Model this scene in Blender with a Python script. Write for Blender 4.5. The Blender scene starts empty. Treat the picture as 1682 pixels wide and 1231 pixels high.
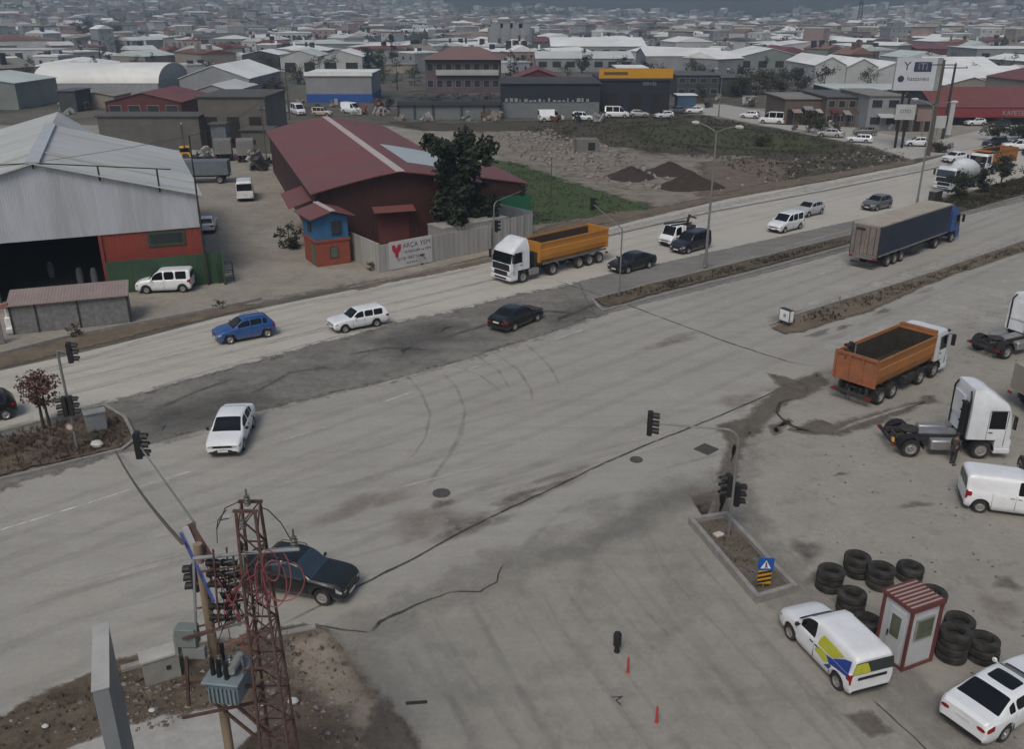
import bpy, bmesh, math, random
from mathutils import Vector, Matrix, noise
from mathutils.geometry import tessellate_polygon
R = math.radians
random.seed(7)
sc = bpy.context.scene
COL = sc.collection

# ------------------------------------------------------------ camera, sky, sun, exposure
FPX, PITCH, CH = 1460.0, R(22.2), 21.0
cam = bpy.data.cameras.new('camera')
cam.sensor_fit = 'HORIZONTAL'; cam.sensor_width = 36.0
cam.lens = 36.0 * FPX / 1682.0
cam.clip_start = 0.5; cam.clip_end = 30000
co = bpy.data.objects.new('camera', cam); COL.objects.link(co)
co.location = (0, 0, CH); co.rotation_euler = (R(90) - PITCH, 0, 0)
sc.camera = co
SUN_EL, SUN_AZ = 52.0, 200.0           # overcast: soft light from high behind the camera
w = bpy.data.worlds.new('World'); sc.world = w; w.use_nodes = True
nt = w.node_tree
bg = nt.nodes['Background']; sky = nt.nodes.new('ShaderNodeTexSky')
sky.sky_type = 'NISHITA'; sky.sun_disc = False
sky.sun_elevation = R(SUN_EL); sky.sun_rotation = R(SUN_AZ)
sky.air_density = 1.0; sky.dust_density = 5.0; sky.ozone_density = 1.5
bg.inputs['Strength'].default_value = 0.082
nt.links.new(sky.outputs[0], bg.inputs[0])
sl = bpy.data.lights.new('sun', 'SUN'); sl.energy = 1.5; sl.angle = R(22); sl.color = (1.0, 0.955, 0.87)
so = bpy.data.objects.new('sun', sl); COL.objects.link(so)
so.rotation_euler = (R(90 - SUN_EL), 0, R(180 - SUN_AZ))
vs = sc.view_settings
vs.view_transform = 'Standard'; vs.look = 'None'; vs.exposure = 0.14; vs.gamma = 1.0
sc.render.engine = 'CYCLES'
sc.cycles.max_bounces = 6; sc.cycles.transparent_max_bounces = 24; sc.cycles.volume_bounces = 1
sc.cycles.use_denoising = True

# ------------------------------------------------------------ surveying helpers
_c, _s = math.cos(PITCH), math.sin(PITCH)
def at(px, py, z=0.0):
    """point of the height-z plane seen along a sight line of the survey photo"""
    u = (px - 841) / FPX; v = (615.5 - py) / FPX
    t = (z - CH) / (-_s + v * _c)
    return Vector((u * t, (_c + v * _s) * t, z))
def onplane(px, py, Y):
    u = (px - 841) / FPX; v = (615.5 - py) / FPX
    t = Y / (_c + v * _s)
    return Vector((u * t, Y, CH + (-_s + v * _c) * t))
def high(px, py, py2):
    """height of a thing standing at (px,py) whose top is at row py2"""
    g = at(px, py); v = (615.5 - py2) / FPX
    t = g.y / (_c + v * _s)
    return CH + (-_s + v * _c) * t
def adir(az):
    return Vector((math.sin(R(az)), math.cos(R(az)), 0))
def rz_of(az):
    return R(90 - az)

# ------------------------------------------------------------ materials
MATS = {}
def _new(name):
    m = bpy.data.materials.new(name); m.use_nodes = True
    t = m.node_tree; p = t.nodes['Principled BSDF']
    return m, t, p
def _noise(t, vec, scale, detail=4, rough=.6, dist=0):
    n = t.nodes.new('ShaderNodeTexNoise'); n.inputs['Scale'].default_value = scale
    n.inputs['Detail'].default_value = detail; n.inputs['Roughness'].default_value = rough
    n.inputs['Distortion'].default_value = dist
    if vec is not None: t.links.new(vec, n.inputs['Vector'])
    return n.outputs['Fac']
def _map(t, vec, scale=(1, 1, 1), rz=0):
    m = t.nodes.new('ShaderNodeMapping'); m.inputs['Scale'].default_value = scale
    m.inputs['Rotation'].default_value = (0, 0, rz); t.links.new(vec, m.inputs['Vector'])
    return m.outputs[0]
def _rng(t, v, a, b, c=0., d=1.):
    m = t.nodes.new('ShaderNodeMapRange'); m.inputs[1].default_value = a; m.inputs[2].default_value = b
    m.inputs[3].default_value = c; m.inputs[4].default_value = d; t.links.new(v, m.inputs[0])
    return m.outputs[0]
def _mix(t, f, a, b):
    m = t.nodes.new('ShaderNodeMix'); m.data_type = 'RGBA'
    for k, x in ((0, f), (6, a), (7, b)):
        if hasattr(x, 'links') or hasattr(x, 'is_linked'): t.links.new(x, m.inputs[k])
        elif k == 0: m.inputs[0].default_value = x
        else: m.inputs[k].default_value = (x[0], x[1], x[2], 1)
    return m.outputs[2]
def _math(t, op, a, b=None):
    m = t.nodes.new('ShaderNodeMath'); m.operation = op
    for k, x in ((0, a), (1, b)):
        if x is None: continue
        if isinstance(x, (int, float)): m.inputs[k].default_value = x
        else: t.links.new(x, m.inputs[k])
    return m.outputs[0]
def sc3(c, k): return tuple(max(0, min(1, x * k)) for x in c[:3])
def pm(name, col, rough=.7, metal=0., var=.2, scale=1.2, dirt=None, dirt_amt=.35, bump=0., bscale=20, coat=0.,
       wave=None, wave_scale=6., wave_bump=.3, stretch=(1, 1, 1), spec=.5, wave_dark=0., low=None):
    """weathered painted / metal / masonry surface"""
    if name in MATS: return MATS[name]
    m, t, p = _new(name)
    tc = t.nodes.new('ShaderNodeTexCoord').outputs['Object']
    v = _map(t, tc, stretch)
    n = _noise(t, v, scale, 5, .65)
    c = _mix(t, _rng(t, n, .3, .7), sc3(col, 1 - var), sc3(col, 1 + var))
    if dirt:
        n2 = _noise(t, v, scale * .45, 6, .7, .5)
        c = _mix(t, _rng(t, n2, .42, .72, 0, dirt_amt), c, dirt)
    if low:      # road dust thrown up on the lower flanks
        sx = t.nodes.new('ShaderNodeSeparateXYZ'); t.links.new(tc, sx.inputs[0])
        hgt = _math(t, 'ADD', sx.outputs[2], _math(t, 'MULTIPLY', _noise(t, tc, 2.5, 5, .7), low * .8))
        c = _mix(t, _rng(t, hgt, low * .75, low * 1.6, .55, 0), c, (.235, .215, .18))
    h = None
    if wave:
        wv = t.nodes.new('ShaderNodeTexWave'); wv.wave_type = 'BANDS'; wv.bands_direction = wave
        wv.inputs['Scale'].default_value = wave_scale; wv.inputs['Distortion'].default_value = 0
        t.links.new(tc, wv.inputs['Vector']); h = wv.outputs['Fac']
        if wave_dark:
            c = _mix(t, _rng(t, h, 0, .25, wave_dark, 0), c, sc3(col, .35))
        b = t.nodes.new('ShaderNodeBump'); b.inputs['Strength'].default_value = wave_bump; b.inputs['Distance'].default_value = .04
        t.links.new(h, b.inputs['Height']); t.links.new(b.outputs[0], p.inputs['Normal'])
    elif bump:
        b = t.nodes.new('ShaderNodeBump'); b.inputs['Strength'].default_value = bump; b.inputs['Distance'].default_value = .03
        t.links.new(_noise(t, tc, bscale, 3), b.inputs['Height']); t.links.new(b.outputs[0], p.inputs['Normal'])
    t.links.new(c, p.inputs['Base Color'])
    p.inputs['Roughness'].default_value = rough; p.inputs['Metallic'].default_value = metal
    p.inputs['Coat Weight'].default_value = coat; p.inputs['Coat Roughness'].default_value = .12
    p.inputs['Specular IOR Level'].default_value = spec
    MATS[name] = m
    return m
def gm(name, col, col2, scale=.35, col3=None, thr=(.5, .62), streak=None, streak_amt=.3, streak_col=None, grain=.18, grain_scale=6,
       edge=None, alpha=1.0, feather=.5, nz=1.6, bump=.3, rough=.93):
    """ground surface; edge='rag' ragged border, 'soft' faded border, both from the 'edge' attribute"""
    if name in MATS: return MATS[name]
    m, t, p = _new(name)
    tc = t.nodes.new('ShaderNodeTexCoord').outputs['Object']
    c = _mix(t, _rng(t, _noise(t, tc, scale, 8, .68), .36, .64), col, col2)
    if streak is not None:
        v = _map(t, tc, (.035, 1.1, 1), -rz_of(streak))
        s = _noise(t, v, 1.0, 6, .62)
        c = _mix(t, _rng(t, s, .46, .74, 0, streak_amt), c, streak_col or sc3(col, .55))
        v2 = _map(t, tc, (.02, .45, 1), -rz_of(streak))
        s2 = _noise(t, v2, 1.3, 3, .5)
        c = _mix(t, _rng(t, s2, .55, .75, 0, streak_amt * .7), c, sc3(col2, 1.2))
    if col3:
        c = _mix(t, _rng(t, _noise(t, tc, scale * 1.9, 8, .7, .8), thr[0], thr[1]), c, col3)
    g = _noise(t, tc, grain_scale, 6, .75)
    c = _mix(t, _rng(t, g, .35, .65), _mix(t, grain, c, (0, 0, 0)), c)
    g2 = _noise(t, tc, grain_scale * .22, 6, .7)
    c = _mix(t, _rng(t, g2, .4, .7, 0, min(.8, grain * 1.5)), c, sc3(col2, 1.22))
    g3 = _noise(t, tc, grain_scale * .45, 7, .75, .6)
    c = _mix(t, _rng(t, g3, .5, .72, 0, min(.7, grain * 1.6)), c, sc3(col, .62))
    t.links.new(c, p.inputs['Base Color']); p.inputs['Roughness'].default_value = rough
    p.inputs['Specular IOR Level'].default_value = .25
    if bump:
        b = t.nodes.new('ShaderNodeBump'); b.inputs['Strength'].default_value = bump; b.inputs['Distance'].default_value = .06
        t.links.new(g, b.inputs['Height']); t.links.new(b.outputs[0], p.inputs['Normal'])
    if edge:
        at_ = t.nodes.new('ShaderNodeAttribute'); at_.attribute_name = 'edge'
        e = at_.outputs['Fac']
        nn = _noise(t, tc, nz, 7, .7)
        if edge == 'rag':
            a = _rng(t, _math(t, 'ADD', e, _math(t, 'MULTIPLY', _math(t, 'SUBTRACT', nn, .5), 1.7)), .5 - feather * .5, .5 + feather * .5, 0, alpha)
        else:
            a = _math(t, 'MULTIPLY', _math(t, 'MULTIPLY', e, _rng(t, nn, .25, .65)), alpha)
        tr = t.nodes.new('ShaderNodeBsdfTransparent'); mx = t.nodes.new('ShaderNodeMixShader')
        t.links.new(a, mx.inputs[0]); t.links.new(tr.outputs[0], mx.inputs[1]); t.links.new(p.outputs[0], mx.inputs[2])
        t.links.new(mx.outputs[0], t.nodes['Material Output'].inputs['Surface'])
    MATS[name] = m
    return m

# ------------------------------------------------------------ mesh builder
class MB:
    def __init__(s): s.v = []; s.f = []; s.mi = []; s.M = None
    def add(s, vs, fs, mi=0):
        o = len(s.v)
        for p in vs:
            p = Vector(p)
            s.v.append(s.M @ p if s.M else p)
        for f in fs: s.f.append([i + o for i in f]); s.mi.append(mi)
        return s
    def bx(s, x0, x1, y0, y1, z0, z1, mi=0):
        return s.add([(x0, y0, z0), (x1, y0, z0), (x1, y1, z0), (x0, y1, z0), (x0, y0, z1), (x1, y0, z1), (x1, y1, z1), (x0, y1, z1)],
                     [(3, 2, 1, 0), (4, 5, 6, 7), (0, 1, 5, 4), (1, 2, 6, 5), (2, 3, 7, 6), (3, 0, 4, 7)], mi)
    def cyl(s, p0, p1, r0, r1=None, n=10, mi=0, caps=True):
        p0 = Vector(p0); p1 = Vector(p1); r1 = r0 if r1 is None else r1
        d = (p1 - p0).normalized(); a = d.orthogonal().normalized(); b = d.cross(a)
        vs = [p0 + (a * math.cos(2 * math.pi * i / n) + b * math.sin(2 * math.pi * i / n)) * r0 for i in range(n)]
        vs += [p1 + (a * math.cos(2 * math.pi * i / n) + b * math.sin(2 * math.pi * i / n)) * r1 for i in range(n)]
        fs = [(i, (i + 1) % n, n + (i + 1) % n, n + i) for i in range(n)]
        if caps: fs += [tuple(range(n))[::-1], tuple(range(n, 2 * n))]
        return s.add(vs, fs, mi)
    def tube(s, pts, r, n=6, mi=0):
        for a, b in zip(pts[:-1], pts[1:]): s.cyl(a, b, r, r, n, mi)
        return s
    def bar(s, p0, p1, w, h=None, mi=0):
        """square section bar from p0 to p1"""
        p0 = Vector(p0); p1 = Vector(p1); h = h or w
        d = (p1 - p0).normalized(); a = d.cross(Vector((0, 0, 1)))
        if a.length < .05: a = Vector((1, 0, 0))
        a.normalize(); b = a.cross(d); a *= w / 2; b *= h / 2
        vs = [p + i * a + j * b for p in (p0, p1) for i, j in ((-1, -1), (1, -1), (1, 1), (-1, 1))]
        return s.add(vs, [(3, 2, 1, 0), (4, 5, 6, 7), (0, 1, 5, 4), (1, 2, 6, 5), (2, 3, 7, 6), (3, 0, 4, 7)], mi)
    def lathe(s, prof, c=(0, 0, 0), axis='Z', n=20, mi=0, sq=1.0):
        vs = []; k = len(prof)
        for i in range(n):
            a = 2 * math.pi * i / n; ca, sa = math.cos(a), math.sin(a)
            for r, z in prof:
                if axis == 'Z': q = (r * ca, r * sa * sq, z)
                elif axis == 'Y': q = (r * ca, z, r * sa)
                else: q = (z, r * ca, r * sa)
                vs.append((c[0] + q[0], c[1] + q[1], c[2] + q[2]))
        fs = [(i * k + j, ((i + 1) % n) * k + j, ((i + 1) % n) * k + j + 1, i * k + j + 1) for i in range(n) for j in range(k - 1)]
        return s.add(vs, fs, mi)
    def prism(s, poly, y0, y1, plane='XZ', mi=0):
        """polygon in a plane extruded along the third axis from y0 to y1"""
        n = len(poly)
        def q(a, b, h): return (a, h, b) if plane == 'XZ' else ((h, a, b) if plane == 'YZ' else (a, b, h))
        vs = [q(a, b, y0) for a, b in poly] + [q(a, b, y1) for a, b in poly]
        fs = [(i, (i + 1) % n, n + (i + 1) % n, n + i) for i in range(n)]
        tri = tessellate_polygon([[Vector((a, b, 0)) for a, b in poly]])
        fs += [tuple(t) for t in tri] + [tuple(i + n for i in t)[::-1] for t in tri]
        return s.add(vs, fs, mi)
    def build(s, name, mats, parent=None, smooth=True, angle=35, loc=None, rz=None, bevel=0, weld=False):
        me = bpy.data.meshes.new(name)
        me.from_pydata([tuple(p) for p in s.v], [], s.f)
        if not isinstance(mats, (list, tuple)): mats = [mats]
        for m in mats: me.materials.append(m)
        if len(mats) > 1: me.polygons.foreach_set('material_index', s.mi)
        bm = bmesh.new(); bm.from_mesh(me)
        if weld: bmesh.ops.remove_doubles(bm, verts=bm.verts, dist=2e-4)
        bmesh.ops.recalc_face_normals(bm, faces=bm.faces)
        bm.to_mesh(me); bm.free()
        if smooth:
            me.shade_smooth()
            me.set_sharp_from_angle(angle=R(angle))
        o = bpy.data.objects.new(name, me); COL.objects.link(o)
        if parent: o.parent = parent
        if loc is not None: o.location = loc
        if rz is not None: o.rotation_euler = (0, 0, rz)
        if bevel:
            b = o.modifiers.new('bevel', 'BEVEL'); b.width = bevel; b.segments = 2; b.limit_method = 'ANGLE'; b.angle_limit = R(40)
        return o
def empty(name, loc=(0, 0, 0), rz=0):
    o = bpy.data.objects.new(name, None); COL.objects.link(o)
    o.location = loc; o.rotation_euler = (0, 0, rz); o.empty_display_size = .3
    return o
def tag(o, label, cat, group=None):
    o['label'] = label; o['category'] = cat
    if group: o['group'] = group
    return o
def thing(name, label, cat, loc=(0, 0, 0), az=90, group=None):
    return tag(empty(name, loc, rz_of(az)), label, cat, group)
def struct(o): o['kind'] = 'structure'; return o
def dup(root, loc, az=None, label=None, group=None):
    def rec(o, parent):
        c = o.copy(); COL.objects.link(c); c.parent = parent
        for ch in [x for x in KIDS.get(o.name, [])]: rec(ch, c)
        return c
    if not KIDS_READY.get(root.name):
        for x in list(root.children_recursive) + [root]:
            KIDS[x.name] = list(x.children)
        KIDS_READY[root.name] = True
    r = rec(root, None); r.location = loc
    if az is not None: r.rotation_euler = (0, 0, rz_of(az))
    if label: r['label'] = label
    if group: r['group'] = group
    return r
KIDS = {}; KIDS_READY = {}
def text_mesh(txt, size, name, mat, parent, loc, rot, extrude=.004):
    cu = bpy.data.curves.new(name, 'FONT'); cu.body = txt; cu.size = size; cu.extrude = extrude
    cu.align_x = 'CENTER'; cu.align_y = 'CENTER'
    tmp = bpy.data.objects.new(name, cu); COL.objects.link(tmp)
    dg = bpy.context.evaluated_depsgraph_get(); dg.update()
    me = bpy.data.meshes.new_from_object(tmp.evaluated_get(dg))
    COL.objects.unlink(tmp); bpy.data.objects.remove(tmp)
    me.name = name; me.materials.clear(); me.materials.append(mat)
    o = bpy.data.objects.new(name, me); COL.objects.link(o); o.parent = parent
    o.location = loc; o.rotation_euler = rot
    return o
# ============================================================ GROUND
RD = 48.0                                # bearing of the highway
G_asph = gm('dusty_asphalt', (.315, .302, .271), (.365, .352, .317), .09, streak=RD, streak_amt=.3, streak_col=(.2, .195, .185), grain=.12, grain_scale=5, bump=.15)
G_far = gm('pale_dusty_asphalt', (.42, .40, .355), (.475, .453, .405), .1, streak=RD, streak_amt=.3, streak_col=(.28, .27, .25), grain=.1, grain_scale=4, bump=.1)
G_yard = gm('compacted_yard', (.285, .27, .236), (.335, .318, .28), .12, col3=(.22, .212, .198), thr=(.55, .8), grain=.16, grain_scale=3.5, bump=.25, edge='rag', feather=.8, nz=.8)
G_side = gm('worn_side_road', (.275, .262, .23), (.325, .309, .274), .12, streak=-28, streak_amt=.35, streak_col=(.2, .195, .18), grain=.16, grain_scale=5, bump=.2, edge='rag', feather=1.0, nz=.5)
G_dirt = gm('beige_dirt', (.27, .245, .205), (.335, .31, .265), .15, col3=(.2, .175, .145), thr=(.5, .75), grain=.22, grain_scale=2.5, bump=.5, edge='rag', feather=.7, nz=.9)
G_soil = gm('dark_soil', (.085, .066, .048), (.15, .12, .088), .5, col3=(.055, .055, .035), thr=(.52, .7), grain=.4, grain_scale=4, bump=.8, edge='rag', feather=.35, nz=1.6)
G_brown = gm('brown_verge', (.125, .098, .07), (.195, .158, .118), .4, col3=(.1, .085, .06), thr=(.55, .7), grain=.3, grain_scale=3, bump=.7, edge='rag', feather=.5, nz=1.2)
G_med = gm('broken_median_asphalt', (.165, .157, .141), (.24, .229, .205), .3, col3=(.12, .115, .105), thr=(.5, .72), streak=RD, streak_amt=.5, streak_col=(.09, .088, .085), grain=.3, grain_scale=3, bump=.4, edge='rag', feather=.4, nz=1.2)
G_medg = gm('grey_shoulder', (.19, .183, .17), (.24, .232, .215), .2, streak=RD, streak_amt=.4, grain=.2, grain_scale=4, bump=.2, edge='rag', feather=.5)
G_scrub = gm('dark_scrub_ground', (.05, .044, .031), (.092, .08, .056), .12, col3=(.082, .085, .042), thr=(.55, .66), grain=.35, grain_scale=1.2, bump=.8, edge='rag', feather=.6, nz=.35)
G_green = gm('green_grass_ground', (.045, .075, .03), (.075, .105, .042), .25, col3=(.15, .13, .09), thr=(.6, .7), grain=.3, grain_scale=1.6, bump=.8, edge='rag', feather=.5, nz=.6)
G_conc = gm('pale_concrete_slab', (.34, .33, .31), (.4, .39, .365), .3, col3=(.25, .24, .22), thr=(.55, .7), grain=.2, grain_scale=4, bump=.2, edge='rag', feather=.35, nz=1.4)
G_base = gm('town_ground', (.10, .092, .078), (.17, .155, .13), .02, col3=(.055, .06, .04), thr=(.46, .6), grain=.25, grain_scale=.4, bump=0)
G_patch = gm('asphalt_patch', (.212, .204, .19), (.255, .246, .228), .3, streak=RD + 10, streak_amt=.3, grain=.12, bump=.1, edge='soft', alpha=.35, nz=.8)
G_stain = gm('oil_stain', (.085, .075, .066), (.12, .108, .096), .8, grain=.3, bump=0, edge='soft', alpha=.6, nz=1.6)
G_stainr = gm('reddish_stain', (.25, .205, .185), (.3, .25, .225), .6, grain=.2, bump=0, edge='soft', alpha=.6, nz=.9)
G_wet = gm('damp_dark_patch', (.12, .103, .085), (.175, .155, .13), .8, grain=.3, bump=0, edge='rag', feather=.6, alpha=.85, nz=1.3)
G_skid = gm('tyre_rubber_mark', (.13, .128, .122), (.17, .165, .158), 1.2, grain=.2, bump=0, edge='soft', alpha=.24, nz=.9)
G_crack = gm('crack_filler', (.035, .032, .03), (.07, .065, .06), 2.0, grain=.3, bump=0, edge='soft', alpha=1.3, nz=2.0)
G_paint = gm('worn_road_paint', (.62, .61, .58), (.7, .69, .66), 2.0, grain=.15, bump=0, edge='soft', alpha=1.0, nz=1.1)
G_dustl = gm('faint_pale_dust', (.42, .405, .37), (.48, .46, .42), .4, grain=.1, bump=0, edge='soft', alpha=.22, nz=.4)
G_skidl = gm('faint_tyre_mark', (.15, .147, .138), (.19, .185, .175), 1.2, grain=.2, bump=0, edge='soft', alpha=.11, nz=.6)
G_dust = gm('pale_dust', (.46, .445, .41), (.52, .5, .46), .4, grain=.1, bump=0, edge='soft', alpha=.75, nz=.35)

def densify(pts, step, jit, closed=True):
    out = []; n = len(pts); rng = range(n if closed else n - 1)
    for i in rng:
        a = Vector(pts[i]); b = Vector(pts[(i + 1) % n]); d = (b - a).length
        k = max(1, min(60, int(d / step)))
        nrm = Vector((-(b - a).y, (b - a).x, 0)); nrm = nrm.normalized() if nrm.length else nrm
        for j in range(k):
            p = a.lerp(b, j / k)
            s = noise.noise(Vector((p.x * .35, p.y * .35, 3.3))) + .5 * noise.noise(Vector((p.x * 1.3, p.y * 1.3, 7.1)))
            out.append(p + nrm * s * jit)
    if not closed: out.append(Vector(pts[-1]))
    return out
def sheet(name, px, m, z=.004, jit=.3, rim=0.0, step=2.0, world=False, parent=None):
    pts = [Vector(p) if world else at(*p) for p in px]
    for p in pts: p.z = 0
    pts = densify(pts, step, jit)
    area = sum(a.x * b.y - b.x * a.y for a, b in zip(pts, pts[1:] + pts[:1]))
    if area < 0: pts.reverse()
    n = len(pts)
    me = bpy.data.meshes.new(name); vs = []; fs = []; ed = []
    if rim > 0:
        inner = []
        for i in range(n):
            t = (pts[(i + 1) % n] - pts[i - 1]); nn = Vector((-t.y, t.x, 0))
            nn = nn.normalized() if nn.length > 1e-6 else nn
            inner.append(pts[i] + nn * rim)
        outer = [pts[i] * 2 - inner[i] for i in range(n)]
        vs = [Vector((p.x, p.y, z)) for p in inner] + [Vector((p.x, p.y, z)) for p in outer]
        ed = [1.] * n + [0.] * n
        fs = [(i, (i + 1) % n, n + (i + 1) % n, n + i)[::-1] for i in range(n)]
        fill = inner
    else:
        vs = [Vector((p.x, p.y, z)) for p in pts]; ed = [1.] * n; fill = pts
    fs += [tuple(t) for t in tessellate_polygon([fill])]
    me.from_pydata(vs, [], fs); me.materials.append(m)
    a = me.attributes.new('edge', 'FLOAT', 'POINT'); a.data.foreach_set('value', ed)
    bm = bmesh.new(); bm.from_mesh(me)
    for f in bm.faces:
        if f.normal.z < 0: f.normal_flip()
    bm.to_mesh(me); bm.free()
    o = bpy.data.objects.new(name, me); COL.objects.link(o)
    if parent: o.parent = parent
    else: struct(o)
    return o
def strip(name, px, w, m, z=.02, step=.6, jit=.05, w1=None, world=False, parent=None, soft_end=True):
    pts = [Vector(p) if world else at(*p) for p in px]
    for p in pts: p.z = 0
    pts = densify(pts, step, jit, False)
    n = len(pts); vs = []; ed = []; fs = []
    for i, p in enumerate(pts):
        t = pts[min(i + 1, n - 1)] - pts[max(i - 1, 0)]; nn = Vector((-t.y, t.x, 0)).normalized()
        k = i / max(1, n - 1); ww = w if w1 is None else w + (w1 - w) * k
        e = min(1, min(k, 1 - k) * 8) if soft_end else 1
        ww *= 1 + .55 * noise.noise(Vector((p.x * .9, p.y * .9, w * 9)))
        for q, ee in ((-1, 0), (-.5, 1), (.5, 1), (1, 0)):
            vs.append(p + nn * ww * q * .5 + Vector((0, 0, z))); ed.append(ee * e)
        if i:
            b = (i - 1) * 4
            for j in range(3): fs.append((b + j, b + j + 1, b + 5 + j, b + 4 + j)[::-1])
    me = bpy.data.meshes.new(name); me.from_pydata([tuple(v) for v in vs], [], fs); me.materials.append(m)
    a = me.attributes.new('edge', 'FLOAT', 'POINT'); a.data.foreach_set('value', ed)
    o = bpy.data.objects.new(name, me); COL.objects.link(o)
    if parent: o.parent = parent
    else: struct(o)
    return o
def blob(name, cx, cy, rx, ry, m, z, rot=0, parent=None, k=16):
    """soft-edged patch round a ground point (radii in metres)"""
    c = at(cx, cy); vs = [Vector((c.x, c.y, z))]; ed = [1.]; fs = []
    ca, sa = math.cos(R(90 - rot)), math.sin(R(90 - rot))
    for ring, e in ((.45, 1.), (1., 0.)):
        for i in range(k):
            a = 2 * math.pi * i / k; q = ring * (1 + .22 * math.sin(a * 3 + cx) + .15 * math.sin(a * 5 + cy))
            x, y = q * rx * math.cos(a), q * ry * math.sin(a)
            vs.append(Vector((c.x + x * ca - y * sa, c.y + x * sa + y * ca, z))); ed.append(e)
    for i in range(k):
        j = (i + 1) % k
        fs += [(0, 1 + i, 1 + j), (1 + i, 1 + k + i, 1 + k + j, 1 + j)]
    me = bpy.data.meshes.new(name); me.from_pydata([tuple(v) for v in vs], [], fs); me.materials.append(m)
    a = me.attributes.new('edge', 'FLOAT', 'POINT'); a.data.foreach_set('value', ed)
    o = bpy.data.objects.new(name, me); COL.objects.link(o); o.parent = parent
    return o

G_plot = gm('plot_dirt', (.21, .185, .15), (.28, .25, .208), .2, col3=(.105, .092, .068), thr=(.5, .62), grain=.3, grain_scale=1.5, bump=.6, edge='rag', feather=.7, nz=.6)
# the land: one sheet to beyond the hills
me = bpy.data.meshes.new('ground')
me.from_pydata([(-9000, -300, -.03), (9000, -300, -.03), (9000, 9000, -.03), (-9000, 9000, -.03)], [], [(0, 1, 2, 3)])
me.materials.append(G_base); ground = bpy.data.objects.new('ground', me); COL.objects.link(ground); struct(ground)

# surface sheets (lowest first)
yard = sheet('yard', [(-900, 640), (0, 600), (380, 505), (560, 470), (820, 432), (1000, 372), (1500, 262), (1682, 232), (1760, 205), (1682, 196), (1540, 185), (1400, 178), (1100, 178), (900, 188), (700, 198), (300, 205), (-100, 205), (-700, 250)], G_dirt, -.016, .6, rim=1.0, step=5)
plot = sheet('vacant_plot', [(745, 225), (900, 192), (1130, 186), (1300, 215), (1420, 235), (1510, 255), (1400, 290), (1250, 318), (1100, 345), (1000, 368), (900, 385), (865, 395), (850, 330), (800, 262)], G_plot, -.012, .8, rim=1.2, step=4)
scrub = sheet('scrub_field', [(860, 208), (1000, 192), (1150, 188), (1290, 215), (1420, 240), (1500, 262), (1380, 292), (1285, 305), (1290, 266), (1240, 256), (1080, 250), (1000, 240), (900, 228)], G_scrub, -.008, 2.5, rim=4, step=4)
gr1 = sheet('grass_patch', [(800, 262), (850, 268), (930, 298), (1010, 320), (1068, 340), (1040, 350), (960, 360), (880, 368), (862, 330)], G_green, -.008, 1.2, rim=1.6, step=2)
sheet('brown_field', [(1150, 268), (1240, 258), (1292, 264), (1290, 304), (1185, 322), (1150, 322), (1165, 300)], G_brown, -.006, 1.0, rim=1.5, step=2)
lawn = sheet('rough_grass', [(1030, 208), (1150, 203), (1330, 222), (1370, 240), (1300, 250), (1160, 242), (1060, 232)], gm('olive_grass', (.048, .056, .024), (.078, .085, .038), .25, grain=.3, grain_scale=1.6, bump=.6, edge='rag', feather=.8, nz=.4), -.004, 1.5, rim=3, step=3)
sheet('slip_road', [(1135, 171), (1190, 171), (1300, 190), (1450, 219), (1530, 232), (1600, 215), (1690, 196), (1690, 224), (1570, 250), (1500, 262), (1430, 241), (1290, 213), (1180, 191), (1120, 184)], gm('pale_slip_road', (.38, .365, .33), (.43, .41, .375), .1, grain=.1, grain_scale=3, bump=.1, edge='rag', feather=.8), -.003, .5, rim=.8, step=4)

sheet('dark_yard', [(440, 206), (470, 182), (640, 166), (850, 172), (1100, 172), (1128, 184), (1120, 194), (960, 202), (820, 205), (760, 212), (700, 214), (640, 206), (560, 200)], gm('dark_yard_ground', (.1, .09, .076), (.15, .136, .115), .12, col3=(.06, .057, .048), thr=(.5, .62), grain=.3, grain_scale=1.2, bump=.4, edge='rag', feather=.8, nz=.4), -.010, .8, rim=2, step=4)
sheet('scrub_bank', [(640, 200), (760, 203), (900, 198), (1040, 194), (1130, 188), (1130, 193), (1020, 203), (900, 212), (790, 216), (700, 214)], G_scrub, -.0045, 1.0, rim=2, step=4)
# carriageways
far_road = sheet('road', [(-500, 735), (0, 609), (120, 582), (230, 556), (360, 521), (480, 496), (600, 472), (700, 452), (810, 428), (880, 402), (1000, 374), (1100, 349), (1200, 326), (1350, 299), (1500, 270), (1570, 250), (1682, 226), (1900, 180), (2300, 94),
                       (2300, 121), (1900, 240), (1682, 300), (1530, 337), (1400, 366), (1165, 418), (1000, 457), (960, 465), (830, 493), (760, 510), (640, 537), (500, 574), (350, 614), (250, 643), (170, 667), (60, 692), (-500, 850)], G_far, 0, .25, step=4)
near_road = sheet('road', [(-500, 960), (0, 792), (200, 742), (330, 706), (420, 674), (640, 624), (760, 591), (900, 547), (985, 516), (1060, 497), (1240, 452), (1395, 409), (1580, 353), (1682, 326), (1900, 259), (2300, 131), (2700, 180),
                        (2300, 320), (2300, 900), (2300, 1800), (300, 1900), (-200, 1500), (-500, 1330)], G_asph, .002, .12, step=4)
median = sheet('median', [(-500, 850), (60, 690), (170, 664), (250, 640), (350, 611), (500, 571), (640, 534), (760, 507), (830, 490), (960, 462), (1000, 454), (1000, 512),
                        (985, 518), (900, 549), (760, 593), (640, 626), (420, 677), (330, 709), (200, 745), (-500, 965)], G_med, .006, .35, rim=.8, step=1.5)
med_r = sheet('median', [(950, 463), (1165, 415), (1400, 363), (1530, 334), (1640, 308), (1680, 300), (1682, 330), (1580, 355), (1395, 411), (1240, 454), (1060, 499), (980, 519)], G_medg, .008, .15, rim=.25, step=2)
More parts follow.
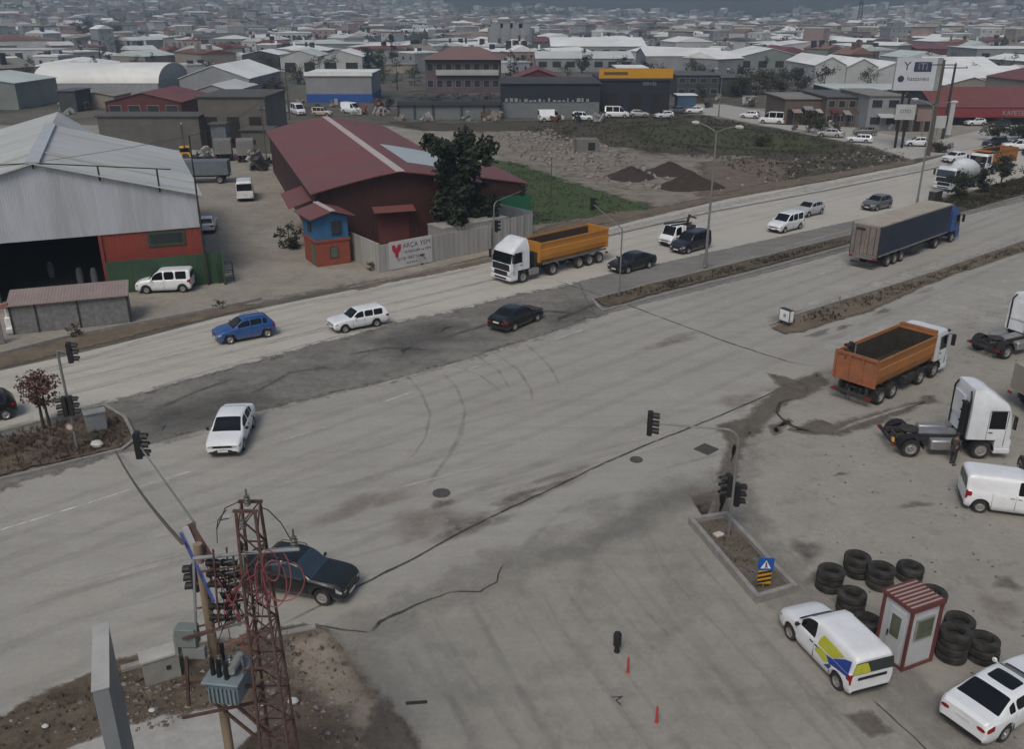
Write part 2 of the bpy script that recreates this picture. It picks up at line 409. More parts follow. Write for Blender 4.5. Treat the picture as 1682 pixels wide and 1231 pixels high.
soil_l = sheet('median_soil', [(-500, 862), (0, 722), (60, 712), (120, 690), (170, 672), (205, 690), (222, 722), (200, 738), (100, 765), (0, 785), (-500, 950)], G_soil, .13, .35, rim=.3, step=1)
soil_r = sheet('median_soil', [(975, 492), (1030, 478), (1100, 460), (1230, 430), (1395, 388), (1480, 364), (1490, 372), (1400, 399), (1240, 443), (1060, 488), (1003, 508)], G_soil, .12, .12, rim=.18, step=1)
grass_r = sheet('median_grass', [(1520, 338), (1545, 325), (1600, 313), (1682, 293), (1800, 262), (1800, 290), (1682, 320), (1595, 347), (1560, 352)], G_scrub, .12, .3, rim=.4, step=2)
# verges beyond the far carriageway
sheet('verge', [(-300, 690), (0, 606), (110, 578), (230, 548), (370, 517), (430, 502), (375, 500), (360, 508), (240, 528), (120, 552), (0, 580), (-300, 655)], G_brown, .006, .25, rim=.35, step=1.2)
sheet('verge', [(575, 474), (640, 458), (760, 430), (812, 418), (815, 428), (720, 449), (640, 464), (590, 478)], G_brown, .004, .2, rim=.3, step=1)
sheet('verge', [(860, 385), (900, 372), (1010, 347), (1060, 345), (1180, 320), (1260, 300), (1500, 262), (1505, 268), (1380, 292), (1200, 324), (1080, 352), (960, 374), (880, 395)], G_brown, .004, .5, rim=.6, step=2)
# verge on the near side, right
sheet('verge', [(1268, 541), (1300, 522), (1345, 508), (1420, 486), (1500, 461), (1600, 425), (1690, 396), (1900, 330), (1900, 345), (1690, 412), (1600, 440), (1520, 470), (1430, 512), (1370, 530), (1320, 547), (1290, 550)], G_brown, .10, .22, rim=.3, step=1.2)
# side road and yards on the near side
sheet('side_road', [(820, 935), (1000, 870), (1180, 780), (1230, 900), (1330, 1010), (1500, 1150), (1700, 1330), (1300, 1500), (700, 1500), (640, 1230), (560, 1060), (640, 1010)], G_side, .010, .4, rim=1.6, step=2)
sheet('yard', [(1300, 640), (1500, 560), (1682, 500), (2300, 420), (2300, 1400), (1760, 1300), (1500, 1130), (1340, 1000), (1240, 880), (1210, 790), (1235, 700)], G_yard, .006, .4, rim=1.2, step=2)
sheet('yard', [(1330, 556), (1440, 524), (1530, 490), (1682, 432), (1900, 350), (2200, 340), (1900, 480), (1560, 560), (1440, 590), (1340, 580)], G_dust, .014, .3, rim=1.5, step=2)
# bottom-left verge
sheet('verge', [(-400, 1320), (0, 1180), (90, 1133), (200, 1092), (300, 1062), (390, 1050), (470, 1036), (520, 1030), (545, 1058), (600, 1120), (660, 1190), (720, 1300), (760, 1600), (-400, 1800)], G_soil, .10, .35, rim=.3, step=.8)
sheet('sandy_patch', [(470, 1062), (525, 1045), (575, 1090), (640, 1170), (690, 1260), (640, 1300), (560, 1180), (500, 1120)], gm('sandy_soil', (.235, .195, .15), (.30, .255, .205), .5, col3=(.17, .14, .105), thr=(.55, .7), grain=.22, grain_scale=4, bump=.5, edge='rag', feather=.8, nz=1.4), .105, .4, rim=.5, step=.8)
sheet('concrete_slab', [(120, 1231), (210, 1198), (330, 1172), (385, 1160), (430, 1200), (370, 1250), (340, 1400), (0, 1500), (20, 1290)], G_conc, .112, .15, rim=.2, step=.8)
sheet('damp_mud', [(610, 1165), (640, 1150), (662, 1190), (690, 1240), (640, 1260), (600, 1225)], G_wet, .118, .3, rim=.3, step=.6)

for pts in ([(230, 690), (330, 655), (420, 640), (440, 662), (340, 700), (240, 722)], [(620, 560), (700, 535), (760, 530), (740, 560), (650, 590)], [(895, 525), (945, 500), (985, 498), (975, 516), (915, 535)]):
    sheet('dark_asphalt_patch', pts, gm('dark_asphalt', (.085, .084, .083), (.12, .118, .115), .6, grain=.3, bump=.2, edge='rag', feather=1.2, nz=.5, alpha=.42), .011, .3, rim=1.1, step=1)
for k in range(9):
    rr = random.Random(300 + k); x0 = 260 + k * 78; y0 = 668 - (x0 - 260) * .24
    strip('tyre_mark', [(x0, y0 + rr.uniform(-14, 18)), (x0 + 60, y0 - 14 + rr.uniform(-22, 12)), (x0 + 130, y0 - 28 + rr.uniform(-18, 14))], rr.uniform(.25, .6), G_skid if k % 2 else G_stain, .0135 + .0002 * k, step=.6, jit=.12, parent=near_road)
# ---- marks on the road surface, children of the carriageways
RP = near_road; RF = far_road
strip('edge_line', [(-100, 900), (0, 872), (120, 835), (250, 793), (350, 765)], .16, G_paint, .014, parent=RP)
for a, b in (((455, 727), (550, 698)), ((610, 668), (690, 640)), ((760, 610), (830, 588)), ((905, 560), (965, 540)), ((1185, 498), (1230, 486)), ((1265, 478), (1300, 468)), ((1340, 452), (1375, 442))):
    strip('lane_line', [a, b], .13, G_paint, .014, parent=RP)
strip('edge_line', [(200, 745), (330, 710), (420, 680), (640, 628), (760, 595), (900, 551), (985, 521)], .35, G_dust, .012, parent=RP, jit=.12)
strip('edge_line', [(1005, 522), (1240, 459), (1395, 416), (1580, 360), (1700, 328)], .3, G_dust, .012, parent=RP, jit=.1)
strip('edge_line', [(180, 660), (350, 606), (500, 567), (640, 530), (760, 504), (830, 486)], .35, G_dust, .010, parent=RF, jit=.12)
strip('edge_line', [(0, 632), (230, 562), (480, 502), (700, 458), (820, 434)], .9, G_dust, .010, parent=RF, jit=.15)
strip('shoulder_dust', [(1262, 528), (1345, 497), (1500, 450), (1690, 387)], 1.6, G_dust, .013, parent=RP, jit=.2)
strip('shoulder_dust', [(880, 412), (1000, 382), (1200, 334), (1500, 278), (1570, 262)], 2.2, G_dust, .010, parent=RF, jit=.2)
for pts, w_ in (([(725, 610), (752, 640), (764, 676), (757, 715), (735, 752), (705, 795), (690, 812)], .34), ([(668, 618), (692, 645), (706, 680), (700, 715), (682, 745), (660, 765)], .26),
              ([(782, 585), (820, 610), (838, 640)], .22), ([(808, 578), (850, 606), (872, 640), (876, 665)], .28), ([(860, 563), (890, 588), (910, 612), (920, 632)], .28), ([(735, 598), (790, 618), (830, 650)], .18),
              ([(980, 800), (900, 860), (780, 985)], .35), ([(1040, 830), (980, 900), (930, 1010)], .3), ([(700, 1050), (800, 1140), (880, 1260)], .3), ([(640, 1060), (750, 1160), (820, 1290)], .4),
              ([(830, 940), (960, 1080), (1090, 1250)], .5), ([(1050, 900), (1110, 1000), (1230, 1170), (1280, 1260)], .5), ([(1120, 880), (1200, 1000), (1330, 1140), (1420, 1260)], .45), ([(1180, 960), (1290, 1090), (1450, 1250)], .4)):
    strip('tyre_mark', pts, w_ * (.8 if pts[0][1] < 700 else 1), G_skid if pts[0][1] < 700 else G_skidl, .018, parent=RP, step=.4, jit=.06)
for side, p_, nz_, offs in ((1, at(640, 628), 138, (1.6, 3.3, 5.2, 6.9, 9.4, 11.0, 14.0)), (-1, at(640, 530), -42, (1.8, 3.5, 5.4, 7.1, 9.2))):
    for k, d_ in enumerate(offs):
        q = p_ + adir(nz_) * d_; rr = random.Random(k * 7 + side)
        strip('wheel_track', [q + adir(RD) * a_ + adir(nz_) * rr.uniform(-.25, .25) for a_ in (-75, -35, -5, 25, 60, 110)], .75, G_skidl, .0122 + .0003 * k, world=True, parent=RP if side > 0 else RF, step=2.5, jit=.08)
for k in range(30):          # faint dusty wear fanning down the side road
    rr = random.Random(700 + k); u = k / 29; x0 = 650 + 560 * u + rr.uniform(-20, 20); y0 = 1010 - 190 * u + rr.uniform(-15, 40)
    dx = 130 + 120 * u + rr.uniform(-25, 25)
    strip('tyre_mark', [(x0, y0), (x0 + dx * .28, y0 + 75), (x0 + dx * .75, y0 + 190), (x0 + dx * 1.35, y0 + 330), (x0 + dx * 2, y0 + 480)], rr.uniform(.12, .5), G_skidl if k % 2 else G_dustl, .0175 + .0002 * k, parent=RP, step=.8, jit=.07)
for k in range(26):
    rr = random.Random(k)
    x0 = rr.uniform(-150, 1150); y0 = rr.uniform(0, 1); off = 775 - x0 * .29 + y0 * 330
    L_ = rr.uniform(180, 460)
    strip('tyre_mark', [(x0, off), (x0 + L_ * .5, off - L_ * .5 * .285), (x0 + L_, off - L_ * .272)], rr.uniform(.2, .7), G_skidl if k % 3 else G_dust, .016 + .0002 * k, parent=RP, step=1.5, jit=.12)
for k in range(14):
    rr = random.Random(90 + k); x0 = rr.uniform(-100, 700); off = 690 - x0 * .262 - rr.uniform(8, 75) * (1 - x0 / 1400)
    L_ = rr.uniform(150, 400)
    strip('tyre_mark', [(x0, off), (x0 + L_, off - L_ * .235)], rr.uniform(.12, .3), G_skid, .012 + .0002 * k, parent=RF, step=1.5, jit=.12)
strip('joint_crack', [(440, 1040), (580, 968), (700, 908), (800, 853), (960, 778), (1060, 732), (1180, 685), (1270, 645), (1330, 612)], .14, G_crack, .024, parent=RP, step=.2, jit=.08)
strip('joint_crack', [(905, 458), (1050, 508), (1120, 535), (1210, 568), (1300, 596), (1350, 604)], .14, G_crack, .023, parent=RP, step=.25, jit=.12)
strip('joint_crack', [(608, 1040), (622, 1022), (650, 1008), (690, 992), (740, 975), (752, 978)], .2, G_crack, .024, parent=RP, step=.1, jit=.16, w1=.06)
strip('joint_crack', [(740, 975), (790, 975), (818, 958), (822, 942), (826, 925)], .09, G_crack, .024, parent=RP, step=.1, jit=.17)
strip('joint_crack', [(520, 1028), (560, 1036), (608, 1040)], .09, G_crack, .024, parent=RP, step=.15, jit=.1)
strip('joint_crack', [(1050, 850), (1060, 870), (1075, 905), (1110, 960)], .05, G_skid, .024, parent=RP, step=.2, jit=.1)
strip('joint_crack', [(1430, 1150), (1470, 1185), (1520, 1231), (1560, 1270)], .06, G_crack, .024, parent=RP, step=.2, jit=.12)
strip('asphalt_patch', [(1165, 800), (1040, 858), (940, 905), (840, 935)], 2.0, G_patch, .016, parent=RP, step=.8, jit=.2, w1=1.2)
for x, y, rx, ry, rot, m_ in ((890, 800, 2.6, .7, 60, G_stain), (850, 825, 1.6, .6, 60, G_stain), (770, 865, 2.2, .9, 55, G_stain), (930, 780, 1.8, .6, 55, G_stainr), (700, 860, 2.2, 1.4, 55, G_stainr),
                          (1215, 660, 1.8, 1.0, 50, G_stainr), (1290, 520, 2.5, .7, 50, G_stainr), (1160, 820, 1.6, 1.2, 20, G_stainr), (725, 829, .7, .4, 60, G_stain), (1105, 560, 3, .8, 50, G_stainr),
                          (1355, 872, .7, .2, 110, G_dust), (1345, 548, 1.6, .5, 50, G_stain), (1385, 538, 1.2, .4, 50, G_stain), (1520, 478, 1.8, .4, 48, G_stainr), (1450, 512, 1.5, .4, 48, G_stain), (1325, 905, 1.0, .8, 0, G_stain), (1345, 950, .9, .5, 40, G_stain), (1200, 880, .5, .5, 0, G_stain), (1655, 960, .6, .6, 0, G_stain), (1505, 830, 1.0, .3, 80, G_stain), (1380, 780, .6, .2, 70, G_stain), (1640, 1000, 1, .8, 0, G_stainr), (980, 830, 1.8, .8, 60, G_patch), (600, 830, 3, .9, 55, G_stainr)):
    blob('road_stain', x, y, rx, ry, m_, .020 + (x % 7) * .0004, rot, RP)
for pts, z_ in (([(1262, 652), (1300, 630), (1345, 612), (1362, 632), (1330, 650), (1290, 660), (1270, 680), (1250, 705), (1225, 720), (1232, 680)], .026), ([(1180, 700), (1225, 690), (1215, 760), (1200, 800), (1190, 860), (1172, 850), (1180, 790), (1195, 730)], .027),
              ([(1262, 615), (1290, 620), (1330, 635), (1325, 645), (1280, 634)], .028), ([(1265, 700), (1300, 688), (1296, 700), (1272, 716)], .026),
              ([(1290, 706), (1340, 690), (1372, 700), (1460, 672), (1530, 650), (1535, 660), (1460, 690), (1380, 716), (1330, 716)], .026), ([(1395, 1183), (1430, 1172), (1458, 1200), (1430, 1208)], .026)):
    s_ = sheet('damp_patch', pts, G_wet, z_, .25, rim=.35, step=.5, parent=RP)
strip('tyre_mark', [(1300, 655), (1280, 662), (1275, 680), (1300, 700), (1340, 712)], .25, G_crack, .03, parent=RP, step=.3, jit=.1)
# concrete ramp edge by the tipper lorry
strip('ramp_edge', [(1365, 712), (1440, 684), (1530, 655)], .3, G_dust, .032, parent=RP, step=.3, jit=.12)

# kerbs
M_kerb = pm('kerb_concrete', (.26, .25, .235), .9, var=.2, scale=2, dirt=(.14, .12, .1), bump=.3)
def kerb(px, w=.18, h=.15, world=False, z=0.0, name='kerb'):
    pts = densify([Vector(p) if world else at(*p) for p in px], 1.5, .04, False); b = MB()
    for i, (p, q) in enumerate(zip(pts[:-1], pts[1:])):
        jz = .012 * math.sin(i * 1.7)
        b.bar(p + Vector((0, 0, z + h / 2 + jz)), p.lerp(q, .985) + Vector((0, 0, z + h / 2 + jz)), w, h)
    o = b.build(name, M_kerb, smooth=False); return struct(o)
kerb([(-500, 965), (0, 790), (200, 741), (222, 724), (205, 688), (172, 668), (0, 712), (-500, 850)])
kerb([(972, 494), (1060, 470), (1230, 428), (1400, 386), (1500, 360)])
kerb([(972, 494), (990, 512), (1060, 494), (1240, 448), (1400, 404), (1500, 374)])
kerb([(1500, 345), (1530, 331), (1682, 296), (1800, 265)])
kerb([(1555, 357), (1600, 346), (1682, 322), (1800, 290)])
kerb([(870, 418), (1000, 388), (1165, 350), (1350, 315), (1510, 283), (1570, 268)])
kerb([(0, 583), (120, 553), (240, 530), (360, 508), (430, 492)], h=.2)
kerb([(575, 474), (690, 449), (812, 424)], h=.1)
kerb([(1265, 536), (1300, 520), (1420, 484), (1500, 459), (1690, 394)], h=.14)
kerb([(440, 1052), (520, 1034)], h=.16, w=.25)
M_iron = pm('cast_iron', (.07, .068, .065), .8, var=.3, scale=8)
for px, py, r_ in ((725, 811, .42), (1045, 756, .33)):
    c = at(px, py); o = MB().lathe([(0, .05), (r_ * .85, .05), (r_ * .86, .042), (r_, .045), (r_, .0)], (0, 0, 0), n=20).build('manhole_cover', M_iron, loc=(c.x, c.y, 0)); tag(o, 'round iron manhole cover in the %s' % ('middle of the junction near the long crack' if px < 900 else 'asphalt left of the square drain grate'), 'manhole cover')
c = at(1160, 739); b = MB()
for i in range(7): b.bx(-.42 + i * .13, -.36 + i * .13, -.4, .4, .0, .05)
b.bx(-.47, -.43, -.45, .45, 0, .055).bx(.43, .47, -.45, .45, 0, .055).bx(-.43, .43, -.45, -.41, 0, .055).bx(-.43, .43, .41, .45, 0, .055).bx(-.43, .43, -.41, .41, 0, .02)
tag(b.build('drain_grate', M_iron, loc=(c.x, c.y, 0), rz=rz_of(RD), smooth=False), 'square dark drain grate in the asphalt below the signal arm', 'drain grate')
# ============================================================ VEHICLE PARTS
def paint(name, col, rough=.32, coat=.5, dust=.25, low=.42): return pm(name, col, rough, 0, .05, 1.5, dirt=(.3, .285, .26), dirt_amt=dust, coat=coat, low=low)
P_white = paint('white_paint', (.76, .78, .80), dust=.2); P_lwhite = paint('white_lorry_paint', (.70, .73, .76), .4, .3, .3)
P_blue = paint('bright_blue_paint', (.008, .07, .25), dust=.1); P_black = paint('black_paint', (.008, .008, .009), .25, .35, .06)
P_dark = paint('dark_green_black_paint', (.006, .009, .010), .25, .35, .05); P_grey = paint('grey_paint', (.10, .103, .108), dust=.12); P_silver = paint('silver_paint', (.42, .43, .44))
P_cab = paint('blue_cab_paint', (.012, .06, .24), .4, .3, .12); P_red = paint('dull_red_paint', (.3, .03, .03)); P_yel = paint('yellow_paint', (.7, .38, .03)); P_navy = paint('navy_paint', (.008, .01, .018), .25, .35, .08)
P_beige = paint('beige_paint', (.42, .38, .31)); P_green = paint('dark_green_paint', (.02, .06, .04))
M_glass = pm('vehicle_glass', (.008, .009, .011), .1, var=.1, spec=.35); M_glassb = pm('bluish_windscreen', (.03, .05, .07), .08, var=.1, spec=.6)  # M_glassb: teal reflection on the glass painted into its base colour
M_trim = pm('black_plastic_trim', (.012, .012, .0125), .6, var=.2); M_tyre = pm('tyre_rubber', (.016, .0155, .015), .9, var=.3, scale=3, dirt=(.11, .10, .088), dirt_amt=.45)
M_rim = pm('alloy_rim', (.38, .38, .38), .4, .6, dirt=(.12, .1, .09)); M_steel = pm('dirty_steel_rim', (.3, .29, .28), .6, .3, dirt=(.14, .12, .1), dirt_amt=.6)
M_lamp = pm('headlight_glass', (.5, .52, .54), .12, .3, spec=.8); M_tail = pm('tail_light_red', (.25, .008, .008), .2); M_plate = pm('number_plate_white', (.6, .6, .58), .5)
M_chas = pm('chassis_black', (.022, .020, .019), .8, var=.4, scale=4, dirt=(.11, .095, .08), dirt_amt=.5); M_alu = pm('brushed_tank', (.4, .4, .4), .45, .7, dirt=(.2, .18, .16))
M_orange = pm('faded_orange_steel', (.38, .15, .032), .6, var=.14, scale=1.6, dirt=(.22, .11, .06), dirt_amt=.55); M_orang2 = pm('bright_orange_steel', (.50, .21, .03), .5, var=.1, scale=1.6, dirt=(.3, .14, .05), dirt_amt=.4)
M_orangr = pm('rusty_orange_steel', (.30, .105, .045), .75, var=.2, scale=1.8, dirt=(.17, .09, .06), dirt_amt=.75)
M_load = pm('residue_dirt', (.028, .024, .018), .95, var=.4, scale=2, dirt=(.06, .045, .03), bump=.6, bscale=6)
M_curtain = pm('navy_curtain_tarpaulin', (.010, .018, .042), .55, var=.25, scale=.6, dirt=(.03, .04, .06), dirt_amt=.4, wave='X', wave_scale=.75, wave_bump=.5)
M_roofcl = pm('beige_trailer_roof', (.36, .32, .27), .8, var=.12, scale=.8, dirt=(.24, .21, .18)); M_reardoor = pm('dirty_trailer_doors', (.20, .175, .16), .7, var=.2, scale=1.2, dirt=(.1, .08, .07), dirt_amt=.5)

def wheel(parent, x, y, r, wd, rim=None, n=22, cap=True):
    """wheel lying across the vehicle at (x, y), touching z=0"""
    s = 1 if y > 0 else -1; h = wd / 2
    prof = [(r * .60, -h * .8), (r * .68, -h), (r * .93, -h), (r, -h * .72), (r, h * .72), (r * .93, h), (r * .68, h), (r * .60, h * .8)]
    w_ = MB().lathe(prof, (0, 0, 0), 'Y', n).build('wheel', M_tyre, parent, loc=(x, y, r))
    q = s * h
    d = [(0, q * .35), (r * .16, q * .45), (r * .2, q * .78), (r * .36, q * .5), (r * .53, q * .55), (r * .62, q * .86), (r * .655, q * .92)]
    b = MB().lathe(d, (0, 0, 0), 'Y', n); b.lathe([(0, -q * .6), (r * .6, -q * .8)], (0, 0, 0), 'Y', n)
    b.build('rim', rim or M_rim, w_)
    return w_

def lerp_tab(tab, x):
    # monotone cubic through the table, so that panels curve instead of folding
    if x <= tab[0][0]: return tab[0][1]
    n = len(tab)
    if x >= tab[-1][0]: return tab[-1][1]
    d = [(tab[i + 1][1] - tab[i][1]) / (tab[i + 1][0] - tab[i][0]) for i in range(n - 1)]
    def m(i):
        if i == 0: return d[0]
        if i == n - 1: return d[-1]
        return 0. if d[i - 1] * d[i] <= 0 else 2 * d[i - 1] * d[i] / (d[i - 1] + d[i])
    for i in range(n - 1):
        a, b = tab[i][0], tab[i + 1][0]
        if x <= b:
            h = b - a; t = (x - a) / h; u, v = tab[i][1], tab[i + 1][1]
            return u * (1 + 2 * t) * (1 - t) ** 2 + m(i) * h * t * (1 - t) ** 2 + v * t * t * (3 - 2 * t) - m(i + 1) * h * t * t * (1 - t)

def car(name, label, cat, loc, az, paintm, S, group=None, rim=None, glass=None, lod=0):
    """lofted car body. S: L W top belt cab(x0 cowl,x1 roof front,x2 roof rear,x3 tail of glass) wheels(xf,xr,r) side(list of window spans)"""
    t = thing(name, label, cat, loc, az, group); glass = glass or M_glass
    L, W, top, belt = S['L'], S['W'], S['top'], S['belt']; xc, xrf, xrr, xg = S['cab']; xf, xr, r = S['wheels']; zb = S.get('zb', .2)
    roofw = S.get('roofw', .77); plan = S.get('plan', [(0, .85), (.12, .93), (.5, .985), (1.0, 1), (L - .7, 1), (L - .15, .94), (L, .88)]); Ra = r + .07
    xs = {0, .05, .14, .3, .5, L, L - .04, L - .12, L - .3, L - .5, xc, xrf, xrr, xg, (xc + xrf) / 2, (xrr + xg) / 2, xrf + .25, (xrf + xrr) / 2, xc * .5, xc * .8}
    for a, _ in top: xs.add(a)
    for k in range(1, int(L / (.13 if lod == 0 else .3))): xs.add(k * (.13 if lod == 0 else .3))
    for a, b_ in S['side']: xs.add(a); xs.add(b_)
    for xw in (xf, xr):
        for k in (-1, -.9, -.7, -.4, 0, .4, .7, .9, 1): xs.add(xw + Ra * k)
    xs = sorted(x for x in xs if 0 <= x <= L)
    q = [xs[0]]
    for x in xs[1:]:
        if x - q[-1] > .03: q.append(x)
    if q[-1] != L: q[-1] = L
    xs = q
    def cabf(x):
        if x <= xc or x >= xg: return 0.
        if x < xrf: return (x - xc) / (xrf - xc)
        if x > xrr: return (xg - x) / max(.01, xg - xrr)
        return 1.
    NJ = 11; rings = []
    for x in xs:
        tz = lerp_tab(top, x); bz = min(lerp_tab(belt, x), tz - .03); hw = W / 2 * lerp_tab(plan, x); c = cabf(x)
        if S.get('van_rear') and x > xrr: c = 1.
        zlow = zb + (.10 * (1 - min(1, x / .25))) + (.12 * (1 - min(1, (L - x) / .3)))
        za = 0
        for xw in (xf, xr):
            if abs(x - xw) <= Ra + 1e-6: za = max(za, r + math.sqrt(max(0, Ra * Ra - (x - xw) ** 2)))
        z1 = max(zlow, za); z2 = max(zlow + .1, za + .02); z3 = max((zb + bz) * .5 + .05, za + .06)
        bz = max(bz, z3 + .05)
        y6 = hw * .90 * (1 - c) + (W / 2 * roofw) * c; y7 = hw * .81 * (1 - c) + (W / 2 * roofw * .89) * c
        z5 = bz + .02 + .02 * c; z6 = max(bz + .025, tz - (.02 * (1 - c) + .085 * c)); z7 = max(bz + .03, tz - .012)
        y5 = hw * (.93 - .0 * c)
        rings.append([(0, z1), (hw * .90, z1), (hw * (.985 if za == 0 else 1.0), z2), (hw * (1.0 if za == 0 else 1.012), z3), (hw * 1.0, z3 + (bz - z3) * .38), (hw * .982, bz), (y5, z5), (y6, z6), (y7, z7), (y7 * .72, tz + .006), (0, tz + .012)])
    MBs = {}
    def put(part, vs, fs):
        MBs.setdefault(part, MB()).add(vs, fs)
    def vtx(i, j, s): y, z = rings[i][j]; return (L / 2 - xs[i], y * s, z)
    for i in range(len(xs) - 1):
        x0, x1 = xs[i], xs[i + 1]; xm = (x0 + x1) / 2
        for j in range(NJ - 1):
            part = 'body'
            if j == 6:
                for k, (a, b_) in enumerate(S['side']):
                    if a - .001 <= xm <= b_ + .001: part = 'side%d' % k
            if j in (7, 8, 9):
                if xc < xm < xrf and j > 7: part = 'windscreen'
                if xrr < xm < xg and j > 7 and not S.get('van_rear'): part = 'rear_window'
                if S.get('screen6') and xc < xm < xrf: part = 'windscreen'
                if S.get('sunroof') and j == 9 and S['sunroof'][0] < xm < S['sunroof'][1]: part = 'sunroof'
            if j == 4 and S.get('lampx', .32) > xm > .04: part = 'lampF'
            if j == 4 and L - S.get('tailx', .28) < xm < L - .03: part = 'lampR'
            if j in S.get('tailrows', ()) and xm > L - .10: part = 'lampR'
            if j == 0: part = 'under'
            for s in (1, -1):
                p = part + ('L' if s > 0 else 'R') if part[:4] in ('side', 'lamp') else part
                vs = [vtx(i, j, s), vtx(i + 1, j, s), vtx(i + 1, j + 1, s), vtx(i, j + 1, s)]
                put(p, vs, [(0, 1, 2, 3) if s < 0 else (3, 2, 1, 0)])
    cols = [-1, -.58, .58, 1]
    for end, i in (('F', 0), ('R', len(xs) - 1)):
        sgn = 1 if end == 'F' else -1
        for j in range(1, NJ - 1):
            for a, b_ in zip(cols, cols[1:]):
                out = abs(a + b_) > .5; part = 'body'
                if end == 'F':
                    if j == 4: part = 'lampF' + ('L' if a > 0 or b_ > .8 else 'R') if out else 'grille'
                    if j == 2 and not out: part = 'lower_grille'
                    if j == 1: part = 'bumper_trim'
                else:
                    if j == 4 and out and not S.get('tailrows'): part = 'lampR' + ('L' if b_ > .8 else 'R')
                    if j == 6 and S.get('van_rear'): part = 'rear_window'
                    if j == 1: part = 'bumper_trimR'
                y0, z0 = rings[i][j]; y1, z1 = rings[i][j + 1]; X = L / 2 - xs[i]
                bul = .03 * sgn if j in (1, 2) else 0
                vs = [(X, y0 * a, z0), (X, y0 * b_, z0), (X, y1 * b_, z1), (X, y1 * a, z1)]
                put(part, vs, [(0, 1, 2, 3)])
    um = MBs.pop('under')
    body = MBs['body']; o = body.build('body', paintm, t, angle=60, weld=True)
    um.build('underbody', M_trim, o, weld=True)
    two = S.get('livery')
    names = {'bumper_trimR': S.get('bumper', M_trim), 'windscreen': glass, 'rear_window': S.get('rearmat', M_glass), 'grille': M_trim, 'lower_grille': M_trim, 'bumper_trim': S.get('bumper', M_trim), 'sunroof': M_glass}
    for k, b in MBs.items():
        if k == 'body': continue
        if k[:4] == 'side': b.build('side_window', (two and k == two) and paintm or glass, t, weld=True)
        elif k[:5] == 'lampF': b.build('headlight', M_lamp, t, weld=True)
        elif k[:5] == 'lampR': b.build('tail_light', M_tail, t, weld=True)
        else: b.build(k.rstrip('R'), names[k], t, weld=True)
    # wheels, mirrors, plate, trim
    for xw in (xf, xr):
        for s in (1, -1): wheel(t, L / 2 - xw, s * (W / 2 - .115), r, .215, rim, n=20 if lod == 0 else 12)
    if lod < 2:
        xm = L / 2 - (xc + .28); zm = lerp_tab(belt, xc + .3) + .06
        for s in (1, -1):
            MB().lathe([(0, -.05), (.07, -.045), (.1, 0), (.08, .04), (0, .05)], (xm, s * (W / 2 + .09), zm + .03), 'X', 8, sq=.7).bar((xm, s * (W / 2 - .06), zm - .02), (xm, s * (W / 2 + .05), zm), .04).build('mirror', S.get('mirror', paintm), t)
        MB().bx(-L / 2 - .012, -L / 2 + .02, -.26, .26, S.get('platez', .62), S.get('platez', .62) + .11).build('number_plate', M_plate, t, smooth=False)
        MB().bx(L / 2 - .02, L / 2 + .012, -.26, .26, .36, .47).build('number_plate', M_plate, t, smooth=False)
    if lod == 0:
        for x in S.get('seams', ()):
            for s in (1, -1):
                b = MB()
                hw = W / 2 * lerp_tab(plan, x); bz = lerp_tab(belt, x)
                b.bx(L / 2 - x - .006, L / 2 - x + .006, s * hw * 1.0 - .012, s * hw * 1.0 + .008, zb + .14, (zb + bz) * .5 + .05)
                b.add([(L / 2 - x - .006, s * (hw * 1.0 + .004), (zb + bz) * .5 + .05), (L / 2 - x + .006, s * (hw + .004), (zb + bz) * .5 + .05), (L / 2 - x + .006, s * (hw * .985 + .004), bz), (L / 2 - x - .006, s * (hw * .985 + .004), bz)], [(0, 1, 2, 3)])
                b.build('door_seam', M_trim, t, smooth=False)
        for x in S.get('handles', ()):
            for s in (1, -1): MB().bx(L / 2 - x - .09, L / 2 - x + .09, s * (W / 2 * .99) - .01, s * (W / 2 * .99) + .03, lerp_tab(belt, x) - .13, lerp_tab(belt, x) - .10).build('door_handle', S.get('mirror', paintm), t, smooth=False)
    if lod == 0:
        for c in t.children_recursive:
            if c.type == 'MESH' and c.name.split('.')[0] in ('body', 'windscreen', 'rear_window', 'side_window', 'headlight', 'tail_light', 'grille', 'lower_grille', 'bumper_trim', 'sunroof'):
                m_ = c.modifiers.new('sub', 'SUBSURF'); m_.levels = m_.render_levels = 1; m_.boundary_smooth = 'ALL'
    t.scale = (S.get('scale', 1),) * 3
    if S.get('rails'):
        for s in (1, -1):
            b = MB(); y = s * W / 2 * roofw * .9
            z = lerp_tab(top, (xrf + xrr) / 2)
            b.tube([(L / 2 - xrf - .15, y, z - .03), (L / 2 - xrf - .3, y, z + .05), (L / 2 - xrr + .3, y, z + .05), (L / 2 - xrr + .15, y, z - .03)], .02, 6)
            b.build('roof_rail', M_trim, t)
    return t

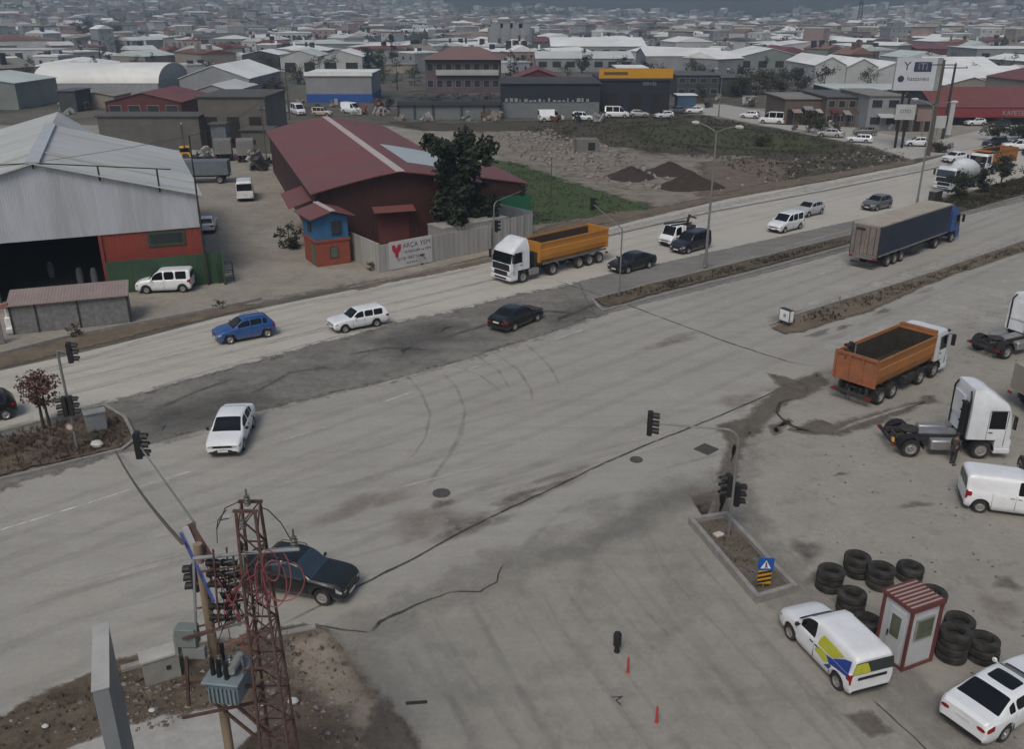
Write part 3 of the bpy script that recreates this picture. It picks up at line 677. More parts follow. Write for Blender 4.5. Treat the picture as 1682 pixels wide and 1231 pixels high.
SEDAN = dict(L=4.68, W=1.81, top=[(0, .74), (.1, .80), (.4, .90), (1.25, 1.02), (2.0, 1.43), (2.45, 1.49), (3.1, 1.48), (3.45, 1.41), (4.1, 1.12), (4.55, 1.06), (4.68, .96)], belt=[(0, .71), (.5, .82), (1.3, .94), (3.2, .99), (4.3, .97), (4.68, .85)],
             cab=(1.15, 1.98, 3.4, 4.12), wheels=(.92, 3.62, .325), side=[(1.55, 2.45), (2.52, 3.25), (3.3, 3.62)], seams=(1.35, 2.48, 3.35), handles=(2.3, 3.2), platez=.7)
HATCH = dict(L=4.07, W=1.74, top=[(0, .76), (.1, .78), (.45, .93), (1.15, 1.04), (1.85, 1.44), (2.4, 1.52), (3.3, 1.49), (3.6, 1.42), (3.95, 1.08), (4.07, .92)], belt=[(0, .73), (.5, .84), (1.2, .95), (3.2, 1.03), (4.07, .88)],
             cab=(1.12, 1.84, 3.5, 3.98), wheels=(.82, 3.41, .315), side=[(1.45, 2.3), (2.36, 3.15), (3.2, 3.5)], seams=(1.25, 2.33, 3.15), handles=(2.2, 3.05), platez=.6)
WAGON = dict(L=4.25, W=1.64, top=[(0, .72), (.08, .84), (.5, .90), (1.3, .96), (1.9, 1.36), (2.2, 1.41), (3.8, 1.41), (3.95, 1.36), (4.2, .95), (4.25, .85)], belt=[(0, .66), (.5, .82), (1.3, .88), (4.25, .86)],
             cab=(1.28, 1.88, 3.85, 4.18), wheels=(.78, 3.2, .29), side=[(1.55, 2.28), (2.34, 3.0), (3.06, 3.75)], seams=(1.4, 2.31, 3.03), handles=(2.2, 2.95), roofw=.8, platez=.5, zb=.24,
             plan=[(0, .92), (.1, .96), (.5, 1), (4.0, 1), (4.25, .95)])
VAN = dict(L=4.36, W=1.78, top=[(0, .72), (.1, .86), (.5, 1.02), (1.15, 1.14), (1.8, 1.70), (2.15, 1.80), (4.1, 1.81), (4.28, 1.76), (4.36, 1.68)], belt=[(0, .66), (.5, .88), (1.2, 1.02), (4.36, 1.05)],
           cab=(1.08, 1.84, 4.1, 4.36), van_rear=True, wheels=(.86, 3.67, .32), side=[(1.4, 2.25), (2.33, 3.15), (3.22, 4.05)], seams=(1.25, 2.3, 3.2), handles=(2.15, 2.45), roofw=.86, tailrows=(5, 4, 3), platez=.75, bumper=M_trim,
           plan=[(0, .82), (.12, .92), (.5, .99), (4.2, 1), (4.33, .97), (4.36, .95)])
PANEL = dict(VAN, side=[(1.4, 2.25)], seams=(1.25, 2.3, 3.25))
SUV = dict(L=5.0, W=1.85, top=[(0, .82), (.1, .98), (.4, 1.1), (1.45, 1.18), (2.15, 1.70), (2.6, 1.78), (3.55, 1.76), (3.75, 1.66), (3.98, 1.18), (4.1, 1.12), (4.95, 1.12), (5.0, 1.0)], belt=[(0, .76), (.5, .98), (1.5, 1.08), (4.0, 1.12), (4.1, 1.08), (5.0, 1.0)],
           cab=(1.42, 2.14, 3.7, 4.02), wheels=(.95, 4.15, .39), side=[(1.75, 2.7), (2.78, 3.55)], seams=(1.6, 2.74, 3.65), handles=(2.6, 3.45), roofw=.78, platez=.7, zb=.32, rails=True)
MINI = dict(VAN, L=5.3, W=2.0, top=[(0, .85), (.1, 1.0), (.5, 1.2), (.9, 1.32), (1.7, 2.15), (2.1, 2.35), (5.1, 2.38), (5.24, 2.3), (5.3, 2.2)], belt=[(0, .8), (.5, 1.05), (1.0, 1.2), (5.3, 1.25)], cab=(.85, 1.75, 5.1, 5.3),
            wheels=(1.0, 4.3, .35), side=[(1.2, 2.1), (2.2, 3.5), (3.6, 5.0)], seams=(), handles=(), plan=[(0, .84), (.12, .92), (.5, .99), (5.2, 1), (5.3, .95)])

# ------------------------------------------------------------ lorries
def cab(parent, col, H=3.6, sleeper=2.25, spoiler=True, wmat=None, tall=1.0, visor=False):
    """cab-over lorry cab; front face at x=0, parent origin at the front bottom centre; returns body part"""
    W = 1.24; wmat = wmat or M_glass
    roofz = 2.95 * tall; zt = H
    # rings: z, xfront, xrear, halfwidth, corner radius
    rg = [(1.15, -.02, -sleeper, W, .16), (1.70, 0, -sleeper, W, .2), (1.78, -.01, -sleeper, W, .22), (2.62 * tall, -.20, -sleeper, W * .985, .24), (2.74 * tall, -.24, -sleeper, W * .98, .25), (roofz, -.36, -sleeper, W * .96, .3)]
    if spoiler: rg += [(roofz + (zt - roofz) * .35, -.75, -sleeper + .02, W * .9, .35), (roofz + (zt - roofz) * .8, -1.15, -sleeper + .06, W * .84, .4), (zt, -1.45, -sleeper + .1, W * .78, .35)]
    def ring(z, xf_, xr_, hw, rc):
        xa = -1.28; xb = -.42
        half = [(xr_, hw), (min(xa, xf_ - rc - .1) if xf_ - rc > xr_ else xr_, hw), (min(xb, xf_ - rc - .02), hw)]
        for k in (0, .5, 1):
            a = k * math.pi / 2; half.append((xf_ - rc + rc * math.sin(a), hw - rc + rc * math.cos(a)))
        half.append((xf_, hw * .5))
        pts = half + [(x, -y) for x, y in half[::-1]]
        return [(x, y, z) for x, y in pts]
    rs = [ring(*a) for a in rg]; n = len(rs[0]); parts = {}
    for k in range(len(rs) - 1):
        for i in range(n):
            j = (i + 1) % n; part = 'body'
            front = 4 <= i <= 8; side = i in (1, 11)
            if k == 2 and front: part = 'windscreen'
            if k == 2 and side: part = 'side_window' + str(i)
            if k == 0 and 5 <= i <= 7: part = 'grille'
            parts.setdefault(part, MB()).add([rs[k][i], rs[k][j], rs[k + 1][j], rs[k + 1][i]], [(0, 1, 2, 3)])
    parts['body'].add(rs[-1], [tuple(range(n))]); parts['body'].add(rs[0], [tuple(range(n))[::-1]])
    parts['body'].bx(-.82, .0, -1.22, 1.22, .62, 1.15)
    body = parts['body'].build('cab', col, parent, angle=40, weld=True)
    parts['windscreen'].build('windscreen', wmat, parent)
    parts['grille'].build('grille', M_trim, parent)
    for k in ('side_window1', 'side_window11'): parts[k].build('side_window', M_glass, parent)
    MB().bx(-.80, .06, -1.24, 1.24, .34, .66).build('bumper', col, parent, bevel=.05)
    MB().bx(.0, .075, -.72, .72, .44, .6).bx(-.0, .03, -.8, .8, .72, 1.1).build('grille', M_trim, parent, smooth=False)
    for s in (1, -1):
        MB().bx(-.12, .07, s * 1.0 - .2, s * 1.0 + .2, .74, .92).build('headlight', M_lamp, parent, bevel=.03)
        MB().bx(-.16, -.06, s * 1.46 - .12, s * 1.46 + .12, 1.9, 2.62).tube([(-.2, s * 1.2, 2.6), (-.12, s * 1.46, 2.62)], .02).build('mirror', M_trim, parent, bevel=.02)
        # wheel arch and steps
        b = MB(); pr = []
        for k in range(9):
            a = math.pi * k / 8; pr.append((-1.42 + .62 * math.cos(a), .52 + .62 * math.sin(a) * .95))
        for p, q_ in zip(pr, pr[1:]): b.bar((p[0], s * 1.12, p[1]), (q_[0], s * 1.12, q_[1]), .24, .05)
        b.build('wheel_arch', M_trim, parent, smooth=False)
        wheel(parent, -1.42, s * 1.07, .5, .3, M_steel)
    if visor: MB().bx(-.1, .12, -1.1, 1.1, 2.66 * tall, 2.8 * tall).build('sun_visor', M_trim, parent, bevel=.02)
    for s in (1, -1):
        b = MB(); y = s * (W + .004)
        for xx in (-.38, -1.34): b.bx(xx - .012, xx + .012, min(y, y - s * .02), max(y, y - s * .02), .8 if xx > -1 else 1.15, 2.6 * tall)
        b.bx(-1.34, -.38, min(y, y - s * .02), max(y, y - s * .02), 2.64 * tall, 2.665 * tall).bx(-1.25, -1.05, min(y, y + s * .03), max(y, y + s * .03), 1.55, 1.6)
        b.build('door_seam', M_trim, parent, smooth=False)
    b = MB().bx(.005, .03, -1.0, 1.0, 1.66, 1.72)
    for y in (-.5, .5): b.bar((.02, y, 1.75), (-.02, y + .5, 2.0), .025)
    b.build('wiper', M_trim, parent, smooth=False)
    MB().bx(-sleeper + .1, -.3, -.5, .5, .55, 1.14).build('engine', M_chas, parent, smooth=False)
    return body
def chassis(parent, x0, x1, axles, dual=True, tank=True, guards=False, arch=None):
    b = MB()
    for s in (1, -1): b.bx(x1, x0, s * .42 - .05, s * .42 + .05, .78, 1.02)
    x = x1 + .3
    while x < x0: b.bx(x - .05, x + .05, -.42, .42, .82, .96); x += 1.1
    b.build('frame', M_chas, parent, smooth=False)
    for ax in axles:
        MB().cyl((ax, -.95, .5), (ax, .95, .5), .09, n=8).lathe([(0, -.16), (.2, -.1), (.2, .1), (0, .16)], (ax, 0, .5), 'Y', 10).build('axle', M_chas, parent)
        for s in (1, -1): wheel(parent, ax, s * (.97 if dual else 1.07), .5, .52 if dual else .34, M_steel)
    if guards:
        for s in (1, -1):
            for ax in axles:
                b = MB(); pr = [(ax + .66 * math.cos(math.pi * k / 8), .5 + .66 * math.sin(math.pi * k / 8)) for k in range(9)]
                for p, q_ in zip(pr, pr[1:]): b.bar((p[0], s * .95, p[1]), (q_[0], s * .95, q_[1]), .56, .03)
                b.build('mudguard', M_trim, parent, smooth=False)
def tipper_tub(parent, x0, x1, z0, z1, mat, hw=1.24, canopy=0, ribs=0, rearmat=None):
    """open steel tipping body from x1 (rear) to x0 (front)"""
    zc = z0 + (z1 - z0)
    side = [(hw * .80, z0), (hw * .92, z0 + .18), (hw * .97, z0 + .5), (hw, z0 + .52), (hw, z0 + (z1 - z0) * .62), (hw * .97, z0 + (z1 - z0) * .66), (hw, z1 - .16), (hw + .05, z1 - .14), (hw + .05, z1)]
    b = MB(); th = .07
    for s in (1, -1):
        k = len(side)
        vo = [(x, s * y, z) for x in (x1, x0) for y, z in side]; vi = [(x, s * (y - th), z) for x in (x1, x0) for y, z in side]
        fs = []
        for i in range(k - 1): fs += [(i, i + 1, k + i + 1, k + i), (2 * k + i, 2 * k + i + 1, 3 * k + i + 1, 3 * k + i)]
        fs += [(k - 1, 2 * k - 1, 4 * k - 1, 3 * k - 1)]
        for i in range(k - 1): fs += [(i, i + 1, 2 * k + i + 1, 2 * k + i), (k + i, k + i + 1, 3 * k + i + 1, 3 * k + i)]
        b.add(vo + vi, fs)
        n_ = ribs
        for i in range(n_ + 1):
            x = x1 + (x0 - x1) * i / max(1, n_); b.bx(x - .05, x + .05, s * hw, s * (hw + .055) if s > 0 else s * (hw + .055), z0 + .45, z1 - .1)
    tub = b.build('tipping_body', mat, parent, angle=25)
    b = MB().bx(x1, x0, -hw * .8, hw * .8, z0 - .06, z0 + .06); b.bx(x0 - .02, x0 + .08, -hw + .02, hw - .02, z0, z1 + .04)
    if canopy: b.bx(x0, x0 + canopy, -hw + .02, hw - .02, z1 - .02, z1 + .06)
    b.build('headboard', mat, parent, smooth=False)
    b = MB().bx(x1 - .08, x1 - .01, -hw - .04, hw + .04, z0 - .02, z1 + .0)
    for i in range(4): y = -hw + .0 + (2 * hw) * i / 3; b.bx(x1 - .15, x1 - .08, y - .07, y + .07, z0, z1 - .05)
    b.bx(x1 - .16, x1 - .0, -hw - .05, hw + .05, z1 - .1, z1 + .05)
    b.build('tailgate', rearmat or mat, parent, smooth=False)
    # dirty inside lining and residue
    b = MB().bx(x1 + .02, x0 - .04, -hw * .8 + .08, hw * .8 - .08, z0 + .06, z0 + .16)
    for s in (1, -1): b.add([(x1 + .01, s * (hw * .8 - .075), z0 + .06), (x0 - .04, s * (hw * .8 - .075), z0 + .06), (x0 - .04, s * (hw - .085), z1 - .12), (x1 + .01, s * (hw - .085), z1 - .12)], [(0, 1, 2, 3)])
    b.bx(x0 - .05, x0 - .03, -hw + .1, hw - .1, z0, z1 - .08)
    b.build('lining', M_load, parent, smooth=False)
    return tub
def rear_lights(parent, x, z=.75, hw=1.1):
    for s in (1, -1): MB().bx(x - .03, x + .03, s * hw - .16, s * hw + .16, z, z + .14).build('tail_light', M_tail, parent, smooth=False)

# ============================================================ VEHICLES IN PLACE
def V(px, py): p = at(px, py); return (p.x, p.y, .02)
# -- near cars
o = car('parked_van', 'white panel van with blue and yellow livery on its rear half beside the guard booth', 'van', V(1362, 1080), 342, P_white, dict(PANEL, mirror=M_trim, scale=.95), rim=M_steel)
# livery: blue and yellow panels on both rear flanks and rear door
M_lbl = pm('livery_blue', (.015, .05, .28), .35, var=.05); M_lye = pm('livery_yellow', (.5, .5, .04), .35, var=.1, scale=4); M_lgr = pm('livery_dark', (.04, .05, .05), .35)
L_ = VAN['L']
def lv(poly, m, name='livery_panel'):
    for s in (1, -1):
        pts = []
        for x, z in poly:
            # follow the flank: the side leans in above the belt
            bz = 1.045; hw = .89 * (1.0 if z < .7 else .99 if z < bz else .985 - (z - bz) / .66 * .09)
            pts.append((L_ / 2 - x, s * (hw + .012), z))
        b = MB().add(pts, [tuple(range(len(pts)))]); b.build(name, m, o, smooth=False)
lv([(3.2, .74), (3.8, .86), (4.22, .92), (4.22, 1.04), (3.35, 1.04), (3.0, .98)], M_lbl); lv([(3.35, 1.06), (4.2, 1.06), (4.2, 1.58), (3.9, 1.45)], M_lbl)
lv([(2.35, .72), (2.95, .62), (3.18, .76), (2.95, 1.0), (2.6, .99)], M_lye); lv([(2.5, 1.06), (3.3, 1.06), (3.85, 1.5), (2.7, 1.55), (2.55, 1.3)], M_lye); lv([(2.95, .50), (3.2, .52), (3.4, .74), (3.22, .74)], M_lbl)
b = MB().add([(-L_ / 2 - .014, y, z) for y, z in ((-.86, 1.1), (.86, 1.1), (.76, 1.6), (-.76, 1.6))], [(0, 1, 2, 3)]); b.build('livery_panel', M_lgr, o, smooth=False)
b = MB().add([(-L_ / 2 - .018, y, z) for y, z in ((.1, 1.12), (.84, 1.12), (.75, 1.56), (.3, 1.56))], [(0, 1, 2, 3)]); b.build('livery_panel', M_lye, o, smooth=False)
b = MB().add([(-L_ / 2 - .02, y, z) for y, z in ((-.6, .84), (.6, .84), (.6, .97), (-.6, .97))], [(0, 1, 2, 3)]); b.build('livery_panel', M_trim, o, smooth=False)
BM = dict(SEDAN, scale=.95, L=4.9, W=1.86, top=[(0, .72), (.1, .82), (.4, .9), (1.5, 1.02), (2.25, 1.40), (2.7, 1.46), (3.2, 1.45), (3.6, 1.38), (4.3, 1.12), (4.75, 1.1), (4.9, 1.0)], belt=[(0, .68), (.5, .82), (1.5, .94), (3.4, 1.0), (4.5, 1.0), (4.9, .88)],
          cab=(1.45, 2.22, 3.5, 4.25), wheels=(.9, 3.86, .34), side=[(1.75, 2.62), (2.69, 3.4), (3.46, 3.8)], seams=(1.55, 2.65, 3.5), handles=(2.5, 3.35), sunroof=(2.45, 3.2), tailx=.35, platez=.72)
car('parked_car', 'white saloon with dark sunroof and rear window parked at the bottom right corner', 'car', V(1648, 1166), 60, P_white, BM)
car('parked_van', 'white panel van cut by the right edge, parked beyond the tyre stacks', 'van', V(1660, 836), 106, P_white, dict(PANEL, mirror=M_trim), rim=M_steel)
car('pickup_truck', 'glossy black pickup with roof rails waiting behind the pylon on the junction', 'pickup truck', V(492, 966), 106, P_dark, dict(SUV, scale=.92), rim=M_steel, glass=M_glassb)
car('driving_car', 'white saloon heading towards the viewer on the near carriageway', 'car', V(383, 721), 175, P_white, dict(SEDAN, mirror=M_trim))
car('driving_car', 'black saloon crossing the broken median strip', 'car', V(848, 533), 38, P_black, SEDAN)
car('driving_car', 'bright blue hatchback on the far carriageway', 'car', V(402, 555), 238, P_blue, dict(HATCH, rails=True), rim=M_rim)
car('driving_car', 'old white estate car on the far carriageway behind the blue hatchback', 'car', V(589, 537), 237, P_white, WAGON, rim=M_steel)
car('driving_car', 'black car cut by the left edge on the far carriageway', 'car', V(-38, 692), 235, P_black, HATCH)
car('driving_car', 'black saloon beside the signal mast just behind the orange semi tipper', 'car', V(1038, 442), 230, P_black, SEDAN)
car('driving_van', 'dark minivan alongside the white flatbed on the far carriageway', 'van', V(1133, 411), 228, P_navy, VAN)
car('driving_van', 'white compact van with side windows, frontmost of the pair nearing the lamp post', 'van', V(1289, 378), 229, P_white, VAN)
car('driving_car', 'silver hatchback close behind the white compact van', 'car', V(1327, 353), 229, P_silver, HATCH, lod=1)
car('driving_car', 'grey compact car alone on the far carriageway', 'car', V(1439, 343), 232, P_grey, dict(HATCH, top=[(a, z * 1.04) for a, z in HATCH['top']]), lod=1)
car('parked_van', 'white compact van with open nose parked before the green corrugated fence', 'van', V(273, 477), 262, P_white, dict(VAN, seams=(1.25, 2.3)), rim=M_steel)
# -- yard vehicles beyond
car('parked_minibus', 'white minibus backed up in the lane left of the red warehouse', 'minibus', V(404, 325), 345, P_white, MINI, lod=1)
car('parked_car', 'white car half hidden by the corner of the big grey shed', 'car', V(341, 378), 345, P_white, HATCH, lod=1)
far = [  # px, py, bearing, paint, shape, kind, label
    (1231, 194, 300, P_white, HATCH, 'car', 'white car at the rear left of the queue on the slip road'), (1268, 203, 300, P_white, MINI, 'van', 'white minibus in the queue on the slip road'), (1364, 225, 300, P_silver, SEDAN, 'car', 'silver saloon in front of the minibus on the slip road'),
    (1411, 234, 290, P_white, WAGON, 'car', 'pale estate car on the slip road left of the twin sign posts'), (1505, 240, 280, P_white, HATCH, 'car', 'white hatchback at the mouth of the slip road'), (1566, 266, 240, P_white, HATCH, 'car', 'white hatchback just left of the concrete mixer'),
    (1672, 247, 280, P_white, SUV, 'car', 'white off-road car at the right edge behind the orange tipper'), (1636, 243, 250, P_black, SUV, 'car', 'black off-road car directly behind the orange tipper'), (1675, 222, 260, P_black, SEDAN, 'car', 'dark saloon by the kerb in front of the red forecourt'),
    (905, 199, 80, P_white, dict(MINI, side=[(1.2, 2.1)]), 'van', 'white box van in front of the dark showroom'), (958, 198, 100, P_white, VAN, 'van', 'white van second from left before the dark showroom'), (1013, 193, 95, P_white, MINI, 'van', 'white minibus at the showroom doors'),
    (1050, 192, 95, P_silver, HATCH, 'car', 'silver hatchback at the right of the showroom doors'), (1090, 194, 250, P_white, HATCH, 'car', 'white hatchback at the edge of the vacant plot'), (1112, 186, 250, P_grey, SEDAN, 'car', 'grey saloon right of the hatchback by the vacant plot'),
    (1140, 186, 270, P_white, HATCH, 'car', 'white hatchback below the blue kiosk'), (490, 188, 150, P_white, MINI, 'minibus', 'white minibus in front of the blue and grey shed, left one'), (578, 186, 128, P_white, dict(MINI, side=[(1.2, 2.1)]), 'minibus', 'white minibus at the right end of the row before the blue and grey shed'),
    (530, 190, 100, P_beige, VAN, 'van', 'beige van between the two white minibuses'), (455, 190, 160, P_silver, VAN, 'van', 'silver van behind the ridge of the red warehouse'), (1420, 222, 285, P_grey, HATCH, 'car', 'grey hatchback parked below the corner shop'),
    (1572, 204, 270, P_green, SEDAN, 'car', 'green saloon on the red forecourt'), (1600, 206, 260, P_white, HATCH, 'car', 'white hatchback on the red forecourt'), (1640, 208, 250, P_navy, SEDAN, 'car', 'navy saloon on the red forecourt')]
for px, py, az, pt, S_, cat, lb in far:
    car('parked_' + cat if py < 200 else 'driving_' + cat, lb, cat, V(px, py), az, pt, S_, lod=1, group='small vehicles in the distance')

# -- orange semi tipper coming towards the viewer
t = thing('tipper_lorry', 'white tractor unit pulling a bright orange open tipper trailer', 'articulated truck', V(911, 443), 228)
cab(t, P_lwhite, 3.65, 2.1); chassis(t, -1.9, -5.7, [-4.9], guards=True)
for c in list(t.children): c.location.x += 6.3
MB().bx(3.0, 4.2, .75, 1.2, .45, 1.0).bx(3.0, 4.2, -1.2, -.75, .45, 1.0).build('fuel_tank', M_alu, t, bevel=.08)
tipper_tub(t, 2.9, -5.3, 1.35, 3.05, M_orang2, 1.22, ribs=0)
MB().bx(2.95, 3.25, -.9, .9, 1.1, 2.2).build('hydraulic_ram', M_chas, t, smooth=False)
b = MB()
for s in (1, -1): b.bx(-5.3, 2.9, s * .5 - .08, s * .5 + .08, 1.0, 1.3); b.bx(-5.3, 2.6, s * 1.16 - .03, s * 1.16 + .03, 1.12, 1.3)
b.build('trailer_frame', pm('grey_green_frame', (.12, .13, .12), .7, dirt=(.2, .18, .15)), t, smooth=False)
for ax in (-1.9, -3.2, -4.5):
    MB().cyl((ax, -.95, .5), (ax, .95, .5), .09, n=8).build('axle', M_chas, t)
    for s in (1, -1): wheel(t, ax, s * 1.0, .5, .4, M_steel)
rear_lights(t, -5.5)
# -- navy curtainsider driving away
t = thing('curtain_lorry', 'blue tractor pulling a long navy curtain-sided trailer with beige roof', 'articulated truck', V(1490, 414), 47.5)
cab(t, P_cab, 3.7, 2.25, spoiler=True); chassis(t, -1.9, -5.9, [-5.0], guards=True)
for c in list(t.children): c.location.x += 8.25
X0, X1 = 5.4, -8.9
b = MB()
for s in (1, -1): b.bx(X1 + .1, X0 - .1, s * 1.26 - .02, s * 1.26 + .02, 1.36, 3.86)
b.build('curtain', M_curtain, t, smooth=False)
MB().bx(X1, X0, -1.29, 1.29, 3.86, 4.0).build('roof', M_roofcl, t, smooth=False)
MB().bx(X0 - .1, X0, -1.28, 1.28, 1.2, 3.86).build('bulkhead', P_cab, t, smooth=False)
MB().bx(X1, X0, -1.28, 1.28, 1.2, 1.36).bx(X1 + .2, X0 - 1, -.5, .5, .95, 1.2).build('trailer_bed', pm('trailer_side_rail', (.2, .2, .19), .7, dirt=(.12, .1, .09)), t, smooth=False)
for s in (1, -1):
    MB().bx(X1 - .04, X1 + .08, min(s * .01, s * 1.25), max(s * .01, s * 1.25), 1.38, 3.84).build('rear_door', M_reardoor, t, smooth=False)
b = MB().bx(X1 - .06, X1 + .1, 1.25, 1.3, 1.2, 3.95).bx(X1 - .06, X1 + .1, -1.3, -1.25, 1.2, 3.95)
for y in (-.9, -.35, .35, .9): b.cyl((X1 - .07, y, 1.4), (X1 - .07, y, 3.8), .022, n=6)
b.bx(X1 - .09, X1 - .04, .1, .85, 3.42, 3.62)
b.build('door_frame', M_chas, t, smooth=False)
MB().bx(X1 - .05, X1 + .1, -1.25, 1.25, .95, 1.18).build('rear_bumper', M_reardoor, t, smooth=False)
MB().bx(X1 + .05, X1 + .25, -1.1, 1.1, .45, .6).build('underrun_bar', M_chas, t, smooth=False)
rear_lights(t, X1 - .08, 1.0)
for ax in (-3.9, -5.2, -6.5):
    MB().cyl((ax, -.95, .5), (ax, .95, .5), .09, n=8).build('axle', M_chas, t)
    for s in (1, -1): wheel(t, ax, s * 1.05, .5, .38, M_steel)
MB().bx(-1.8, .4, 1.05, 1.2, .5, 1.1).bx(-1.8, .4, -1.2, -1.05, .5, 1.1).build('pallet_box', M_chas, t, smooth=False)
# -- orange four-axle tipper in the yard
t = thing('tipper_truck', 'white cab four-axle tipper truck with faded rusty orange body in the yard', 'tipper truck', V(1460, 632), 50)
cab(t, P_lwhite, 3.0, 1.75, spoiler=False, visor=True)
for c in list(t.children): c.location.x += 4.5
chassis(t, 2.6, -4.3, [-1.9, -3.25]); 
for s in (1, -1): wheel(t, 1.35, s * 1.07, .5, .32, M_steel)
MB().bx(-.6, .6, .8, 1.2, .5, 1.05).bx(-.6, .6, -1.2, -.8, .5, 1.05).build('fuel_tank', M_chas, t, bevel=.06)
tipper_tub(t, 2.45, -4.3, 1.3, 2.95, M_orange, 1.27, canopy=.0, rearmat=M_orangr)
MB().bx(2.45, 2.75, -1.15, 1.15, 2.8, 3.15).build('headboard_lip', M_orangr, t, smooth=False)
MB().bx(-4.5, -4.3, -1.2, 1.2, .55, .72).bx(-4.4, -4.2, -.9, -.8, .6, 1.2).bx(-4.4, -4.2, .8, .9, .6, 1.2).build('rear_bumper', M_chas, t, smooth=False)
rear_lights(t, -4.53, .58)
# -- white tractor units in the yard
def tractor(label, loc, az, H=3.85, col=None):
    t = thing('tractor_unit', label, 'tractor truck', loc, az)
    cab(t, col or P_lwhite, H, 2.3, tall=1.06)
    for c in list(t.children): c.location.x += 2.95
    t.scale = (.95,) * 3
    chassis(t, 1.0, -3.0, [-2.1], guards=True)
    MB().lathe([(0, .0), (.5, 0), (.52, .06), (.0, .08)], (-1.9, 0, 1.12), 'Z', 20).bx(-2.6, -1.6, -.12, .12, 1.03, 1.12).build('fifth_wheel', M_chas, t)
    MB().bx(-1.1, .5, .7, 1.2, .42, 1.02).build('fuel_tank', M_alu, t, bevel=.1); MB().bx(-1.1, .3, -1.2, -.7, .42, 1.02).build('fuel_tank', M_alu, t, bevel=.1)
    for s in (1, -1):
        MB().tube([(.62, s * 1.02, 1.2), (.58, s * 1.02, H - .45), (.62, s * .8, H - .1)], .05, 6).build('side_pipe', M_trim, t)
    b = MB()
    for z in (1.3, 1.9, 2.5, 3.0): b.bx(.42, .64, -1.0, -.35, z, z + .06)
    b.bx(.45, .64, -.95, -.45, 1.2, 3.1)
    b.build('air_deflector', M_trim, t, smooth=False)
    MB().bx(.58, .63, -.3, .9, 2.0, H - .6).build('rear_panel', P_white, t, smooth=False)
    MB().bx(-1.5, .7, -.38, .38, 1.03, 1.07).build('catwalk', M_alu, t, smooth=False)
    MB().bx(-3.05, -2.95, -1.15, 1.15, .62, .82).build('rear_beam', M_chas, t, smooth=False)
    rear_lights(t, -3.08, .65)
    return t
t = tractor('white tall-cab tractor unit without trailer, person beside it', V(1545, 737), 93)
MB().lathe([(0, 0), (.18, .0), (.18, .02), (0, .02)], (1.3, -1.235, 2.0 - .25), 'Y', 16).build('round_logo', pm('logo_red_grey', (.35, .12, .12), .5), t)
MB().bx(-3.1, -3.0, -1.1, -.9, .85, 1.05).build('marker_lamp', P_yel, t, smooth=False)
tractor('white tractor unit cut by the right edge beyond the tipper truck', V(1660, 574), 64)
# -- concrete mixer and orange tipper on the far carriageway
t = thing('concrete_mixer', 'white concrete mixer truck with pale drum behind a dark bush', 'mixer truck', V(1576, 308), 232)
cab(t, P_lwhite, 3.1, 1.7, spoiler=False, wmat=M_glassb)
for c in list(t.children): c.location.x += 4.4
chassis(t, 2.5, -4.2, [-1.7, -3.0]); 
for s in (1, -1): wheel(t, 1.2, s * 1.07, .5, .32, M_steel)
b = MB().lathe([(0, -2.9), (.55, -2.85), (.95, -2.2), (1.22, -.9), (1.22, .5), (.95, 1.9), (.6, 2.6), (.55, 2.9), (.35, 2.9), (.3, 2.5)], (0, 0, 0), 'X', 22)
b.v = [Matrix.Rotation(R(11), 4, 'Y') @ v for v in b.v]; b.v = [Vector((-v.x, v.y, v.z)) for v in b.v]; b.v = [v + Vector((-.9, 0, 2.35)) for v in b.v]
b.build('drum', P_lwhite, t)
MB().bx(-4.3, -3.6, -.9, .9, 1.0, 1.3).bx(-3.9, -3.7, -.9, -.7, 1.2, 2.9).bx(-3.9, -3.7, .7, .9, 1.2, 2.9).bar((-4.1, 0, 3.4), (-3.4, 0, 2.9), .8, .3).bar((-4.2, 0, 2.6), (-5.0, 0, 1.3), .4, .1).build('chute_frame', M_chas, t, smooth=False)
rear_lights(t, -4.35)
t = thing('tipper_truck', 'small orange tipper truck behind the concrete mixer', 'tipper truck', V(1626, 283), 232)
cab(t, P_lwhite, 3.0, 1.75, spoiler=False)
for c in list(t.children): c.location.x += 4.4
chassis(t, 2.5, -4.2, [-1.9, -3.2]); 
for s in (1, -1): wheel(t, 1.35, s * 1.07, .5, .32, M_steel)
tipper_tub(t, 2.4, -4.3, 1.3, 3.2, M_orange, 1.27, canopy=1.6); rear_lights(t, -4.5)
# -- small white flatbed with dark load
t = thing('flatbed_truck', 'small white flatbed truck carrying dark scaffolding gear next to the dark minivan', 'flatbed truck', V(1119, 399), 229)
S2 = dict(VAN, L=1.9, W=1.75, top=[(0, .8), (.1, .95), (.35, 1.1), (.45, 1.15), (.85, 1.85), (1.1, 1.95), (1.8, 1.95), (1.86, 1.9), (1.9, 1.85)], belt=[(0, .7), (.4, 1.0), (1.9, 1.1)], cab=(.4, .9, 1.8, 1.9), wheels=(.6, 1.75, .01), side=[(.75, 1.55)], seams=(.65,), handles=(), plan=[(0, .86), (.1, .94), (.4, 1), (1.9, 1)])
c_ = car('cab', 'x', 'x', (0, 0, 0), 90, P_white, dict(S2), lod=2)
for k in list(c_.children):
    if k.name.startswith('wheel'):
        for g in list(k.children): bpy.data.objects.remove(g)
        bpy.data.objects.remove(k)
    else:
        k.parent = t; k.location.x += 1.65
        if k.name.startswith('body'): k.name = 'cab'
bpy.data.objects.remove(c_)
MB().bx(-2.6, .6, -.9, .9, .72, .84).bx(-2.6, .6, .86, .92, .84, 1.2).bx(-2.6, .6, -.92, -.86, .84, 1.2).bx(-2.62, -2.56, -.9, .9, .84, 1.2).bx(.52, .6, -.9, .9, .84, 1.9).build('load_bed', P_white, t, smooth=False)
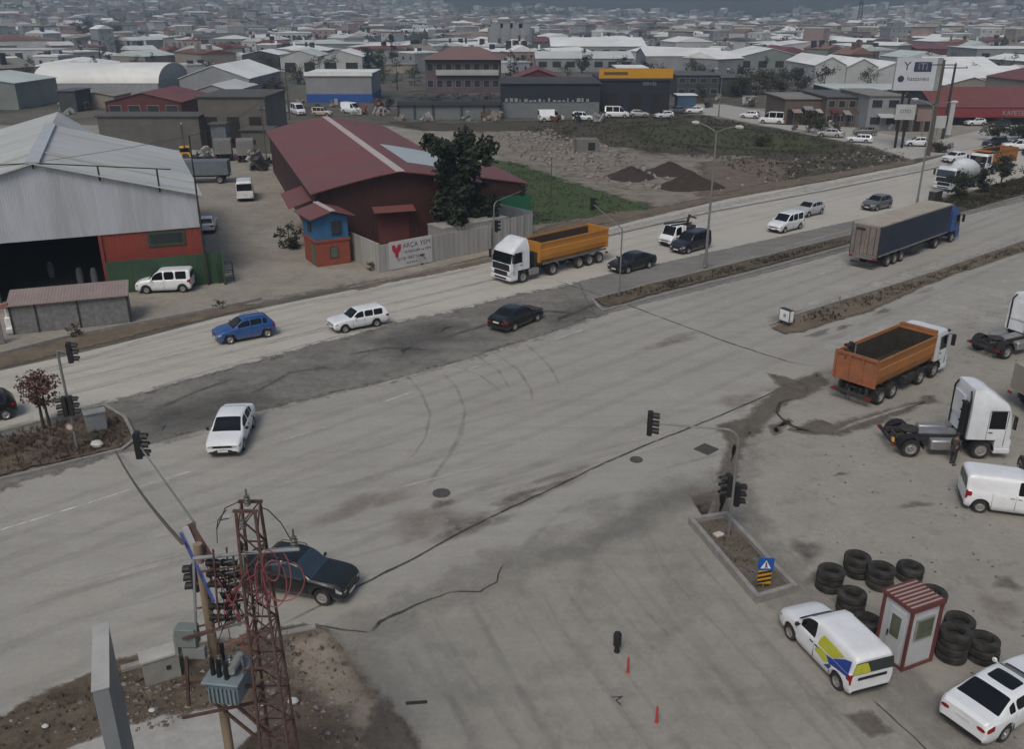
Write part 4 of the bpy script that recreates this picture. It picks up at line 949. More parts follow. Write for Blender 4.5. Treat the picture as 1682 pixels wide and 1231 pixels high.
MB().bx(-2.5, 2.2, -.35, -.27, .5, .7).bx(-2.5, 2.2, .27, .35, .5, .7).build('frame', M_chas, t, smooth=False)
for x in (1.95, -1.5):
    for s in (1, -1): wheel(t, x, s * .76, .33, .22, M_steel)
rear_lights(t, -2.62, .6, .75)
b = MB()
b.bar((-1.0, -.5, 1.9), (2.3, -.4, 2.15), .14).bar((-1.0, .3, 1.9), (2.2, .4, 2.1), .12)
b.bx(-1.2, .3, -.7, .7, .9, 1.7).bar((-.6, 0, 1.7), (-.9, .1, 2.7), .2).bar((-.9, .1, 2.5), (-1.8, .2, 2.2), .15)
tag(b.build('pipe_load', M_chas, smooth=False, loc=t.location, rz=t.rotation_euler.z), 'dark pipes and frames loaded on the small white flatbed truck', 'load')
# far lorries in the yard by the concrete walls
def boxtruck(label, px, py, az, m, H=2.9, Lb=5.0):
    t = thing('box_truck', label, 'truck', V(px, py), az)
    cab(t, P_lwhite, 2.8, 1.7, spoiler=False)
    for c in list(t.children): c.location.x += Lb / 2 + 1.2
    chassis(t, Lb / 2 - .4, -Lb / 2, [-Lb / 2 + 1.2]); MB().bx(-Lb / 2, Lb / 2 - .6, -1.22, 1.22, 1.1, H + .6).build('box_body', m, t, smooth=False); rear_lights(t, -Lb / 2 - .03)
    return t
M_tgrey = pm('grey_box_body', (.2, .2, .19), .7, dirt=(.12, .11, .1)); M_tblue = pm('blue_grey_box_body', (.12, .15, .17), .6, dirt=(.1, .1, .1))
boxtruck('dusty beige box truck cut by the right edge behind the white tractor unit', 1742, 676, 84, pm('dusty_beige_box', (.30, .275, .235), .8, var=.1, dirt=(.2, .175, .145), dirt_amt=.6), 2.0, 5.0)
boxtruck('grey box truck, left of two with pale tops behind the lane', 369, 262, 345, M_tgrey, 2.6, 4.5); boxtruck('grey box truck, right of two with pale tops behind the lane', 405, 264, 345, M_tgrey, 2.6, 4.5)
boxtruck('long blue-grey trailer truck parked side-on at the end of the lane', 322, 300, 263, M_tblue, 2.3, 9)
# ============================================================ BUILDINGS
OCC = []                                  # occupied ground circles, for the town scatter
def frame_pt(o, az, x, y=0, z=0):
    d = adir(az); n = adir(az - 90); return Vector(o) + d * x + n * y + Vector((0, 0, z))
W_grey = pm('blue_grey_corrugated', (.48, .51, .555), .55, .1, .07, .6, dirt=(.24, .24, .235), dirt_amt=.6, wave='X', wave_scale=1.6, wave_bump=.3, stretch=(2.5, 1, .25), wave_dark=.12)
W_red = pm('red_cladding', (.235, .042, .028), .6, var=.12, scale=1, dirt=(.14, .05, .04), dirt_amt=.4, wave='X', wave_scale=1.6, wave_bump=.4, stretch=(2, 1, .5))
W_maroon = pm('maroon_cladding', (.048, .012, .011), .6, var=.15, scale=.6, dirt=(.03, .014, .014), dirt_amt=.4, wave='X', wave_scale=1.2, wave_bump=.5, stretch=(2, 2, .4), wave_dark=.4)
W_maroony = pm('maroon_cladding_side', (.045, .013, .013), .6, var=.15, scale=.6, dirt=(.03, .014, .014), dirt_amt=.4, wave='Y', wave_scale=1.2, wave_bump=.5, stretch=(2, 2, .4), wave_dark=.4)
R_white = pm('weathered_white_roof', (.56, .575, .55), .5, .1, .1, .22, dirt=(.34, .325, .29), dirt_amt=.75, wave='Y', wave_scale=1.3, wave_bump=.35, stretch=(.6, 2.5, 1), wave_dark=.1)
R_mar = pm('faded_maroon_roof', (.20, .064, .062), .55, .05, .12, .25, dirt=(.13, .085, .08), dirt_amt=.7, wave='Y', wave_scale=1.4, wave_bump=.5, stretch=(.5, 2, 1), wave_dark=.3)
R_pink = pm('faded_pink_roof', (.27, .215, .2), .6, .05, .12, .6, dirt=(.2, .14, .13), wave='X', wave_scale=1.5, wave_bump=.5)
M_ridge = pm('pale_ridge_cap', (.46, .40, .38), .6, var=.08); M_sky = pm('translucent_roof_sheet', (.42, .48, .48), .4, var=.06, wave='Y', wave_scale=1.4)
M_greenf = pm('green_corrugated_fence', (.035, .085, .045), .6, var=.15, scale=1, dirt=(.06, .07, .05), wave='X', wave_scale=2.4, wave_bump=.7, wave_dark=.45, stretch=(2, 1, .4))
M_greenb = pm('bright_green_fence', (.01, .10, .05), .55, var=.08)
M_dark = pm('dark_interior', (.018, .017, .016), .9, var=.3); M_win = pm('dark_window_glass', (.03, .034, .038), .25, var=.2, spec=.4)  # M_dark: near-black, the shade inside openings put into the colour
M_conc = pm('grey_concrete_wall', (.17, .165, .155), .9, var=.18, scale=.4, dirt=(.09, .085, .08), dirt_amt=.6, bump=.3, bscale=4)
M_concl = pm('light_concrete_fence', (.34, .335, .32), .85, var=.1, scale=.5, dirt=(.2, .19, .175), dirt_amt=.55, wave='X', wave_scale=.55, wave_bump=.3, stretch=(2, 1, .4), wave_dark=.25)
M_contw = pm('dirty_white_container', (.33, .325, .31), .6, var=.08, scale=.6, dirt=(.2, .19, .17), wave='X', wave_scale=.75, wave_bump=.6, wave_dark=.4, stretch=(2, 1, .4))
M_frame = pm('window_frame_grey', (.25, .26, .25), .6); M_post = pm('galvanised_post', (.3, .3, .3), .5, .5, .1, dirt=(.18, .16, .14))
def colwall(c, k=''): return pm('wall_%s' % k, c, .85, var=.12, scale=.25, dirt=sc3(c, .55), dirt_amt=.5)
W_w = colwall((.44, .45, .45), 'white'); W_g = colwall((.25, .26, .27), 'grey'); W_b = colwall((.27, .24, .20), 'beige'); W_br = colwall((.12, .09, .075), 'brown'); W_pu = colwall((.115, .085, .10), 'mauve')
W_gg = colwall((.20, .225, .215), 'greygreen'); W_dk = colwall((.05, .052, .056), 'charcoal'); W_nv = colwall((.02, .026, .036), 'navy'); W_rd = colwall((.10, .025, .025), 'darkred'); W_pk = colwall((.30, .22, .20), 'salmon')
def colroof(c, k, r=.6): return pm('roof_%s' % k, c, r, var=.1, scale=.12, dirt=sc3(c, .6), dirt_amt=.5, stretch=(1, 1, 1))
R_w = colroof((.80, .81, .79), 'white'); R_lg = colroof((.58, .59, .57), 'lightgrey'); R_gn = colroof((.52, .58, .55), 'palegreen'); R_r = colroof((.17, .055, .05), 'red'); R_t = colroof((.22, .12, .09), 'tile')
R_d = colroof((.10, .098, .094), 'dark'); R_b = colroof((.24, .22, .19), 'beige'); R_rd = colroof((.10, .03, .03), 'oxblood')

def gable(name, label, cat, o, az, W, D, eave, rise, wallm, roofm, over=.3, windows=(), doors=(), group=None, ridge_x=None, side_m=None, capm=None, winm=None, arch=False, thick=.12):
    """building: origin front-left corner, az = bearing of the front wall, ridge runs front to back"""
    o = Vector(o); o.z = o.z or 0
    t = thing(name, label, cat, o, az, group); rx = W / 2 if ridge_x is None else ridge_x
    if arch:
        n = 14; top = [(W / 2 - W / 2 * math.cos(math.pi * k / n), eave + rise * math.sin(math.pi * k / n)) for k in range(n + 1)]
    else: top = [(0, eave), (rx, eave + rise), (W, eave)] if rise else [(0, eave), (W, eave)]
    poly = [(W, 0), (0, 0)][::-1][:0] + [(0, 0)] + top + [(W, 0)]
    MB().prism(poly, 0, D).build('wall', wallm, t, smooth=False)
    b = MB(); k = len(top); dz = thick
    if rise == 0:
        b.bx(-over, W + over, -over, D + over, eave + .02, eave + .02 + max(dz, .2))
    else:
        tp = [(x, z + .03) for x, z in top]
        ext0 = Vector((tp[0][0] - tp[1][0], 0, tp[0][1] - tp[1][1])).normalized() * over; ext1 = Vector((tp[-1][0] - tp[-2][0], 0, tp[-1][1] - tp[-2][1])).normalized() * over
        if arch: ext0 = Vector((-.1, 0, 0)); ext1 = Vector((.1, 0, 0))
        tp[0] = (tp[0][0] + ext0.x, tp[0][1] + ext0.z); tp[-1] = (tp[-1][0] + ext1.x, tp[-1][1] + ext1.z)
        for (x0, z0), (x1, z1) in zip(tp, tp[1:]):
            b.add([(x, y, z + h) for h in (0, dz) for x, z in ((x0, z0), (x1, z1)) for y in (-over, D + over)], [(0, 1, 3, 2), (4, 6, 7, 5), (0, 4, 5, 1), (2, 3, 7, 6), (0, 2, 6, 4), (1, 5, 7, 3)])
    rf = b.build('roof', roofm, t, smooth=arch, angle=50)
    if capm: MB().bx(rx - .45, rx + .45, -over - .02, D + over + .02, eave + rise + .03, eave + rise + dz + .1).build('ridge_cap', capm, rf, smooth=False)
    for (x0, x1, z0, z1) in windows:
        f = MB().bx(x0 - .08, x1 + .08, -.06, -.0, z0 - .08, z1 + .08).build('window', M_frame, t, smooth=False)
        MB().bx(x0, x1, -.08, -.055, z0, z1).build('pane', winm or M_win, f, smooth=False)
    for (x0, x1, z0, z1) in doors:
        MB().bx(x0, x1, -.05, -.0, z0, z1).build('door', M_dark, t, smooth=False)
    c = frame_pt(o, az, W / 2, D / 2); OCC.append((c.x, c.y, .5 * math.hypot(W, D)))
    return t

# ---- the big grey shed, left
P0 = at(340, 462); SH = 22.5
o = frame_pt(P0, 247, SH)
t = thing('warehouse', 'big grey corrugated shed with a pale worn gable roof and a red bay', 'warehouse', o, 67)
E_, RI = 7.3, 3.1
top = [(0, E_), (SH / 2, E_ + RI), (SH, E_)]
MB().prism([(-.0, 4.65), (0, E_), (SH / 2, E_ + RI), (SH, E_), (SH, 4.65)], -.12, .12).build('wall', W_grey, t, smooth=False)
MB().bx(SH - 7.5, SH, .0, .2, 0, 4.68).bx(SH - 7.72, SH - 7.5, -.15, .25, 0, 4.66).build('wall', W_red, t, smooth=False)
MB().bx(-.2, SH - 15.3, 0, .2, 0, 4.7).build('wall', M_greenf, t, smooth=False)
MB().bx(0, .2, .2, 26, 0, E_).bx(SH - .2, SH, .2, 26, 0, E_).bx(.2, SH - .2, 25.8, 26, 0, E_).build('wall', W_g, t, smooth=False)
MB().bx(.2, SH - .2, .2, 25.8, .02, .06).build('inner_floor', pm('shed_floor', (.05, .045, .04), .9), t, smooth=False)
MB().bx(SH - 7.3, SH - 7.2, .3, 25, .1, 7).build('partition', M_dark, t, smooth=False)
b = MB()
for s in (0, 1):
    xa, xb = (SH / 2, -.5) if s == 0 else (SH / 2, SH + .5)
    za, zb_ = E_ + RI + .05, E_ - RI / (SH / 2) * .5 + .05
    for y0, y1, dz in ((-.5, 5.2, 0), (5.2, 5.9, .12), (5.9, 26.3, .0)):
        b.add([(x, y, z + h + dz) for h in (0, .1) for x, z in ((xa, za), (xb, zb_)) for y in (y0, y1 - .01)], [(0, 1, 3, 2), (4, 6, 7, 5), (0, 4, 5, 1), (2, 3, 7, 6), (0, 2, 6, 4), (1, 5, 7, 3)])
rf = b.build('roof', R_white, t, smooth=False)
MB().bx(SH / 2 - .5, SH / 2 + .5, -.5, 26.3, E_ + RI + .13, E_ + RI + .26).build('ridge_cap', pm('ridge_flashing', (.42, .45, .47), .5, var=.1), rf, smooth=False)
b = MB()
b.tube([(-2, -.3, E_ + RI + .1), (SH / 2, -.3, E_ + RI + .12), (SH - 1.6, -.3, E_ + RI - .95)], .05)
for x in (SH / 2, SH / 2 + 4.4, SH / 2 + 8.6): b.cyl((x, -.3, E_ + RI - abs(x - SH / 2) * RI / (SH / 2) - .3), (x, -.3, E_ + RI + .12 - (x - SH / 2) * .111), .07, n=6)
b.build('gable_railing', M_chas, t, smooth=False)
f = MB().bx(SH - 4.1, SH - 1.25, -.1, 0, 3.35, 4.5).build('window', M_greenf, t, smooth=False); MB().bx(SH - 3.9, SH - 1.45, -.13, -.09, 3.6, 4.35).build('pane', M_win, f, smooth=False)
for (x0, x1, z0, z1) in ((SH - 7.2, SH - 4.2, 3.1, 4.3),): pass
for k, (x, y) in enumerate(((SH - 8.6, 2.5), (SH - 9.7, 3.0), (SH - 12, 6))):
    p = frame_pt(o, 67, x, y)
    tag(MB().lathe([(0, 0), (.26, .05), (.3, .6), (.26, 1.2), (.15, 1.4), (0, 1.4)], n=10).build('bulk_bag', pm('woven_white_bag', (.16, .16, .18), .8), loc=(p.x, p.y, .07)), ('white upright bag just inside the shed opening, nearest the red bay', 'white upright bag in the shed, second from the red bay', 'white bag deep in the dark of the shed opening')[k], 'bag')
OCC += [(frame_pt(o, 67, 11, 13).x, frame_pt(o, 67, 11, 13).y, 19)]
o2 = frame_pt(o, 67, 1.5, 26.5)
gable('warehouse', 'rear section of pale roofed sheds stepping back behind the big grey shed', 'warehouse', o2, 67, 13.4, 15, 7.6, 2.6, W_g, R_white, capm=None, ridge_x=9.75)
gable('warehouse', 'small white annex with flat roof at the back of the big grey shed', 'shed', frame_pt(o, 67, SH - 7.2, 26.8), 67, 3.2, 6, 6.6, 0, W_w, R_w)
# green corrugated fence and rack in front of the red bay
g0 = frame_pt(P0, 247, 7.5, .9)
tag(MB().bx(0, 8.8, -.05, .05, 0, 2.6).bx(8.75, 8.85, -.9, 1.6, 0, 2.5).build('corrugated_fence', M_greenf, smooth=False, loc=g0, rz=rz_of(67)), 'dark green corrugated fence below the red bay of the big shed', 'fence')
b = MB()
for x in (0, 1.2): b.bar((x, 0, 0), (x, 0, 1.7), .06).bar((x, .6, 0), (x, .6, 1.7), .06)
for z in (.2, .9, 1.65): b.bar((0, 0, z), (1.2, 0, z), .05).bar((0, .6, z), (1.2, .6, z), .05)
p = frame_pt(P0, 67, .9, -1.2); tag(b.build('steel_rack', M_chas, loc=p, rz=rz_of(67)), 'empty dark steel rack at the corner of the green corrugated fence', 'rack')
# long container-like shed by the road
P = at(215, 530); oo = frame_pt(P, 250, 7.6)
t = thing('storage_shed', 'low grey panelled shed with faded pink sheet roof beside the road', 'shed', oo, 70)
MB().bx(0, 7.6, 0, 2.3, 0, 2.05).build('wall', pm('speckled_grey_panel', (.17, .17, .17), .8, var=.35, scale=3, dirt=(.1, .1, .1)), t, smooth=False)
b = MB()
for x in (0, 1.6, 4.3, 7.6): b.bx(x - .06, x + .06, -.05, -.0, 0, 2.05)
b.build('post', M_chas, t, smooth=False)
MB().add([(x, y, z + h) for h in (0, .07) for x in (-.15, 7.75) for y, z in ((-.25, 2.08), (2.5, 2.5))], [(0, 1, 3, 2), (4, 6, 7, 5), (0, 4, 5, 1), (2, 3, 7, 6), (0, 2, 6, 4), (1, 5, 7, 3)]).build('roof', R_pink, t, smooth=False)
OCC.append((oo.x + 3, oo.y + 2, 5))
p = frame_pt(P, 250, 8.1); tag(MB().bx(0, .7, .3, 1.5, 0, 1.2).bx(.1, .6, .4, 1.4, 1.2, 1.9).bx(.0, .7, 0, .3, 0, .5).build('junk_pile', P_white, loc=p, rz=rz_of(70), bevel=.08), 'white and red scrap left standing at the end of the panelled shed', 'scrap')
tag(MB().bx(-.25, .25, -.2, .2, 0, .35).build('red_crate', P_red, loc=p + Vector((.2, .1, 1.95)), rz=.4, bevel=.03), 'small red crate on top of the white scrap', 'crate')
b = MB(); P5 = at(0, 566); tag(MB().bx(-4, .3, 0, .12, 0, 1.7).build('panel_fence', MATS['speckled_grey_panel'], loc=P5, rz=rz_of(70), smooth=False), 'grey panel fence cut by the left edge, left of the panelled shed', 'fence')

# ---- red warehouse
WR = Vector((-18.2, 82.2, 0)); AZR = 71
t = thing('warehouse', 'long dark red warehouse with faded maroon roof and white ridge strip', 'warehouse', WR, AZR)
Wd, Dp, Ev, Ri = 15.8, 48, 5.6, 1.5
MB().prism([(0, 0), (0, Ev), (Wd / 2, Ev + Ri), (Wd, Ev), (Wd, 0)], 0, .25).build('wall', W_maroon, t, smooth=False)
MB().bx(0, .25, .25, Dp, 0, Ev).bx(Wd - .25, Wd, .25, Dp, 0, Ev).prism([(0, 0), (0, Ev), (Wd / 2, Ev + Ri), (Wd, Ev), (Wd, 0)], Dp, Dp + .2).build('wall', W_maroony, t, smooth=False)
b = MB()
for s in (-1, 1):
    for k in range(4):
        u0, u1 = k / 4, (k + 1) / 4
        f = lambda u: (Wd / 2 + s * (Wd / 2 + .5) * u, Ev + Ri + .05 - (Ri + .12) * (u ** 1.25))
        (xa, za), (xb, zb_) = f(u0), f(u1)
        b.add([(x, y, z + h) for h in (0, .1) for x, z in ((xa, za), (xb, zb_)) for y in (-.9, Dp + .6)], [(0, 1, 3, 2), (4, 6, 7, 5), (0, 4, 5, 1), (2, 3, 7, 6), (0, 2, 6, 4), (1, 5, 7, 3)])
rf = b.build('roof', R_mar, t, smooth=False)
MB().bx(Wd / 2 - .42, Wd / 2 + .42, -.95, Dp + .6, Ev + Ri + .12, Ev + Ri + .2).build('ridge_strip', M_ridge, rf, smooth=False)
def rz_at(x): u = abs(x - Wd / 2) / (Wd / 2 + .5); return Ev + Ri + .05 - (Ri + .12) * (u ** 1.25) + .11
xs_ = [Wd / 2 + 2.2, Wd / 2 + 4.2, Wd / 2 + 6.2, Wd / 2 + 8]
b = MB()
for xa, xb in zip(xs_, xs_[1:]): b.add([(x, y, rz_at(x) + h) for h in (.0, .05) for x in (xa, xb) for y in (6, 20)], [(0, 1, 3, 2), (4, 6, 7, 5), (0, 4, 5, 1), (2, 3, 7, 6), (0, 2, 6, 4), (1, 5, 7, 3)])
b.build('skylight', M_sky, rf, smooth=False)
for x0, x1, z, d in ((5.2, 9.2, 3.5, 1.2),):
    MB().add([(x, y, zz + h) for h in (0, .06) for x in (x0, x1) for y, zz in ((0, z + .35), (-d, z))], [(0, 1, 3, 2), (4, 6, 7, 5), (0, 4, 5, 1), (2, 3, 7, 6), (0, 2, 6, 4), (1, 5, 7, 3)]).build('awning', R_mar, t, smooth=False)
    MB().bx(x0 + .5, x1 - .5, -.06, 0, .1, z).build('door', W_rd, t, smooth=False)
MB().add([(x, y, z + h) for h in (0, .06) for y in (3, 11) for x, z in ((0, 4.3), (-2.2, 3.6))], [(0, 1, 3, 2), (4, 6, 7, 5), (0, 4, 5, 1), (2, 3, 7, 6), (0, 2, 6, 4), (1, 5, 7, 3)]).build('awning', R_mar, t, smooth=False)
gable('annex', 'low red annex with maroon roof at the right end of the red warehouse', 'shed', frame_pt(WR, AZR, Wd + .05, 5), AZR, 6.6, 11, 4.3, 1.1, W_maroon, R_mar, ridge_x=.1, windows=[(2, 3, 1.5, 2.3)])
for k in range(6): c = frame_pt(WR, AZR, Wd / 2, 4 + k * 9); OCC.append((c.x, c.y, 10))
# ---- guard hut
P1 = at(522, 439); AH = 60
t = thing('guard_hut', 'two-storey hut, orange red below and bright blue above, with maroon gable roof', 'hut', P1, AH)
H1 = 2.3
W_or = pm('orange_red_plaster', (.24, .058, .034), .8, var=.12, dirt=(.16, .06, .04), dirt_amt=.4); W_bl = pm('bright_blue_plaster', (.03, .12, .25), .8, var=.15, dirt=(.04, .09, .14), dirt_amt=.4)
MB().bx(0, 3.1, 0, 3.4, 0, H1).bx(-.08, 3.18, -.08, 3.48, H1 - .15, H1 + .06).build('lower_wall', W_or, t, smooth=False)
MB().bx(0.04, 3.06, .04, 3.36, H1 + .06, 4.25).prism([(.04, 4.25), (1.55, 4.7), (3.06, 4.25)], .04, 3.36).build('upper_wall', W_bl, t, smooth=False)
b = MB()
for s in (-1, 1):
    b.add([(x, y, z + h) for h in (0, .08) for x, z in ((1.55, 4.86), (1.55 + s * 2.1, 4.3)) for y in (-.55, 4.0)], [(0, 1, 3, 2), (4, 6, 7, 5), (0, 4, 5, 1), (2, 3, 7, 6), (0, 2, 6, 4), (1, 5, 7, 3)])
rf = b.build('roof', R_mar, t, smooth=False); MB().bx(1.3, 1.8, -.6, 4.05, 4.93, 5.0).build('ridge_strip', M_ridge, rf, smooth=False)
for x0, x1, z0, z1, m in ((1.6, 2.4, 2.75, 3.85, M_win), (1.3, 1.9, .7, 1.6, pm('green_shutter', (.08, .12, .09), .6))):
    f = MB().bx(x0 - .06, x1 + .06, -.05, .045, z0 - .06, z1 + .06).build('window', pm('dark_window_frame', (.03, .035, .05), .6), t, smooth=False); MB().bx(x0, x1, -.07, -.045, z0, z1).build('pane', m, f, smooth=False)
f = MB().bx(-.05, .03, 1.0, 1.9, 2.95, 3.75).build('window', MATS['dark_window_frame'], t, smooth=False); MB().bx(-.07, -.045, 1.06, 1.84, 3.0, 3.7).build('pane', M_win, f, smooth=False)
MB().bx(-.05, 0, .4, 1.2, 0, 1.95).build('door', MATS['green_shutter'], t, smooth=False)
OCC.append((P1.x, P1.y, 4))
# concrete wall with sign, container, metal fence
Fc = at(625, 447); 
tag(MB().bx(0, 12.3, -.08, .08, 0, 2.35).build('concrete_wall', M_concl, smooth=False, loc=Fc, rz=rz_of(50)), 'pale ribbed concrete wall carrying the white sign, parallel to the road', 'wall')
fl = at(578, 425); d = (fl - Fc); 
tag(MB().bx(0, d.length, -.08, .08, 0, 2.5).build('concrete_wall', M_concl, smooth=False, loc=Fc, rz=math.atan2(d.y, d.x)), 'plain pale concrete wall running from the hut to the sign corner', 'wall')
# sign
p = frame_pt(Fc, 50, .9, -.16)
t = thing('wall_sign', 'white sign with a red emblem and dark lettering on the concrete wall', 'sign', p, 50)
MB().bx(0, 4.5, -.05, .04, .05, 2.5).build('board', pm('sign_white', (.48, .47, .47), .6, var=.08, dirt=(.3, .29, .28)), t, smooth=False)
M_sr = pm('sign_crimson', (.35, .02, .05), .6); M_sk = pm('sign_ink', (.09, .09, .1), .6)
MB().prism([(.25, 2.2), (.55, 2.2), (.72, 1.85), (.9, 2.2), (1.2, 2.2), (1.15, 1.7), (.9, 1.45), (.88, 1.15), (.72, 1.0), (.56, 1.15), (.54, 1.45), (.3, 1.7)], -.075, -.05).build('emblem', M_sr, t, smooth=False)
q90 = (R(90), 0, 0)
text_mesh('ARÇA YEM', .62, 'lettering', M_sk, t, (2.85, -.06, 1.98), q90); text_mesh('VETERİNER ve YEM', .34, 'lettering', M_sk, t, (2.9, -.06, 1.4), q90)
text_mesh('SATIŞ YERİ TARIM', .36, 'lettering', M_sk, t, (2.2, -.06, .85), q90); text_mesh('0326 000 00', .24, 'lettering', M_sk, t, (2.3, -.06, .42), q90)
p = frame_pt(Fc, 50, 6.9, .12)
t = thing('storage_container', 'dirty white ribbed container behind the concrete wall', 'container', p, 50)
MB().bx(0, 7.6, 0, 2.4, 0, 2.75).build('body', M_contw, t, smooth=False); MB().bx(-.05, 7.65, -.04, 2.45, 2.75, 2.85).build('roof', pm('container_roof', (.32, .31, .29), .7, dirt=(.2, .19, .17)), t, smooth=False)
p = frame_pt(Fc, 50, 12.6, -.1)
t = thing('metal_fence', 'dirty white corrugated metal fence right of the container', 'fence', p, 50)
MB().bx(0, 4.9, -.04, .04, 0, 2.75).build('panel', M_contw, t, smooth=False)
b = MB()
for k in range(6): b.bx(k * .95, k * .95 + .08, -.1, -.04, 0, 2.8)
b.build('post', M_post, t, smooth=False)
d0 = frame_pt(Fc, 50, 17.5, -.1)
tag(MB().bx(0, 6, -.04, .04, 0, 3.0).build('metal_fence', pm('blue_grey_sheet', (.2, .23, .25), .6, wave='X', wave_scale=1.2), smooth=False, loc=d0, rz=rz_of(-42)), 'blue-grey sheet fence going back from the white metal fence', 'fence')
tag(MB().bx(0, 4.5, -.04, .04, 0, 3.4).build('green_fence', M_greenb, smooth=False, loc=d0 + Vector((-4.4, 5.0, 0)), rz=rz_of(74)), 'plain bright green fence behind the white metal fence', 'fence')
# ---- unfinished concrete buildings and walls behind the lane
def wb(px0, px1, pyb, pyt, D, rise, wallm, roofm, label, cat='building', az=90, name='building', nw=0, rows=1, over=.3, arch=False, group=None, doors=0, rowh=3.0, swap=False, capm=None, parapet=False):
    """a building whose front wall stands on the ground row pyb between two columns"""
    a = at(px0, pyb); h = high(px0, pyb, pyt); W = abs(at(px1, pyb).x - a.x) / max(.3, math.cos(R(az - 90)))
    ws = []
    if nw:
        for r_ in range(rows):
            z0 = (h / rows) * r_ + h / rows * .35; z1 = (h / rows) * r_ + h / rows * .78
            for k in range(nw):
                x = W * (k + .5) / nw; ww = min(1.6, W / nw * .3); ws.append((x - ww, x + ww, z0, z1))
    dr = [(W * (k + .5) / doors - W / doors * .28, W * (k + .5) / doors + W / doors * .28, 0, h * .62) for k in range(doors)]
    if swap:      # ridge parallel to the front: build turned by 90 degrees
        t = gable(name, label, cat, frame_pt(a, az, W), az - 90, D, W, h, rise, wallm, roofm, over, (), (), group, arch=arch, capm=capm)
        for k, (x0, x1, z0, z1) in enumerate(ws + dr):
            f = MB().bx(-.06, 0, x0 - .06 if 0 else W - x1, W - x0, z0, z1).build('window' if k < len(ws) else 'door', M_win if k < len(ws) else M_dark, t, smooth=False)
        return t
    return gable(name, label, cat, a, az, W, D, h, rise, wallm, roofm, over, ws, dr, group, arch=arch, capm=capm)
M_unf = pm('unfinished_grey_blockwork', (.115, .11, .10), .9, var=.2, scale=.4, dirt=(.07, .068, .064), dirt_amt=.6)
wb(168, 332, 246, 192, 6, 0, M_unf, pm('dark_flat_roof', (.085, .082, .078), .9), 'long dark grey blockwork wall building behind the big shed', name='block_building')
wb(334, 442, 243, 160, 14, 0, M_unf, MATS['dark_flat_roof'], 'tall unfinished grey concrete building at the end of the lane', name='block_building', doors=3)  # doors here are open bays: flat panels with the inner shade painted on
wb(352, 376, 262, 205, 2, 0, pm('blue_grey_door', (.11, .13, .145), .6), MATS['dark_flat_roof'], 'tall blue-grey metal booth against the unfinished building', name='metal_booth', cat='booth')
wb(400, 445, 252, 215, 5, 0, M_unf, MATS['dark_flat_roof'], 'dark lean-to store right of the blue-grey booth', name='lean_to', cat='shed')
# clutter of the yards behind
M_scr = [pm('dark_scrap_pile', (.05, .046, .042), .8, var=.5, scale=1.5), M_frame, pm('rusty_scrap', (.12, .06, .04), .8, var=.4, scale=2), W_b, pm('pale_scrap', (.32, .31, .3), .8, var=.3), W_nv]
rs = random.Random(31)
spots_ = [(rs.uniform(618, 652), rs.uniform(172, 196)) for _ in range(7)] + [(rs.uniform(445, 500), rs.uniform(172, 184)) for _ in range(6)] + [(rs.uniform(520, 600), rs.uniform(172, 190)) for _ in range(6)] + [(rs.uniform(100, 165), rs.uniform(178, 190)) for _ in range(5)] + [(rs.uniform(1130, 1290), rs.uniform(163, 178)) for _ in range(9)] + [(rs.uniform(280, 345), rs.uniform(258, 275)) for _ in range(6)] + [(rs.uniform(410, 440), rs.uniform(262, 285)) for _ in range(4)] + [(rs.uniform(640, 1090), rs.uniform(197, 201)) for _ in range(9)]
for k, (px, py) in enumerate(spots_):
    b = MB(); s_ = rs.uniform(.6, 1.8)
    for q in range(rs.randint(4, 9)):
        b.bar((rs.uniform(-s_, s_), rs.uniform(-1, 1), rs.uniform(0, .6)), (rs.uniform(-s_, s_), rs.uniform(-1, 1), rs.uniform(.3, 2.0)), rs.uniform(.15, .9), rs.uniform(.15, .8))
    tag(b.build('scrap_heap', M_scr[k % 6], loc=at(px, py), rz=rs.uniform(0, 3), smooth=False), 'low %s heap of scrap in the yards before the far buildings' % ['dark', 'grey', 'rusty', 'beige', 'pale', 'navy'][k % 6], 'scrap', 'scrap heaps in the yards')
P = at(306, 266); t = thing('mobile_crane', 'small yellow mobile crane with a thin raised boom beside the big shed', 'crane', P, 160)
MB().bx(-1.6, 1.6, -.9, .9, .5, 1.0).bx(-.9, .3, -.7, .7, 1.0, 2.3).build('body', P_yel, t, bevel=.06); MB().bar((0, 0, 2.0), (5.2, 0, 6.2), .22).build('boom', M_post, t, smooth=False); MB().bx(-.85, .32, -.72, .72, 1.5, 2.1).build('window', M_glass, t, smooth=False)
for x in (-1.1, 1.1):
    for s in (1, -1): wheel(t, x, s * .8, .42, .3, M_steel, n=12)
for px, py, az_, pt, lb in ((312, 282, 350, P_white, 'white van in front of the small yellow crane'), (343, 272, 340, P_black, 'dark car behind the long blue-grey trailer')): car('parked_car', lb, 'car', V(px, py), az_, pt, VAN if pt is P_white else HATCH, lod=1)
